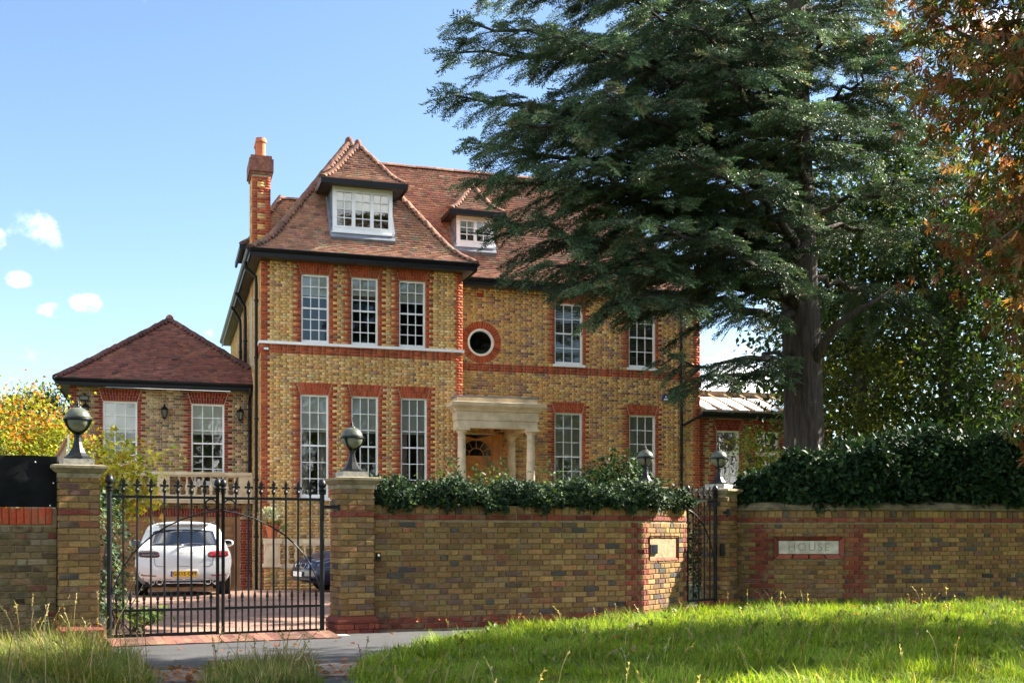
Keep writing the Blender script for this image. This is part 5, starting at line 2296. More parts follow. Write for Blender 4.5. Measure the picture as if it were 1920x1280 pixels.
# threshold of paving bricks under the gates
cols = pick([(3, (.155, .072, .052), .2), (1, (.115, .055, .045), .2)], 60)
pm = MB()
pm.box(-.050, .050, -.27, .27, -.05, .006, cham=.004)
pme = pm.mesh('paver', M['brick_o'])
for i in range(26):
    u = .36 + i * .103
    o = link('paver', pme, driveway)
    x, y = gx(u)
    o.location = (x + .03, y - .34 + random.uniform(-.004, .004), .030)
    o.rotation_euler = (R(4.5) + random.gauss(0, .006), 0, GDIR + random.gauss(0, .010))
    o.color = (*cols[i], 1)
pm = MB()
pm.box(-.13, .13, -.105, .105, -.05, .006, cham=.004)
pme = pm.mesh('slab', M['stone_grey'])
o = link('slab', pme, driveway)
o.location = gx(3.15)[0] - .10, gx(3.1)[1] - .3, .006
o.rotation_euler = (0, 0, GDIR)


# ================================================================== cars
def cr1(xs, ys, q):
    """Catmull-Rom through (xs, ys) at q; ys may be (n,k)"""
    xs, ys = np.array(xs, float), np.array(ys, float)
    out = []
    for v in np.atleast_1d(q):
        i = int(np.clip(np.searchsorted(xs, v) - 1, 0, len(xs) - 2))
        t = (v - xs[i]) / (xs[i + 1] - xs[i])
        m = lambda k: (ys[min(k + 1, len(xs) - 1)] - ys[max(k - 1, 0)]) / (xs[min(k + 1, len(xs) - 1)] - xs[max(k - 1, 0)])
        h = xs[i + 1] - xs[i]
        t2, t3 = t * t, t * t * t
        out.append((2 * t3 - 3 * t2 + 1) * ys[i] + (t3 - 2 * t2 + t) * h * m(i) + (-2 * t3 + 3 * t2) * ys[i + 1] + (t3 - t2) * h * m(i + 1))
    return np.array(out)


def car(name, label, loc, rz, St, LV, paint, glass_rng, rear_y, front_y, track_y, wheel_r, half_w, belt, gtop):
    """St: stations along y (0 = tail); LV[i]: rows of (half width, z) from sill to roof edge at each station"""
    t = tag(empty(name, loc, rz), label, 'car')
    nq, ml = 40, 26
    ys = np.linspace(St[0], St[-1], nq)
    lv = np.array(LV, float)
    k = lv.shape[1]
    g = cr1(St, lv.reshape(len(St), -1), ys).reshape(nq, k, 2)
    lp = np.linspace(0, k - 1, ml)
    G = np.array([cr1(np.arange(k), g[i], lp) for i in range(nq)])      # nq, ml, 2
    yend = lambda z, tab: float(np.interp(z, [a for a, b in tab], [b for a, b in tab]))
    body, glass = MB(), MB()

    def P(i, j, s):
        w, z = G[i, j]
        y = ys[i]
        f = i / (nq - 1)
        if rear_y and f < .14:
            y = y + yend(z, rear_y) * (1 - f / .14) ** 1.5
        if front_y and f > .86:
            y = y - yend(z, front_y) * (1 - (1 - f) / .14) ** 1.5
        return (s * w, y, z)
    for s in (-1, 1):
        for i in range(nq - 1):
            for j in range(ml - 1):
                q = [P(i, j, s), P(i + 1, j, s), P(i + 1, j + 1, s), P(i, j + 1, s)]
                jj = (lp[j] + lp[j + 1]) / 2
                isg = belt < jj < gtop and glass_rng[0] < (ys[i] + ys[i + 1]) / 2 < glass_rng[1]
                (glass if isg else body).add(q, [(0, 1, 2, 3) if s > 0 else (3, 2, 1, 0)])
    nc = 12
    for i in range(nq - 1):       # roof, bonnet, boot
        for c in range(nc):
            q = []
            for (ii, cc) in ((i, c), (i, c + 1), (i + 1, c + 1), (i + 1, c)):
                x0, y0, z0 = P(ii, ml - 1, 1)
                u = -1 + 2 * cc / nc
                q.append((u * x0, y0 - (.0), z0 + .045 * (1 - u * u)))
            body.add(q, [(0, 1, 2, 3)])
    for end, tab, sg in ((0, rear_y, -1), (nq - 1, front_y, 1)):
        for j in range(ml - 1):
            for c in range(nc):
                q = []
                for (jj, cc) in ((j, c), (j, c + 1), (j + 1, c + 1), (j + 1, c)):
                    x0, y0, z0 = P(end, jj, 1)
                    u = -1 + 2 * cc / nc
                    q.append((u * x0, y0 + sg * .11 * (1 - u * u), z0 + (.045 * (1 - u * u) if jj == ml - 1 else 0)))
                body.add(q, [(0, 1, 2, 3) if sg < 0 else (3, 2, 1, 0)])
    o = body.weld().build('body', paint, t, smooth=True, local=True)
    glass.weld().build('side_window', M['carglass'], t, smooth='all', local=True)
    # underside and wheels
    mb = MB()
    mb.box(-half_w * .80, half_w * .80, .35, St[-1] - .25, .20, .42)
    mb.build('underbody', M['plastic'], t, local=True)
    tyre = MB()
    tyre.lathe([(wheel_r * .66, -.12), (wheel_r * .93, -.125), (wheel_r, -.095), (wheel_r, .095), (wheel_r * .93, .125), (wheel_r * .66, .12)], 36)
    tm = tyre.mesh('tyre', M['rubber'], smooth=True)
    rim = MB()
    rim.lathe([(.0, .075), (.06, .085), (.07, .07), (.07, .06)], 16)
    for q in range(5):
        a = 2 * math.pi * q / 5
        ca, sa = math.cos(a), math.sin(a)
        for w0, w1 in ((.0, 1),):
            p_in, p_out = .05, wheel_r * .66
            n_ = (-sa, ca)
            rim.add([(ca * p_in + n_[0] * .035, sa * p_in + n_[1] * .035, .08), (ca * p_in - n_[0] * .035, sa * p_in - n_[1] * .035, .08),
                     (ca * p_out - n_[0] * .05, sa * p_out - n_[1] * .05, .095), (ca * p_out + n_[0] * .05, sa * p_out + n_[1] * .05, .095),
                     (ca * p_in + n_[0] * .035, sa * p_in + n_[1] * .035, .05), (ca * p_in - n_[0] * .035, sa * p_in - n_[1] * .035, .05),
                     (ca * p_out - n_[0] * .05, sa * p_out - n_[1] * .05, .06), (ca * p_out + n_[0] * .05, sa * p_out + n_[1] * .05, .06)],
                    [(3, 2, 1, 0), (0, 1, 5, 4), (1, 2, 6, 5), (2, 3, 7, 6), (3, 0, 4, 7)])
    vs, n = [], 36
    for r_, z_ in ((wheel_r * .70, .10), (wheel_r * .66, .115), (wheel_r * .62, .10), (wheel_r * .61, .02)):
        vs += [(r_ * math.cos(2 * math.pi * q / n), r_ * math.sin(2 * math.pi * q / n), z_) for q in range(n)]
    rim.add(vs, [(i * n + q, i * n + (q + 1) % n, (i + 1) * n + (q + 1) % n, (i + 1) * n + q) for i in range(3) for q in range(n)])
    rm = rim.mesh('rim', M['chrome'], smooth=True)
    hub = MB()
    hub.lathe([(wheel_r * .66, -.01), (wheel_r * .66, .0), (0, .001)], 24)
    hm = hub.mesh('brake_disc', M['plastic'])
    arch = MB()
    arch.lathe([(wheel_r * 1.16, -.02), (wheel_r * 1.16, .0), (0, .002)], 36)
    am = arch.mesh('wheel_arch', M['plastic'])
    for y in track_y:
        for s in (-1, 1):
            w = empty('wheel', (0, 0, 0), 0)
            w.parent = t
            w.location = (s * (half_w - .115), y, wheel_r)
            w.rotation_euler = (0, R(90) * s, 0)
            for me in (tm, rm, hm):
                link(me.name.split('.')[0], me, w, None, True)
            a = link('wheel_arch', am, t, None, True)
            a.location = (s * (half_w - .012), y, wheel_r + .01)
            a.rotation_euler = (0, R(90) * s, 0)
    return t


def plate_text(body, size, parent, loc, rot, mat):
    cu = bpy.data.curves.new('lettering', 'FONT')
    cu.body = body
    cu.size = size
    cu.align_x = 'CENTER'
    cu.align_y = 'CENTER'
    cu.extrude = .0015
    cu.offset = .0015
    tmp = bpy.data.objects.new('tmp', cu)
    COLL.objects.link(tmp)
    me = bpy.data.meshes.new_from_object(tmp.evaluated_get(bpy.context.evaluated_depsgraph_get()))
    bpy.data.objects.remove(tmp)
    me.materials.clear()
    me.materials.append(mat)
    o = link('lettering', me, parent, None, True)
    o.location = loc
    o.rotation_euler = rot
    return o


# white SUV, tail towards the gates
St = [0, .30, .75, 1.5, 2.3, 2.75, 3.15, 3.7, 4.3, 4.62]
LV = []
rows_ = [  # half widths and heights: sill, lower, mid, shoulder, belt, glass top, roof edge
    [(.68, .30), (.84, .40), (.935, .62), (.93, .86), (.85, 1.04), (.70, 1.36), (.58, 1.46)],
    [(.72, .30), (.88, .42), (.955, .62), (.95, .87), (.87, 1.05), (.72, 1.40), (.58, 1.49)],
    [(.84, .20), (.945, .34), (.965, .62), (.955, .88), (.875, 1.05), (.73, 1.42), (.58, 1.515)],
    [(.84, .20), (.935, .34), (.955, .62), (.945, .87), (.875, 1.04), (.73, 1.44), (.58, 1.53)],
    [(.84, .20), (.935, .34), (.955, .62), (.945, .86), (.875, 1.02), (.72, 1.42), (.57, 1.51)],
    [(.84, .20), (.935, .34), (.955, .62), (.945, .86), (.875, 1.01), (.74, 1.32), (.60, 1.40)],
    [(.84, .20), (.945, .34), (.965, .62), (.95, .85), (.88, .98), (.80, 1.06), (.68, 1.10)],
    [(.84, .20), (.945, .34), (.965, .62), (.945, .82), (.86, .93), (.74, .98), (.60, 1.00)],
    [(.82, .22), (.92, .36), (.93, .60), (.90, .76), (.80, .84), (.66, .88), (.50, .90)],
    [(.74, .26), (.80, .38), (.80, .55), (.76, .68), (.68, .75), (.55, .78), (.42, .80)]]
LV = rows_
rear = [(.2, .10), (.36, .03), (.45, .0), (.62, .02), (.86, .05), (.98, .10), (1.05, .15), (1.36, .40), (1.46, .46), (1.6, .46)]
front = [(.2, .1), (.5, .0), (.7, .02), (.8, .08)]
suv = car('white_suv', 'white SUV parked tail first behind the drive gates', (.375, 24.15, -.015), 0, St, LV, M['carwhite'], (.55, 3.0), rear, front, (.92, 3.72), .37, .955, 4.15, 4.95)


def tail(x, z, off=0.0):
    """a point on the tail surface"""
    w = float(np.interp(z, [.30, .40, .62, .86, 1.04, 1.36, 1.46], [.68, .84, .935, .93, .85, .70, .58]))
    u = max(-1, min(1, x / w))
    y = float(np.interp(z, [a for a, b in rear], [b for a, b in rear]))
    return (x, y - .11 * (1 - u * u) - off, z)


def tail_patch(name, outline, mat, off=.012, n=14, m=8, parent=suv, thick=True):
    """outline(u,v) with u,v in 0..1 -> x,z; a patch lying on the tail"""
    mb = MB()
    vs, fs = [], []
    for i in range(n + 1):
        for j in range(m + 1):
            x, z = outline(i / n, j / m)
            e = min(i, n - i, j, m - j)
            vs.append(tail(x, z, off if e > 0 else -.004))
    for i in range(n):
        for j in range(m):
            fs.append((i * (m + 1) + j, (i + 1) * (m + 1) + j, (i + 1) * (m + 1) + j + 1, i * (m + 1) + j + 1))
    mb.add(vs, fs)
    return mb.build(name, mat, parent, smooth='all', local=True)


tail_patch('rear_window', lambda u, v: ((-1 + 2 * u) * (.735 - .12 * v - .05 * (abs(2 * u - 1) ** 6) * (1 - v)), 1.045 + .35 * v - .035 * (2 * u - 1) ** 2 * v), M['carglass'], .012, 18, 10)
for s in (-1, 1):
    tail_patch('tail_light', lambda u, v, s=s: (s * (.47 + .42 * u), .80 + .015 * u + .145 * (v - .5) * (1 - .35 * (2 * u - 1) ** 4) + .07), M['redlamp'] if s > 0 else M['redlamp_shaded'], .018, 12, 6)  # left lamp carries its shade in the darker colour
    tail_patch('reflector', lambda u, v, s=s: (s * (.52 + .33 * u), .425 + .028 * v + .015 * u), M['redlamp'], .012, 6, 3)
    mb = MB()
    for dx in (-.075, .075):
        x, y, z = tail(s * (.55) + dx, .31, .03)
        mb.M = Matrix.Translation((x, y, .315)) @ Matrix.Rotation(R(90), 4, 'X')
        mb.lathe([(.045, -.12), (.06, -.12), (.062, .02), (.045, .02), (.044, -.10)], 16)
    mb.build('exhaust', M['chrome'], suv, smooth=True, local=True)
    mb = MB()
    mb.M = Matrix.Translation((s * 1.0, 2.42, 1.085)) @ Matrix.Rotation(R(-8 * s), 4, 'Z') @ Matrix.Scale(1.0, 4)
    n = 12
    vs, fs = [], []
    for i, (yy_, sc_) in enumerate(((-.07, .72), (-.06, .95), (0, 1.0), (.07, .8), (.12, .35))):
        for k in range(16):
            a = 2 * math.pi * k / 16
            ca, sa = math.cos(a), math.sin(a)
            vs.append((.125 * sc_ * math.copysign(abs(ca) ** .75, ca), yy_, .078 * sc_ * math.copysign(abs(sa) ** .8, sa)))
    fs = [(i * 16 + k, i * 16 + (k + 1) % 16, (i + 1) * 16 + (k + 1) % 16, (i + 1) * 16 + k) for i in range(4) for k in range(16)] + [tuple(range(64, 80))]
    mb.add(vs, fs)
    mb.box(-.2 * (s > 0) - .0, .2 * (s < 0), .0, .05, -.07, -.045)
    mi = mb.build('door_mirror', M['carwhite'], suv, smooth='all', local=True)
    mb2 = MB(mb.M)
    mb2.add([(.095 * math.copysign(abs(math.cos(a)) ** .75, math.cos(a)), -.072, .06 * math.copysign(abs(math.sin(a)) ** .8, math.sin(a))) for a in np.linspace(0, 2 * math.pi, 17)[:-1]], [tuple(range(16))])
    mb2.build('mirror_glass', M['carglass'], mi, local=True)
    mb = MB()
    mb.tube([(s * .60, .50, 1.50), (s * .615, .75, 1.55), (s * .62, 1.6, 1.565), (s * .61, 2.3, 1.55), (s * .60, 2.6, 1.47)], .02, 8)
    mb.build('roof_rail', M['plastic'], suv, smooth=True, local=True)
mb = MB()
mb.box(-.50, .50, .28, .52, 1.475, 1.505)
mb.build('spoiler', M['carwhite'], suv, local=True)
tail_patch('bumper_insert', lambda u, v: ((-1 + 2 * u) * (.66 - .06 * (1 - v)), .285 + .06 * v), M['plastic'], .02, 16, 4)
tail_patch('skid_plate', lambda u, v: ((-1 + 2 * u) * .42, .275 + .035 * v), M['chrome'], .03, 12, 3)
for x0_, x1_ in ((-.38, -.22), (-.19, -.01), (.02, .19), (.22, .38)):
    tail_patch('vent_slot', lambda u, v, a=x0_, b=x1_: (a + (b - a) * u, .362 + .016 * v), M['plastic'], .006, 5, 2)
tail_patch('plate_recess', lambda u, v: ((-1 + 2 * u) * (.36 - .05 * v), .405 + .19 * v), M['carwhite'], .004, 12, 5)
mb = MB()
yp = tail(0, .48)[1] - .012
mb.box(-.26, .26, yp - .012, yp, .425, .54)
np_ = mb.build('number_plate', M['plate'], suv, local=True)
mb = MB()
mb.box(-.26, -.222, yp - .0135, yp - .012, .425, .54)
mb.build('country_band', M['euroblue'], np_, local=True)
plate_text('GX15 OPF', .105, np_, (.02, yp - .014, .483), (R(90), 0, 0), M['plastic'])
ya_ = tail(0, .88)[1]
plate_text('P O R S C H E', .062, suv, (0, ya_ - .006, .90), (R(90), 0, 0), M['chrome'])
plate_text('Macan', .055, suv, (0, ya_ - .004, .825), (R(90), 0, 0), M['chrome'])
mb = MB()
a_, b_ = tail(-.05, 1.075, .035), tail(.40, 1.085, .03)
mb.tube([a_, tail(.15, 1.095, .04), b_], .012, 6)
mb.lathe([(.028, 0), (.028, .03), (.015, .05)], 10, tail(-.03, 1.03, .03))
mb.build('rear_wiper', M['chrome'], suv, local=True)
for s in (-1, 1):
    pts = [tail(s * .60, 1.0, .002), tail(s * .58, .8, .002), tail(s * .56, .66, .002), tail(s * .50, .63, .002), tail(0, .63, .002)]
    mb = MB()
    mb.tube(pts, .005, 5)
    mb.build('tailgate_gap', M['plastic'], suv, local=True)

# dark blue saloon, nose pointing left
St2 = [0, .3, .9, 1.6, 2.3, 2.9, 3.4, 4.0, 4.45, 4.75]
LV2 = [
    [(.70, .28), (.78, .36), (.82, .60), (.80, .80), (.74, .90), (.62, .95), (.45, .97)],
    [(.80, .22), (.88, .34), (.90, .62), (.88, .84), (.80, .94), (.66, .99), (.48, 1.01)],
    [(.82, .20), (.91, .32), (.93, .60), (.91, .84), (.84, .95), (.70, 1.12), (.50, 1.20)],
    [(.82, .20), (.905, .32), (.925, .58), (.905, .82), (.84, .94), (.66, 1.34), (.50, 1.42)],
    [(.82, .20), (.905, .32), (.925, .58), (.905, .82), (.84, .93), (.66, 1.37), (.50, 1.45)],
    [(.82, .20), (.905, .32), (.925, .58), (.905, .81), (.84, .92), (.68, 1.28), (.52, 1.36)],
    [(.82, .20), (.91, .32), (.93, .58), (.91, .80), (.84, .90), (.74, .97), (.56, 1.00)],
    [(.82, .20), (.91, .32), (.93, .56), (.90, .75), (.82, .84), (.68, .88), (.50, .90)],
    [(.80, .22), (.88, .33), (.89, .52), (.85, .68), (.77, .77), (.62, .81), (.46, .83)],
    [(.68, .25), (.76, .33), (.77, .48), (.74, .60), (.67, .69), (.54, .73), (.40, .75)]]
front2 = [(.2, .10), (.35, .0), (.5, .02), (.65, .08), (.75, .14)]
HB = R(90 + 14)
saloon = car('blue_saloon', 'dark blue saloon car, nose showing between gate and pillar', (2.78 + 4.75 * math.cos(R(14)) + .17, 26.12 + 4.75 * math.sin(R(14)) - .45, -.03), HB, St2, LV2, M['carblue'],
             (1.2, 3.35), [(.2, .1), (.5, .0), (.9, .1)], front2, (.95, 3.83), .335, .925, 4.12, 4.95)
nose = lambda x, z: (x, 4.75 - float(np.interp(z, [a for a, b in front2], [b for a, b in front2])) + .11 * (1 - (x / float(np.interp(z, [.25, .33, .48, .6, .69], [.68, .76, .77, .74, .67]))) ** 2), z)
for s in (-1, 1):
    mb = MB()
    vs = []
    for i in range(9):
        for j in range(4):
            x = s * (.42 + .34 * i / 8)
            z = .555 + .025 * i / 8 + (.11 - .03 * i / 8) * j / 3
            p = nose(x, z)
            vs.append((p[0], p[1] + .012 - (.16 * (i / 8) ** 2), p[2]))
    mb.add(vs, [(i * 4 + j, (i + 1) * 4 + j, (i + 1) * 4 + j + 1, i * 4 + j + 1) for i in range(8) for j in range(3)])
    mb.build('headlight', M['chrome'], saloon, smooth='all', local=True)
    mb = MB()
    q = [nose(s * x, z) for x, z in ((.06, .56), (.28, .56), (.30, .64), (.06, .66))]
    mb.tube([(x, y + .012, z) for x, y, z in q + q[:1]], .014, 6)
    mb.build('grille_surround', M['chrome'], saloon, local=True)
    mb = MB()
    q = [nose(s * x, z) for x, z in ((.06, .56), (.28, .56), (.30, .64), (.06, .66))]
    mb.add([(x, y + .006, z) for x, y, z in q], [(0, 1, 2, 3)])
    for x in (.10, .14, .18, .22, .26):
        p0_, p1_ = nose(s * x, .565), nose(s * x, .645)
        mb.tube([(p0_[0], p0_[1] + .012, p0_[2]), (p1_[0], p1_[1] + .012, p1_[2])], .006, 5)
    mb.build('grille', M['plastic'], saloon, local=True)
mb = MB()
yq = nose(0, .42)[1] + .012
mb.box(-.26, .26, yq, yq + .012, .36, .47)
mb.build('number_plate', M['platew'], saloon, local=True)
mb = MB()
q = [nose(x, .30) for x in np.linspace(-.6, .6, 13)]
mb.tube([(x, y + .015, z) for x, y, z in q], .035, 8)
mb.build('lower_grille', M['plastic'], saloon, smooth=True, local=True)

# ================================================================== vegetation
def unit(v):
    return v / np.maximum(np.linalg.norm(v, axis=-1, keepdims=True), 1e-9)


def rots(d, up=None, roll=0.0):
    """(n,3,3) with x along d and z near up"""
    d = unit(np.asarray(d, float))
    n = len(d)
    if up is None:
        up = rng.normal(0, 1, (n, 3))
    up = np.broadcast_to(np.asarray(up, float), (n, 3)) + rng.normal(0, roll, (n, 3)) if roll else np.broadcast_to(np.asarray(up, float), (n, 3))
    y = np.cross(up, d)
    bad = np.linalg.norm(y, axis=1) < 1e-3
    y[bad] = np.cross(np.array([1., .3, .2]), d[bad])
    y = unit(y)
    z = np.cross(d, y)
    return np.stack([d, y, z], axis=2)


def scatter(tV, tF, pos, rot, scale, col):
    n, k = len(pos), len(tV)
    scale = np.broadcast_to(np.asarray(scale, float), (n,)) if np.ndim(scale) <= 1 else scale
    V = np.einsum('nij,kj->nki', rot, tV) * scale[:, None, None] + np.asarray(pos)[:, None, :]
    F = (np.asarray(tF)[None] + (np.arange(n) * k)[:, None, None]).reshape(-1, np.asarray(tF).shape[1])
    return V.reshape(-1, 3), F, np.repeat(col, len(tF), axis=0)


LEAF_V = np.array([(0, 0, 0), (.45, -.27, .07), (1, 0, -.04), (.45, .27, .07)])
LEAF_F = np.array([(0, 1, 2), (0, 2, 3)])
NARROW_V = np.array([(0, 0, 0), (.45, -.17, .05), (1, 0, -.08), (.45, .17, .05)])
# ivy and maple leaf: three pointed lobes
LOBE_V = np.array([(0, 0, 0), (.35, -.42, .04), (.55, -.14, 0), (1, 0, -.05), (.55, .14, 0), (.35, .42, .04)])
LOBE_F = np.array([(0, 1, 2), (0, 2, 3), (0, 3, 4), (0, 4, 5)])


def palm_template():
    V, F = [], []
    for a, l in ((-75, .65), (-38, .9), (0, 1.0), (38, .9), (75, .65)):
        ca, sa = math.cos(R(a)), math.sin(R(a))
        b = len(V)
        for x, y, z in ((0, 0, 0), (.62, -.13, .03), (1, 0, -.16), (.62, .13, .03)):
            x, y = x * l, y * l
            V.append((x * ca - y * sa, x * sa + y * ca, z - .10 * x))
        F += [(b, b + 1, b + 2), (b, b + 2, b + 3)]
    return np.array(V), np.array(F)


PALM_V, PALM_F = palm_template()


def spray_template(seed):
    """a flat drooping cedar spray, built of needle tufts on side twigs"""
    rs = np.random.default_rng(seed)
    V, F = [], []

    def tuft(p, d, l, w):
        d = d / np.linalg.norm(d)
        s = np.cross(d, rs.normal(0, 1, 3))
        s /= np.linalg.norm(s)
        b = len(V)
        V.extend([p - s * w, p + s * w, p + d * l])
        F.append((b, b + 1, b + 2))
    L = 1.0
    for t in np.linspace(.05, 1, 12):
        p = np.array([t * L, 0, -.16 * t * t])
        tuft(p, np.array([1, rs.normal(0, .5), rs.normal(.1, .4)]), .15, .027)
    for i, t in enumerate(np.linspace(.08, .92, 12)):
        s = 1 if i % 2 else -1
        l = .36 * (1 - .62 * t) * rs.uniform(.75, 1.2)
        base = np.array([t * L, 0, -.16 * t * t])
        d = np.array([.75, s * .9, -.10])
        for q in np.linspace(.2, 1, 4):
            p = base + d * l * q + np.array([0, 0, -.10 * q * q * l])
            tuft(p, d + rs.normal(0, .55, 3) + np.array([0, 0, .1]), .135, .029)
    return np.array(V), np.array(F)


SPRAYS = [spray_template(s) for s in range(4)]

PAL_CEDAR = [(5, (.038, .070, .034), .22), (3, (.056, .095, .047), .2), (2.0, (.092, .130, .070), .18), (.5, (.10, .095, .045), .2)]
CEDAR_TIPS = [(5.37, 21.89, 10.58), (5.35, 21.37, 9.54), (5.42, 20.83, 10.77), (5.51, 20.80, 8.45), (6.02, 21.69, 11.95), (5.57, 20.25, 7.59), (5.90, 19.63, 6.67), (5.85, 19.13, 8.32), (6.52, 19.97, 6.01), (6.23, 18.80, 9.65), (6.58, 18.38, 7.41), (7.10, 19.27, 5.51), (6.99, 17.94, 8.49), (7.76, 18.86, 5.19), (7.63, 18.06, 6.41), (7.89, 17.98, 10.07), (8.16, 17.69, 7.62), (8.94, 17.66, 9.24), (6.67, 20.44, 12.18), (7.28, 18.69, 11.23), (9.62, 17.97, 11.04), (8.99, 19.73, 4.46), (9.46, 19.91, 3.99), (11.02, 20.16, 4.45), (12.85, 18.55, 10.16), (13.94, 18.74, 10.99), (13.74, 18.80, 9.23), (14.99, 19.47, 8.52), (15.73, 19.76, 10.55), (10.25, 17.26, 8.60), (11.70, 17.86, 11.10), (10.80, 24.93, 10.79), (13.09, 25.28, 13.11), (16.23, 24.32, 13.11), (9.24, 24.36, 12.27), (14.71, 24.26, 9.03), (16.86, 23.08, 10.79), (11.57, 23.65, 7.99),
              (8.0, 21.0, 13.4), (10.0, 19.0, 13.2), (13.5, 18.5, 13.0), (16.5, 20.5, 12.8), (11.5, 23.8, 14.5), (15.0, 22.5, 14.8),
              (15.5, 20.5, 9.5), (16.5, 21.5, 8.0), (17.0, 20.2, 11.5), (16.0, 22.0, 6.2), (10.0, 18.0, 9.9), (8.4, 19.4, 8.9), (7.4, 19.6, 7.4), (7.0, 20.5, 9.3), (8.2, 20.8, 10.2), (9.2, 20.5, 11.2), (7.8, 20.2, 6.9), (6.4, 20.2, 8.9)]
cedar = tag(empty('cedar_tree', (12.96, 21.13, 0)), 'tall dark cedar with layered drooping branches in front of the house', 'tree')
tr = lambda z: Vector((12.96 - .018 * z, 21.13 + .006 * z, z))
mb = MB()
tz = [-.2, .3, 1.2, 2.5, 4, 5.5, 7, 8.5, 10, 11.5, 13, 15, 17]
trd = [.62, .50, .44, .42, .405, .39, .36, .31, .27, .23, .18, .10, .03]
vs, fs = [], []
n = 28
for i, z in enumerate(tz):
    c = tr(z)
    for k in range(n):
        a = 2 * math.pi * k / n
        rr_ = trd[i] * (1 + .05 * math.sin(5 * a + z) + .025 * math.sin(11 * a - 2 * z) + random.uniform(-.02, .02))
        vs.append((c.x + rr_ * math.cos(a), c.y + rr_ * math.sin(a), z))
for i in range(len(tz) - 1):
    for k in range(n):
        fs.append((i * n + k, i * n + (k + 1) % n, (i + 1) * n + (k + 1) % n, (i + 1) * n + k))
mb.add(vs, fs)


def mat_bark():
    m, nt, b = new_mat('ridged_bark')
    p = geo_pos(nt)
    mpn = nd(nt, 'ShaderNodeMapping')
    mpn.inputs['Scale'].default_value = (1, 1, .13)
    nt.links.new(p, mpn.inputs['Vector'])
    n1 = noise(nt, 16, 5, .7, mpn.outputs[0])
    c = ramp2(nt, n1, [(.35, (.020, .015, .012)), (.6, (.075, .057, .043))])
    nt.links.new(c, b.inputs['Base Color'])
    b.inputs['Roughness'].default_value = .95
    bump(nt, b, n1, 1.0, .05)
    return m


M['cbark'] = mat_bark()
mb.build('trunk', M['cbark'], cedar, smooth='all')
sp_pos, sp_dir, sp_sc, sp_tn = [], [], [], []
tw = MB()
for ti, tip in enumerate(CEDAR_TIPS):
    tip = Vector(tip)
    if tip.x < 9 and tip.z > 5:
        tip += Vector((.05, 0, .22))
    hd = (tip - tr(tip.z))
    hl = Vector((hd.x, hd.y, 0)).length
    za = tip.z - .14 * hl + random.uniform(-.2, .25)
    if tip.z < 6.3:
        za = tip.z + .30 + .02 * hl
    A_ = tr(za)
    mid = A_.lerp(tip, random.uniform(.4, .6)) + Vector((random.uniform(-.7, .7), random.uniform(-.7, .7), random.uniform(-.1, .5) + .06 * hl))
    pts = []
    N_ = 14
    for i in range(N_ + 1):
        s = i / N_
        pts.append(A_ * (1 - s) ** 2 + mid * 2 * s * (1 - s) + tip * s * s + Vector((random.gauss(0, .07), random.gauss(0, .07), random.gauss(0, .06))) * (0 if i in (0, N_) else 1))
    lb = MB()
    r0 = min(.14, .03 + .013 * hl)
    lb.tube(pts, [r0 * (1 - .9 * i / N_) + .006 for i in range(N_ + 1)], 7)
    lb.build('limb', M['cbark'], cedar, smooth='all')
    d0 = (tip - A_).normalized()
    sd = Vector((-d0.y, d0.x, 0)).normalized()
    thin = .55 if tip.z < 5.0 else 1.0
    u_ = max(.16, .75 / max(hl, 1.0))
    side_ = 1
    while u_ < 1.0:
        # one flat side branch: sprays set along it like a feather, drooping to its tip
        i = min(N_ - 1, int(u_ * N_))
        p = pts[i].lerp(pts[i + 1], u_ * N_ - i)
        bl = (.45 + .95 * math.sin(min(1, u_ / .8) * math.pi * .55)) * (1.0 if u_ < .72 else 1.0 - .75 * (u_ - .72) / .28) * min(1, hl / 4 + .3) * random.uniform(.65, 1.15) * thin
        bd = (d0 * random.uniform(.35, .95) + sd * side_ * random.uniform(.6, 1.0) + Vector((0, 0, random.uniform(-.22, .16)))).normalized()
        bs = Vector((0, 0, 1)).cross(bd).normalized()
        m_ = max(3, int(bl / .098))
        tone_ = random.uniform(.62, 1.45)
        tw.tube([p, p + bd * bl * .5 + Vector((0, 0, -.055 * bl * bl)), p + bd * bl + Vector((0, 0, -.22 * bl * bl))], [.016, .010, .004], 4, cap=False)
        for e in range(m_):
            f = (e + .5) / m_
            q = p + bd * bl * f + Vector((0, 0, -.22 * (bl * f) ** 2))
            for g_ in (-1, 1):
                sp_pos.append(q + Vector((random.gauss(0, .025), random.gauss(0, .025), random.gauss(0, .03))))
                sp_dir.append(bd * random.uniform(.6, 1.1) + bs * g_ * random.uniform(.35, .95) * (1 - .6 * f) + Vector((0, 0, random.uniform(-.45, .12) - .30 * f)))
                sp_sc.append(random.uniform(.27, .46) * (1.0 - .2 * f))
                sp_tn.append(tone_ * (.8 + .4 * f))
        for g_ in range(3):
            sp_pos.append(p + bd * bl * .96 + Vector((0, 0, -.22 * bl * bl)))
            sp_dir.append(bd + bs * random.gauss(0, .3) + Vector((0, 0, random.uniform(-.75, -.15))))
            sp_sc.append(random.uniform(.32, .5))
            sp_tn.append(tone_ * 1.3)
        side_ = -side_
        u_ += random.uniform(.16, .30) / max(hl, 1.0) / (1.0 if thin == 1 else .6)
    for q in range(7):
        sp_pos.append(tip + Vector((random.gauss(0, .06), random.gauss(0, .06), random.gauss(0, .04))) - d0 * random.uniform(0, .35))
        sp_dir.append(d0 + Vector((random.gauss(0, .3), random.gauss(0, .3), random.uniform(-.6, .0))))
        sp_sc.append(random.uniform(.32, .55))
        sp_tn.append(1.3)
sp_pos, sp_dir, sp_sc = np.array(sp_pos), np.array(sp_dir), np.array(sp_sc)
ch = []
which = rng.integers(0, 4, len(sp_pos))
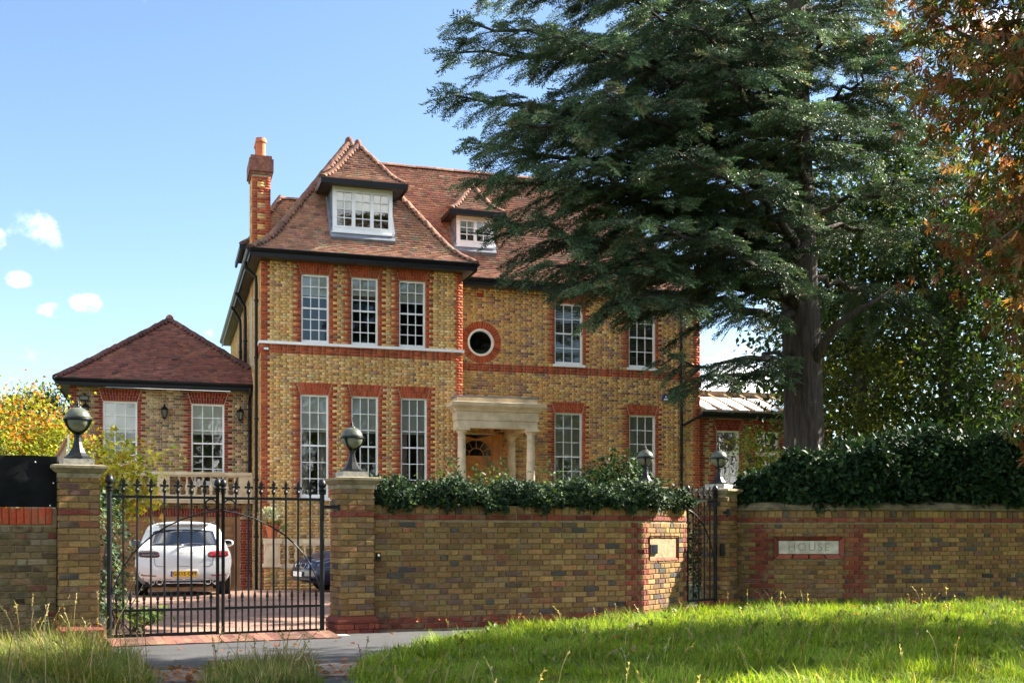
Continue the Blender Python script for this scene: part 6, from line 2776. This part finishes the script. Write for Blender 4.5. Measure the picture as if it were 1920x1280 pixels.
for k in range(4):
    m_ = which == k
    tV, tF = SPRAYS[k]
    rt = rots(sp_dir[m_], np.array([0, 0, 1.]), .25)
    v, f, c = scatter(tV, tF, sp_pos[m_], rt, sp_sc[m_], pick(PAL_CEDAR, int(m_.sum())) * np.array(sp_tn)[m_][:, None])
    ch.append((v, f, c * rng.uniform(.75, 1.3, (len(c), 1))))
v, f, c = join_np(ch)
link('crown', np_mesh('crown', v, f, M['needle'], c), cedar)
tag(tw.build('twigs', M['cbark'], cedar), kind='stuff')
print('cedar sprays', len(sp_pos), 'tris', len(f))
mb = MB()
mb.tube([(12.836, 21.172, 7.6), (12.145, 20.965, 6.82), (11.574, 20.721, 6.486), (11.013, 20.579, 6.441), (10.362, 20.465, 6.585), (9.78, 20.224, 6.721)], [.15, .13, .12, .11, .08, .04], 9)
mb.build('limb', M['cbark'], cedar, smooth='all')
mb = MB()
mb.tube([(12.98, 21.0, 4.75), (13.02, 20.7, 5.1), (13.1, 20.276, 5.5), (13.4, 19.9, 5.8), (13.75, 19.7, 6.0), (14.0, 19.6, 6.2)], [.11, .105, .09, .06, .035, .015], 9)
mb.build('limb', M['cbark'], cedar, smooth='all')


def broad_tree(name, label, base, cc, cr, nclump, per, leaf, pal, trunk=.14, tV=LEAF_V, tF=LEAF_F, mat='leaf', group=None, clump=.55, droop=.25, cat='tree', limbs=14, trunk_mat='bark2', mass=None):
    base, cc, cr = np.array(base, float), np.array(cc, float), np.array(cr, float)
    t = tag(empty(name, tuple(base)), label, cat, group)
    dirs = unit(rng.normal(0, 1, (nclump, 3)))
    rad = rng.uniform(.25, 1, nclump) ** .45
    # uneven outline: some directions bulge
    lump = 1 + .22 * np.sin(dirs[:, 0] * 5 + dirs[:, 2] * 4 + cc[0]) * np.cos(dirs[:, 1] * 4 + cc[1])
    cl = cc + dirs * cr * (rad * lump)[:, None]
    mb = MB()
    fork = np.array([base[0] * .5 + cc[0] * .5, base[1] * .5 + cc[1] * .5, max(base[2] + .3, cc[2] - cr[2] * .55)])
    mb.tube([tuple(base - [0, 0, .1]), tuple(base * .6 + fork * .4 + rng.normal(0, .05, 3)), tuple(fork), tuple(cc + [0, 0, cr[2] * .4])], [trunk * 1.25, trunk, trunk * .8, trunk * .25], 10)
    mb.build('trunk', M[trunk_mat], t, smooth='all')
    mb = MB()
    for i in range(min(limbs, nclump)):
        s = rng.uniform(0, .7)
        a = fork * (1 - s) + (cc + [0, 0, cr[2] * .3]) * s
        b = cl[i]
        m_ = (a + b) / 2 + np.array([0, 0, .12 * np.linalg.norm(b - a)])
        mb.tube([tuple(a), tuple(m_), tuple(b)], [trunk * .38, trunk * .22, trunk * .06], 6)
    mb.build('limbs', M[trunk_mat], t, smooth='all')
    n = nclump * per
    ci = np.repeat(np.arange(nclump), per)
    off = rng.normal(0, 1, (n, 3)) * clump * np.array([.62, .62, .42])
    pos = cl[ci] + off
    out = unit(pos - cc) * .6 + rng.normal(0, .7, (n, 3)) + np.array([0, 0, -droop])
    rt = rots(out, np.array([0, 0, 1.]), .6)
    tone = np.clip(1 + rng.normal(0, .16, nclump), .6, 1.5)
    col = pick(pal, n) * tone[ci][:, None]
    if mass is not None:
        col = mass(pos, col)
    v, f, c = scatter(tV, tF, pos, rt, leaf * rng.uniform(.7, 1.3, n), col)
    link('crown', np_mesh('crown', v, f, M[mat], c), t)
    return t


PAL_GREEN = [(4, (.045, .085, .018), .2), (3, (.07, .115, .022), .2), (1.5, (.12, .15, .03), .2), (.5, (.22, .19, .03), .2)]
PAL_DARK = [(4, (.022, .045, .014), .22), (3, (.035, .065, .018), .2), (1, (.06, .10, .022), .2)]
PAL_YEL = [(4, (.22, .26, .03), .2), (3, (.32, .31, .035), .18), (2, (.12, .19, .028), .2), (.8, (.42, .28, .03), .2)]
PAL_AUT = [(4, (.155, .062, .028), .22), (3, (.20, .085, .03), .2), (3, (.105, .10, .028), .2), (3.4, (.07, .105, .022), .2), (.8, (.34, .17, .04), .2)]

BG = 'broadleaved trees behind the cedar'
broad_tree('broadleaf_tree', 'green broadleaved tree just right of the cedar trunk', (17.9, 26.2, 0), (17.4, 26.2, 7.0), (2.4, 2.0, 4.2), 110, 110, .16, PAL_DARK + [(2, (.10, .14, .028), .2)], .2, group=BG)
broad_tree('broadleaf_tree', 'dark leafy tree between the cedar and the rust-coloured foliage', (18.6, 23.7, 0), (18.3, 23.7, 6.6), (2.7, 2.2, 5.0), 140, 110, .16, PAL_DARK + [(1.2, (.10, .15, .03), .2)], .22, group=BG)
broad_tree('broadleaf_tree', 'dark tree behind the hedge at the right edge', (18.9, 20.6, 0), (18.6, 20.6, 5.6), (2.6, 2.2, 5.0), 130, 110, .15, PAL_DARK + [(.8, (.09, .14, .03), .2)], .2, group=BG)
broad_tree('broadleaf_tree', 'low yellow-green sunlit tree beside the cedar trunk above the hedge', (15.9, 23.6, 0), (15.9, 23.6, 4.4), (1.3, 1.2, 1.7), 50, 90, .11, [(3, (.10, .13, .025), .2), (2, (.20, .21, .03), .2), (2, (.05, .085, .02), .2)], .1, group=BG, clump=.42)
broad_tree('broadleaf_tree', 'tall tree far behind the cedar', (20.5, 30, 0), (20.3, 30, 8.6), (3.4, 2.4, 5.4), 120, 100, .2, PAL_DARK + [(2, (.09, .12, .025), .2)], .25, group=BG, clump=.8)
broad_tree('broadleaf_tree', 'tall dark tree rising behind the rust-coloured foliage', (22.5, 25.5, 0), (22.2, 25.5, 8.6), (3.2, 2.4, 6.2), 130, 100, .19, PAL_DARK, .25, group=BG, clump=.8)
broad_tree('yellow_shrub', 'yellow-leaved shrub in front of the conservatory windows', (12.65, 23.2, 0), (12.80, 23.2, 3.05), (.55, .5, .55), 16, 45, .085, PAL_YEL, .035, tV=LOBE_V, tF=LOBE_F, cat='shrub', clump=.28, limbs=10)
broad_tree('chestnut_tree', 'chestnut with rusty autumn leaves hanging in at the right edge', (12.05, 10.8, 0), (11.5, 11.0, 6.7), (2.3, 2.2, 4.4), 270, 62, .15, PAL_AUT, .28, tV=PALM_V, tF=PALM_F, clump=.55, droop=.9, limbs=90)
broad_tree('verge_tree', 'leafy tree beyond the right edge that shades the verge', (17.4, 11.3, 0), (17.2, 11.3, 6.0), (3.0, 2.4, 3.6), 110, 55, .24, PAL_GREEN, .26, clump=.7)
LB = 'trees and bushes beyond the black screen'
broad_tree('autumn_bush', 'bright yellow-green and orange bush beyond the black screen', (-3.2, 25.9, 0), (-3.15, 25.9, 2.75), (1.75, 1.2, 1.3), 150, 130, .085, PAL_YEL, .08, group=LB, cat='bush', clump=.45, tV=LOBE_V, tF=LOBE_F,
           mass=lambda p, c: np.where(((p[:, 2] > 3.25 + .25 * np.sin(p[:, 0] * 5)) & (rng.random(len(p)) < .28))[:, None], np.array([.40, .14, .025]) * rng.uniform(.6, 1.3, (len(p), 1)), c))
broad_tree('broadleaf_tree', 'small dull green tree behind the autumn bush, far left', (-4.3, 40.6, -.4), (-4.25, 40.6, 4.5), (1.45, 1.2, 1.75), 90, 110, .13, PAL_GREEN, .1, group=LB, clump=.45)
broad_tree('broadleaf_tree', 'dark green tree cut by the left edge of the view', (-5.6, 31.5, 0), (-5.5, 31.5, 3.6), (1.3, 1.2, 1.5), 36, 80, .13, PAL_DARK, .1, group=LB, clump=.45)
broad_tree('maple_tree', 'small yellow-green maple inside the drive gate by the left pillar', (-.95, 17.3, 0), (-.55, 17.4, 1.95), (.52, .42, .72), 38, 52, .085, [(4, (.40, .40, .04), .2), (3, (.52, .46, .05), .18), (1.5, (.20, .27, .04), .2), (.8, (.55, .30, .05), .2)], .035, tV=LOBE_V, tF=LOBE_F, clump=.26, limbs=16)
# trees across the road, seen mirrored in the windows
for i, (x, y, h) in enumerate(((3, -20, 13), (10.5, -22, 15), (18, -19, 12.5), (26, -23, 15.5), (35, -20, 13.5))):
    broad_tree('street_tree', 'tree across the road behind the viewpoint, mirrored in the panes', (x, y, -.3), (x, y, h * .58), (4.3, 3.2, h * .44), 80, 45, .55, PAL_GREEN, .25, group='trees across the road', clump=1.2, limbs=8)


# ---- leafy masses: ivy, hedge, shrubs
def leafy(name, label, pts, out, size, pal, cat, mat='laurel', tV=LEAF_V, tF=LEAF_F, inner=None, group=None, stems=None, up=.35):
    t = tag(empty(name, tuple(np.mean(pts, axis=0) * [1, 1, 0])), label, cat, group)
    n = len(pts)
    d = unit(out) * .8 + rng.normal(0, .75, (n, 3)) + np.array([0, 0, -up])
    rt = rots(d, unit(out) + np.array([0, 0, .5]), .5)
    v, f, c = scatter(tV, tF, pts, rt, size * rng.uniform(.65, 1.3, n), pick(pal, n))
    if inner is not None:
        m_ = len(inner)
        v, f, c = join_np([(v, f, c), scatter(tV, tF, inner, rots(rng.normal(0, 1, (m_, 3)), None), size * rng.uniform(1.4, 2.2, m_), pick(pal, m_))])
    tag(link('leaves', np_mesh('leaves', v, f, M[mat], c), t), kind='stuff')
    if stems is not None:
        stems.build('stems', M['bark2'], t)
    return t


PAL_IVY = [(5, (.020, .040, .022), .25), (3, (.032, .060, .026), .2), (1.5, (.055, .09, .03), .2), (.6, (.12, .17, .04), .2)]
PAL_LAUREL = [(5, (.014, .032, .014), .25), (3, (.022, .050, .018), .2), (1, (.040, .075, .024), .2)]


def hull_points(frame, u0, u1, n, front, back, zlo, ztop, thick=.16):
    """points in a leafy skin over a wall: on the front, the top and the back"""
    u = rng.uniform(u0, u1, n)
    s = rng.random(n)
    P = np.zeros((n, 3))
    O = np.zeros((n, 3))
    for i in range(n):
        (x, y), a = frame(float(u[i]))
        zt = ztop(u[i]) + .05 * math.sin(u[i] * 7) + .04 * math.sin(u[i] * 17 + 1)
        zl = zlo(u[i]) + .05 * math.sin(u[i] * 9 + 2) + .04 * math.sin(u[i] * 23)
        fr, bk = front(u[i]), back(u[i])
        d = rng.random() ** 2 * thick
        if s[i] < .58:
            z = zl + (zt - zl) * rng.random()
            bulge = .09 * math.sin(math.pi * (z - zl) / max(.05, zt - zl)) + .05 * math.sin(u[i] * 6 + z * 7)
            off = fr - bulge + d
            o = (-1, .25)
        elif s[i] < .9:
            z = zt - d + rng.normal(0, .03)
            off = fr + (bk - fr) * rng.random()
            o = (-.25, 1)
        else:
            z = zl + (zt - zl) * rng.random()
            off = bk - d
            o = (1, .25)
        nx, ny = -math.sin(a), math.cos(a)
        P[i] = (x + nx * off, y + ny * off, z)
        O[i] = (nx * o[0], ny * o[0], o[1])
    return P, O


P1, O1 = hull_points(lambda u: fA(u), .06, L1 + .05, 11500, lambda u: -.05, lambda u: .50, lambda u: 1.63, lambda u: 1.97 - .03 * (u / L1), .18)
P2, O2 = hull_points(lambda u: fB(u), -.05, L2 + .03, 3300, lambda u: -.05, lambda u: .50, lambda u: 1.66, lambda u: 1.98 - .12 * u / L2, .18)
IN = []
for i in range(2600):
    fr_, LN_ = (fA, L1) if random.random() < .76 else (fB, L2)
    u = random.uniform(.1, LN_)
    (x, y), a = fr_(u)
    o_ = random.uniform(.03, .42)
    IN.append((x - math.sin(a) * o_, y + math.cos(a) * o_, random.uniform(1.66, 1.9)))
leafy('ivy', 'dark green ivy mounded along the top of the front wall', np.vstack([P1, P2]), np.vstack([O1, O2]), .062, PAL_IVY, 'ivy', tV=LOBE_V, tF=LOBE_F, inner=np.array(IN))
hz = lambda u: float(np.interp(u, [0, .4, .8, 1.3, 1.9, 3.5, 5.5, 9], [1.95, 2.15, 2.35, 2.55, 2.70, 2.88, 3.1, 3.25])) + .09 * math.sin(u * 2.3) + .07 * math.sin(u * 5.1 + 1)
P1, O1 = hull_points(fC, .22, LC - .3, 19000, lambda u: .02 + .10 * math.sin(u * 2.1), lambda u: 1.7, lambda u: 1.76 + .04 * math.sin(u * 3), hz, .30)
IN = []
for i in range(9000):
    u = random.uniform(.3, LC - .4)
    (x, y), a = fC(u)
    o_ = random.uniform(.2, 1.5)
    IN.append((x - math.sin(a) * o_, y + math.cos(a) * o_, random.uniform(1.72, hz(u) - .1)))
leafy('laurel_hedge', 'big dark glossy hedge growing above the curved wall', P1, O1, .125, PAL_LAUREL, 'hedge', inner=np.array(IN))


def ball_points(c, r, n, thick=.5):
    d = unit(rng.normal(0, 1, (n, 3)))
    k = 1 - thick * rng.random(n) ** 1.5
    lump = 1 + .15 * np.sin(d[:, 0] * 6 + c[0]) + .12 * np.cos(d[:, 2] * 7 + d[:, 1] * 5)
    return np.array(c) + d * np.array(r) * (k * lump)[:, None], d


P1, O1 = ball_points((7.55, 18.35, 2.02), (.72, .6, .62), 2600, .6)
P2, O2 = ball_points((7.05, 18.1, 1.85), (.5, .5, .45), 900, .6)
leafy('round_shrub', 'leafy green shrub rising behind the ivy near the fourth lamp', np.vstack([P1, P2]), np.vstack([O1, O2]), .095, [(4, (.026, .055, .018), .22), (3, (.04, .08, .022), .2), (1, (.07, .12, .03), .2)], 'shrub')
P1, O1 = ball_points((9.2, 18.2, .95), (.42, .5, .95), 1800, .5)
leafy('clipped_shrub', 'tall dark shrub seen through the pedestrian gate', P1, O1, .07, PAL_LAUREL, 'shrub')


def sprig_bush(name, label, c, n, h, spread, leaf, pal, per=15):
    stems = MB()
    P, O = [], []
    for i in range(n):
        b = Vector((c[0] + random.gauss(0, spread * .3), c[1] + random.gauss(0, .12), c[2]))
        top = b + Vector((random.gauss(0, spread), random.gauss(0, .25), h * random.uniform(.55, 1.1)))
        m_ = b.lerp(top, .55) + Vector((random.gauss(0, .05), 0, .1))
        pts = [b * (1 - s) ** 2 + m_ * 2 * s * (1 - s) + top * s * s for s in np.linspace(0, 1, 7)]
        stems.tube(pts, [.011 - .0012 * k for k in range(7)], 5)
        for k in range(per):
            s = random.uniform(.25, 1)
            p = b * (1 - s) ** 2 + m_ * 2 * s * (1 - s) + top * s * s
            P.append(p + Vector((random.gauss(0, .055), random.gauss(0, .055), random.gauss(0, .04))))
            O.append((random.gauss(0, 1), random.gauss(0, 1), .3))
    return leafy(name, label, np.array(P), np.array(O), leaf, pal, 'bush', mat='leaf', stems=stems, tV=LEAF_V, tF=LEAF_F)


PAL_ROSE = [(4, (.030, .060, .018), .2), (3, (.045, .085, .022), .2), (.7, (.10, .14, .03), .2)]
sprig_bush('rose_bush', 'thin-stemmed leafy bush over the ivy, left of the porch column', (4.15, 16.5, 1.2), 13, 1.05, .42, .075, PAL_ROSE)
sprig_bush('rose_bush', 'leafy bush over the ivy in front of the orange front door', (4.85, 16.7, 1.2), 26, 1.22, .34, .08, PAL_ROSE, 20)
sprig_bush('rose_bush', 'sparse bush over the ivy, right of the porch columns', (5.75, 16.7, 1.2), 16, 1.1, .35, .08, PAL_ROSE)
sprig_bush('flowering_plant', 'small pale-flowered plant at the foot of the left gate post', (-.62, 16.2, 0), 14, .75, .16, .05, [(3, (.05, .09, .02), .2), (2, (.45, .45, .30), .15)], 16)
sprig_bush('low_fern', 'low green fern clump just inside the drive gate', (-.35, 15.6, 0), 22, .36, .20, .09, [(3, (.05, .11, .02), .2), (1, (.12, .17, .03), .2)], 10)
P1, O1 = hull_points(line_frame((-.80, 14.75), (-.55, 16.0)), 0, 1.2, 1500, lambda u: -.05, lambda u: .15, lambda u: .2, lambda u: 1.75, .1)
leafy('ivy', 'dark ivy climbing behind the left gate pillar', P1, O1, .065, PAL_IVY, 'ivy', tV=LOBE_V, tF=LOBE_F)
# planting in the terracotta pot
P, O, C = [], [], []
for i in range(520):
    a, r_ = random.uniform(0, 6.28), random.random() ** .5
    P.append((2.60 + .22 * r_ * math.cos(a), 29.22 + .22 * r_ * math.sin(a), 1.50 + random.uniform(0, .13)))
P = np.array(P)
n = len(P)
v1 = scatter(LEAF_V, LEAF_F, P, rots(rng.normal(0, 1, (n, 3)) + [0, 0, .2], [0, 0, 1.], .5), .06 * rng.uniform(.7, 1.3, n), pick([(4, (.14, .22, .04), .2), (2, (.22, .28, .06), .2), (.9, (.65, .16, .22), .15)], n))
P = np.array([(2.56 + random.gauss(0, .12), 29.22 + random.gauss(0, .09), 1.58 + random.random() ** .8 * .34) for i in range(420)])
v2 = scatter(NARROW_V, LEAF_F, P, rots(rng.normal(0, .45, (420, 3)) + [0, 0, 1.], None, 0), .075 * rng.uniform(.7, 1.3, 420), pick([(1, (.40, .42, .33), .12), (1, (.30, .34, .24), .12)], 420))
P = np.array([(2.75 + random.random() * .22, 29.1 + random.gauss(0, .05), 1.50 - random.random() * .16) for i in range(130)])
v3 = scatter(LEAF_V, LEAF_F, P, rots(rng.normal(0, 1, (130, 3)), [0, 0, 1.], .5), .05 * rng.uniform(.7, 1.3, 130), pick([(3, (.16, .24, .05), .2), (1, (.6, .5, .45), .1)], 130))
v, f, c = join_np([v1, v2, v3])
tag(link('planting', np_mesh('planting', v, f, M['leaf'], c), pot), kind='stuff')

# ---- grass
BL_V = np.array([(0, -.5, 0), (0, .5, 0), (.22, -.38, .55), (.22, .38, .55), (.62, 0, 1.0)])
BL_F = np.array([(0, 1, 2), (1, 3, 2), (2, 3, 4)])


def in_poly(x, y, poly):
    r = np.zeros(len(x), bool)
    j = len(poly) - 1
    for i in range(len(poly)):
        xi, yi = poly[i]
        xj, yj = poly[j]
        c = ((yi > y) != (yj > y)) & (x < (xj - xi) * (y - yi) / (yj - yi + 1e-12) + xi)
        r ^= c
        j = i
    return r


def patchy(x, y, s, seed):
    return .5 + .25 * (np.sin(x * s + seed) * np.cos(y * s * 1.3 - seed) + np.sin(x * s * 2.3 + y * s * 1.7 + seed * 2)) + .12 * np.sin(x * s * 5.1 - y * s * 4.3)


def mound(x, y):
    t = np.clip((np.asarray(x) - 1.7) / 2.6, 0, 1)
    return .11 * t * t * (3 - 2 * t)


def grass(name, label, poly, n, hgt, wid, pal, lean=.5, stalks=0, stalk_h=.5, edge=0):
    px, py = np.array(poly)[:, 0], np.array(poly)[:, 1]
    x = rng.uniform(px.min(), px.max(), n * 4)
    y = rng.uniform(py.min(), py.max(), n * 4)
    D = x * math.sin(R(17)) + y * math.cos(R(17))
    ok = in_poly(x, y, poly) & (D > 7.5)
    x, y = x[ok][:n], y[ok][:n]
    n = len(x)
    cl = patchy(x, y, 2.7, 1.3)
    h = hgt * (.35 + 1.1 * cl) * rng.uniform(.5, 1.4, n)
    az = 2.5 * np.sin(x * 2.1 + 1) + 2.0 * np.cos(y * 2.4 + x) + rng.normal(0, 1.0, n)
    ln = lean * rng.uniform(.2, 1.4, n)
    tV = BL_V
    V = np.zeros((n, 5, 3))
    ca, sa = np.cos(az), np.sin(az)
    w = wid * rng.uniform(.6, 1.3, n)
    for k in range(5):
        bx, by, bz = tV[k]
        fx = bx * ln * h
        zz = bz * h * np.sqrt(np.clip(1 - (bx * ln) ** 2 * .5, .3, 1))
        V[:, k, 0] = x + fx * ca - by * w * sa
        V[:, k, 1] = y + fx * sa + by * w * ca
        V[:, k, 2] = zz - .015 + mound(x, y)
    F = (BL_F[None] + (np.arange(n) * 5)[:, None, None]).reshape(-1, 3)
    col = pick(pal, n) * (.75 + .5 * patchy(x, y, 1.1, 4))[:, None]
    C = np.repeat(col, 3, axis=0)
    chunks = [(V.reshape(-1, 3), F, C)]
    if stalks:
        sx = rng.uniform(px.min(), px.max(), stalks * 5)
        sy = rng.uniform(py.min(), py.max(), stalks * 5)
        ok = in_poly(sx, sy, poly)
        sx, sy = sx[ok][:stalks], sy[ok][:stalks]
        for a, b in zip(sx, sy):
            hh = stalk_h * rng.uniform(.55, 1.2)
            t_ = rng.uniform(0, 6.28)
            l_ = rng.uniform(.05, .45) * hh
            p0 = np.array([a, b, float(mound(a, b))])
            pts = [p0 + np.array([math.cos(t_) * l_ * s * s, math.sin(t_) * l_ * s * s, hh * s * (1 - .12 * s * s)]) for s in np.linspace(0, 1, 6)]
            vv, ff = [], []
            for i, p in enumerate(pts):
                ww = .0028
                vv += [p + [ww, 0, 0], p + [-ww, .0, 0]]
            for i in range(5):
                ff += [(2 * i, 2 * i + 1, 2 * i + 3), (2 * i, 2 * i + 3, 2 * i + 2)]
            tip = pts[-1]
            dd = pts[-1] - pts[-2]
            dd /= np.linalg.norm(dd)
            for k in range(7):
                q = tip - dd * .016 * k
                o = rng.normal(0, 1, 3) * .010
                bb = len(vv)
                vv += [q, q + o + dd * .022, q + dd * .03]
                ff += [(bb, bb + 1, bb + 2)]
            cc = np.tile(pick([(1, (.30, .24, .12), .2), (.6, (.42, .36, .22), .15), (.3, (.20, .10, .06), .2)], 1), (len(ff), 1))
            chunks.append((np.array(vv), np.array(ff), cc))
    v, f, c = join_np(chunks)
    o = link(name, np_mesh(name, v, f, M['blade'], c))
    return tag(o, label, 'grass', kind='stuff')


PAL_GRASS = [(5, (.135, .225, .020), .2), (3, (.19, .275, .030), .2), (1.5, (.25, .30, .05), .2), (.7, (.34, .29, .11), .2)]
PAL_DRY = [(4, (.10, .15, .03), .2), (3, (.16, .19, .05), .2), (2.2, (.30, .25, .11), .2), (.6, (.22, .13, .07), .2)]
VERGE = [(1.2, 7.2), (1.40, 9.3), (1.65, 10.5), (2.1, 11.6), (2.8, 12.6), (3.9, 13.4), (5.8, 14.3), (6.75, 14.85), (8.0, 15.75), (9.1, 16.4), (9.9, 16.1), (10.7, 15.9), (12.7, 15.83), (16.5, 15.85), (16.5, 6.5), (3, 6.2)]
vm = MB()
gx_, gy_ = np.arange(1.2, 16.6, .2), np.arange(6.2, 16.6, .2)
for xx_ in gx_:
    for yy_ in gy_:
        if in_poly(np.array([xx_ + .1]), np.array([yy_ + .1]), VERGE)[0]:
            vm.add([(a_, b_, float(mound(a_, b_)) - .004) for a_, b_ in ((xx_, yy_), (xx_ + .2, yy_), (xx_ + .2, yy_ + .2), (xx_, yy_ + .2))], [(0, 1, 2, 3)])
tag(vm.build('verge', M['soil']), kind='structure')
grass('verge_grass', 'long sunlit grass of the verge in front of the walls', VERGE, 160000, .135, .009, PAL_GRASS, 1.75, 260, .34)
grass('verge_grass', 'tall tangled grass with dry stalks at the foot of the left pillar', [(-4, 8), (-.05, 9.6), (-.1, 10.6), (-.35, 11.7), (-.62, 12.8), (-.85, 13.75), (-3.4, 13.6), (-5, 12)], 32000, .24, .009, PAL_DRY, 1.8, 240, .62)
grass('grass_clump', 'tuft of long grass at the near edge of the asphalt apron', [(.30, 9.4), (.38, 10.5), (.62, 10.95), (1.0, 10.85), (1.25, 10.3), (1.25, 9.4)], 4600, .2, .0085, PAL_DRY, 1.6, 34, .42)
n = 700
wx, wy = rng.uniform(1.8, 15, n), rng.uniform(8.6, 15.4, n)
ok = in_poly(wx, wy, VERGE)
wx, wy = wx[ok], wy[ok]
n = len(wx)
k_ = 7
P = np.repeat(np.stack([wx, wy, mound(wx, wy) + .03], axis=1), k_, axis=0) + rng.normal(0, .03, (n * k_, 3)) * [1, 1, .3]
d = rng.normal(0, 1, (n * k_, 3)) + [0, 0, .9]
v, f, c = scatter(LEAF_V, LEAF_F, P, rots(d, [0, 0, 1.], .4), .075 * rng.uniform(.6, 1.4, n * k_), pick([(3, (.09, .15, .025), .2), (2, (.13, .19, .03), .2), (1, (.22, .20, .07), .2)], n * k_))
tag(link('verge_weeds', np_mesh('verge_weeds', v, f, M['leaf'], c)), 'broad-leaved weeds growing through the verge grass', 'weeds', kind='stuff')
# fallen leaves
P = []
for (x0, x1, y0, y1, n) in ((-.35, .5, 10.0, 11.2, 150), (1.1, 2.2, 9.9, 11.4, 110), (-.3, 3.0, 11.2, 14.0, 25), (2.5, 14, 9.5, 15.3, 90)):
    for i in range(n):
        P.append((random.uniform(x0, x1), random.uniform(y0, y1), .022 if x1 < 4 else random.uniform(.18, .25)))
P = np.array(P)
n = len(P)
d = rng.normal(0, 1, (n, 3))
d[:, 2] *= .25
v, f, c = scatter(LEAF_V * [1, 1, 1.6], LEAF_F, P, rots(d, [0, 0, 1.], .35), .075 * rng.uniform(.6, 1.4, n), pick([(3, (.25, .085, .03), .25), (2, (.33, .14, .05), .2), (1, (.14, .07, .04), .2)], n))
tag(link('fallen_leaves', np_mesh('fallen_leaves', v, f, M['leaf'], c)), 'rusty fallen leaves scattered along the verge and apron', 'leaves', kind='stuff')
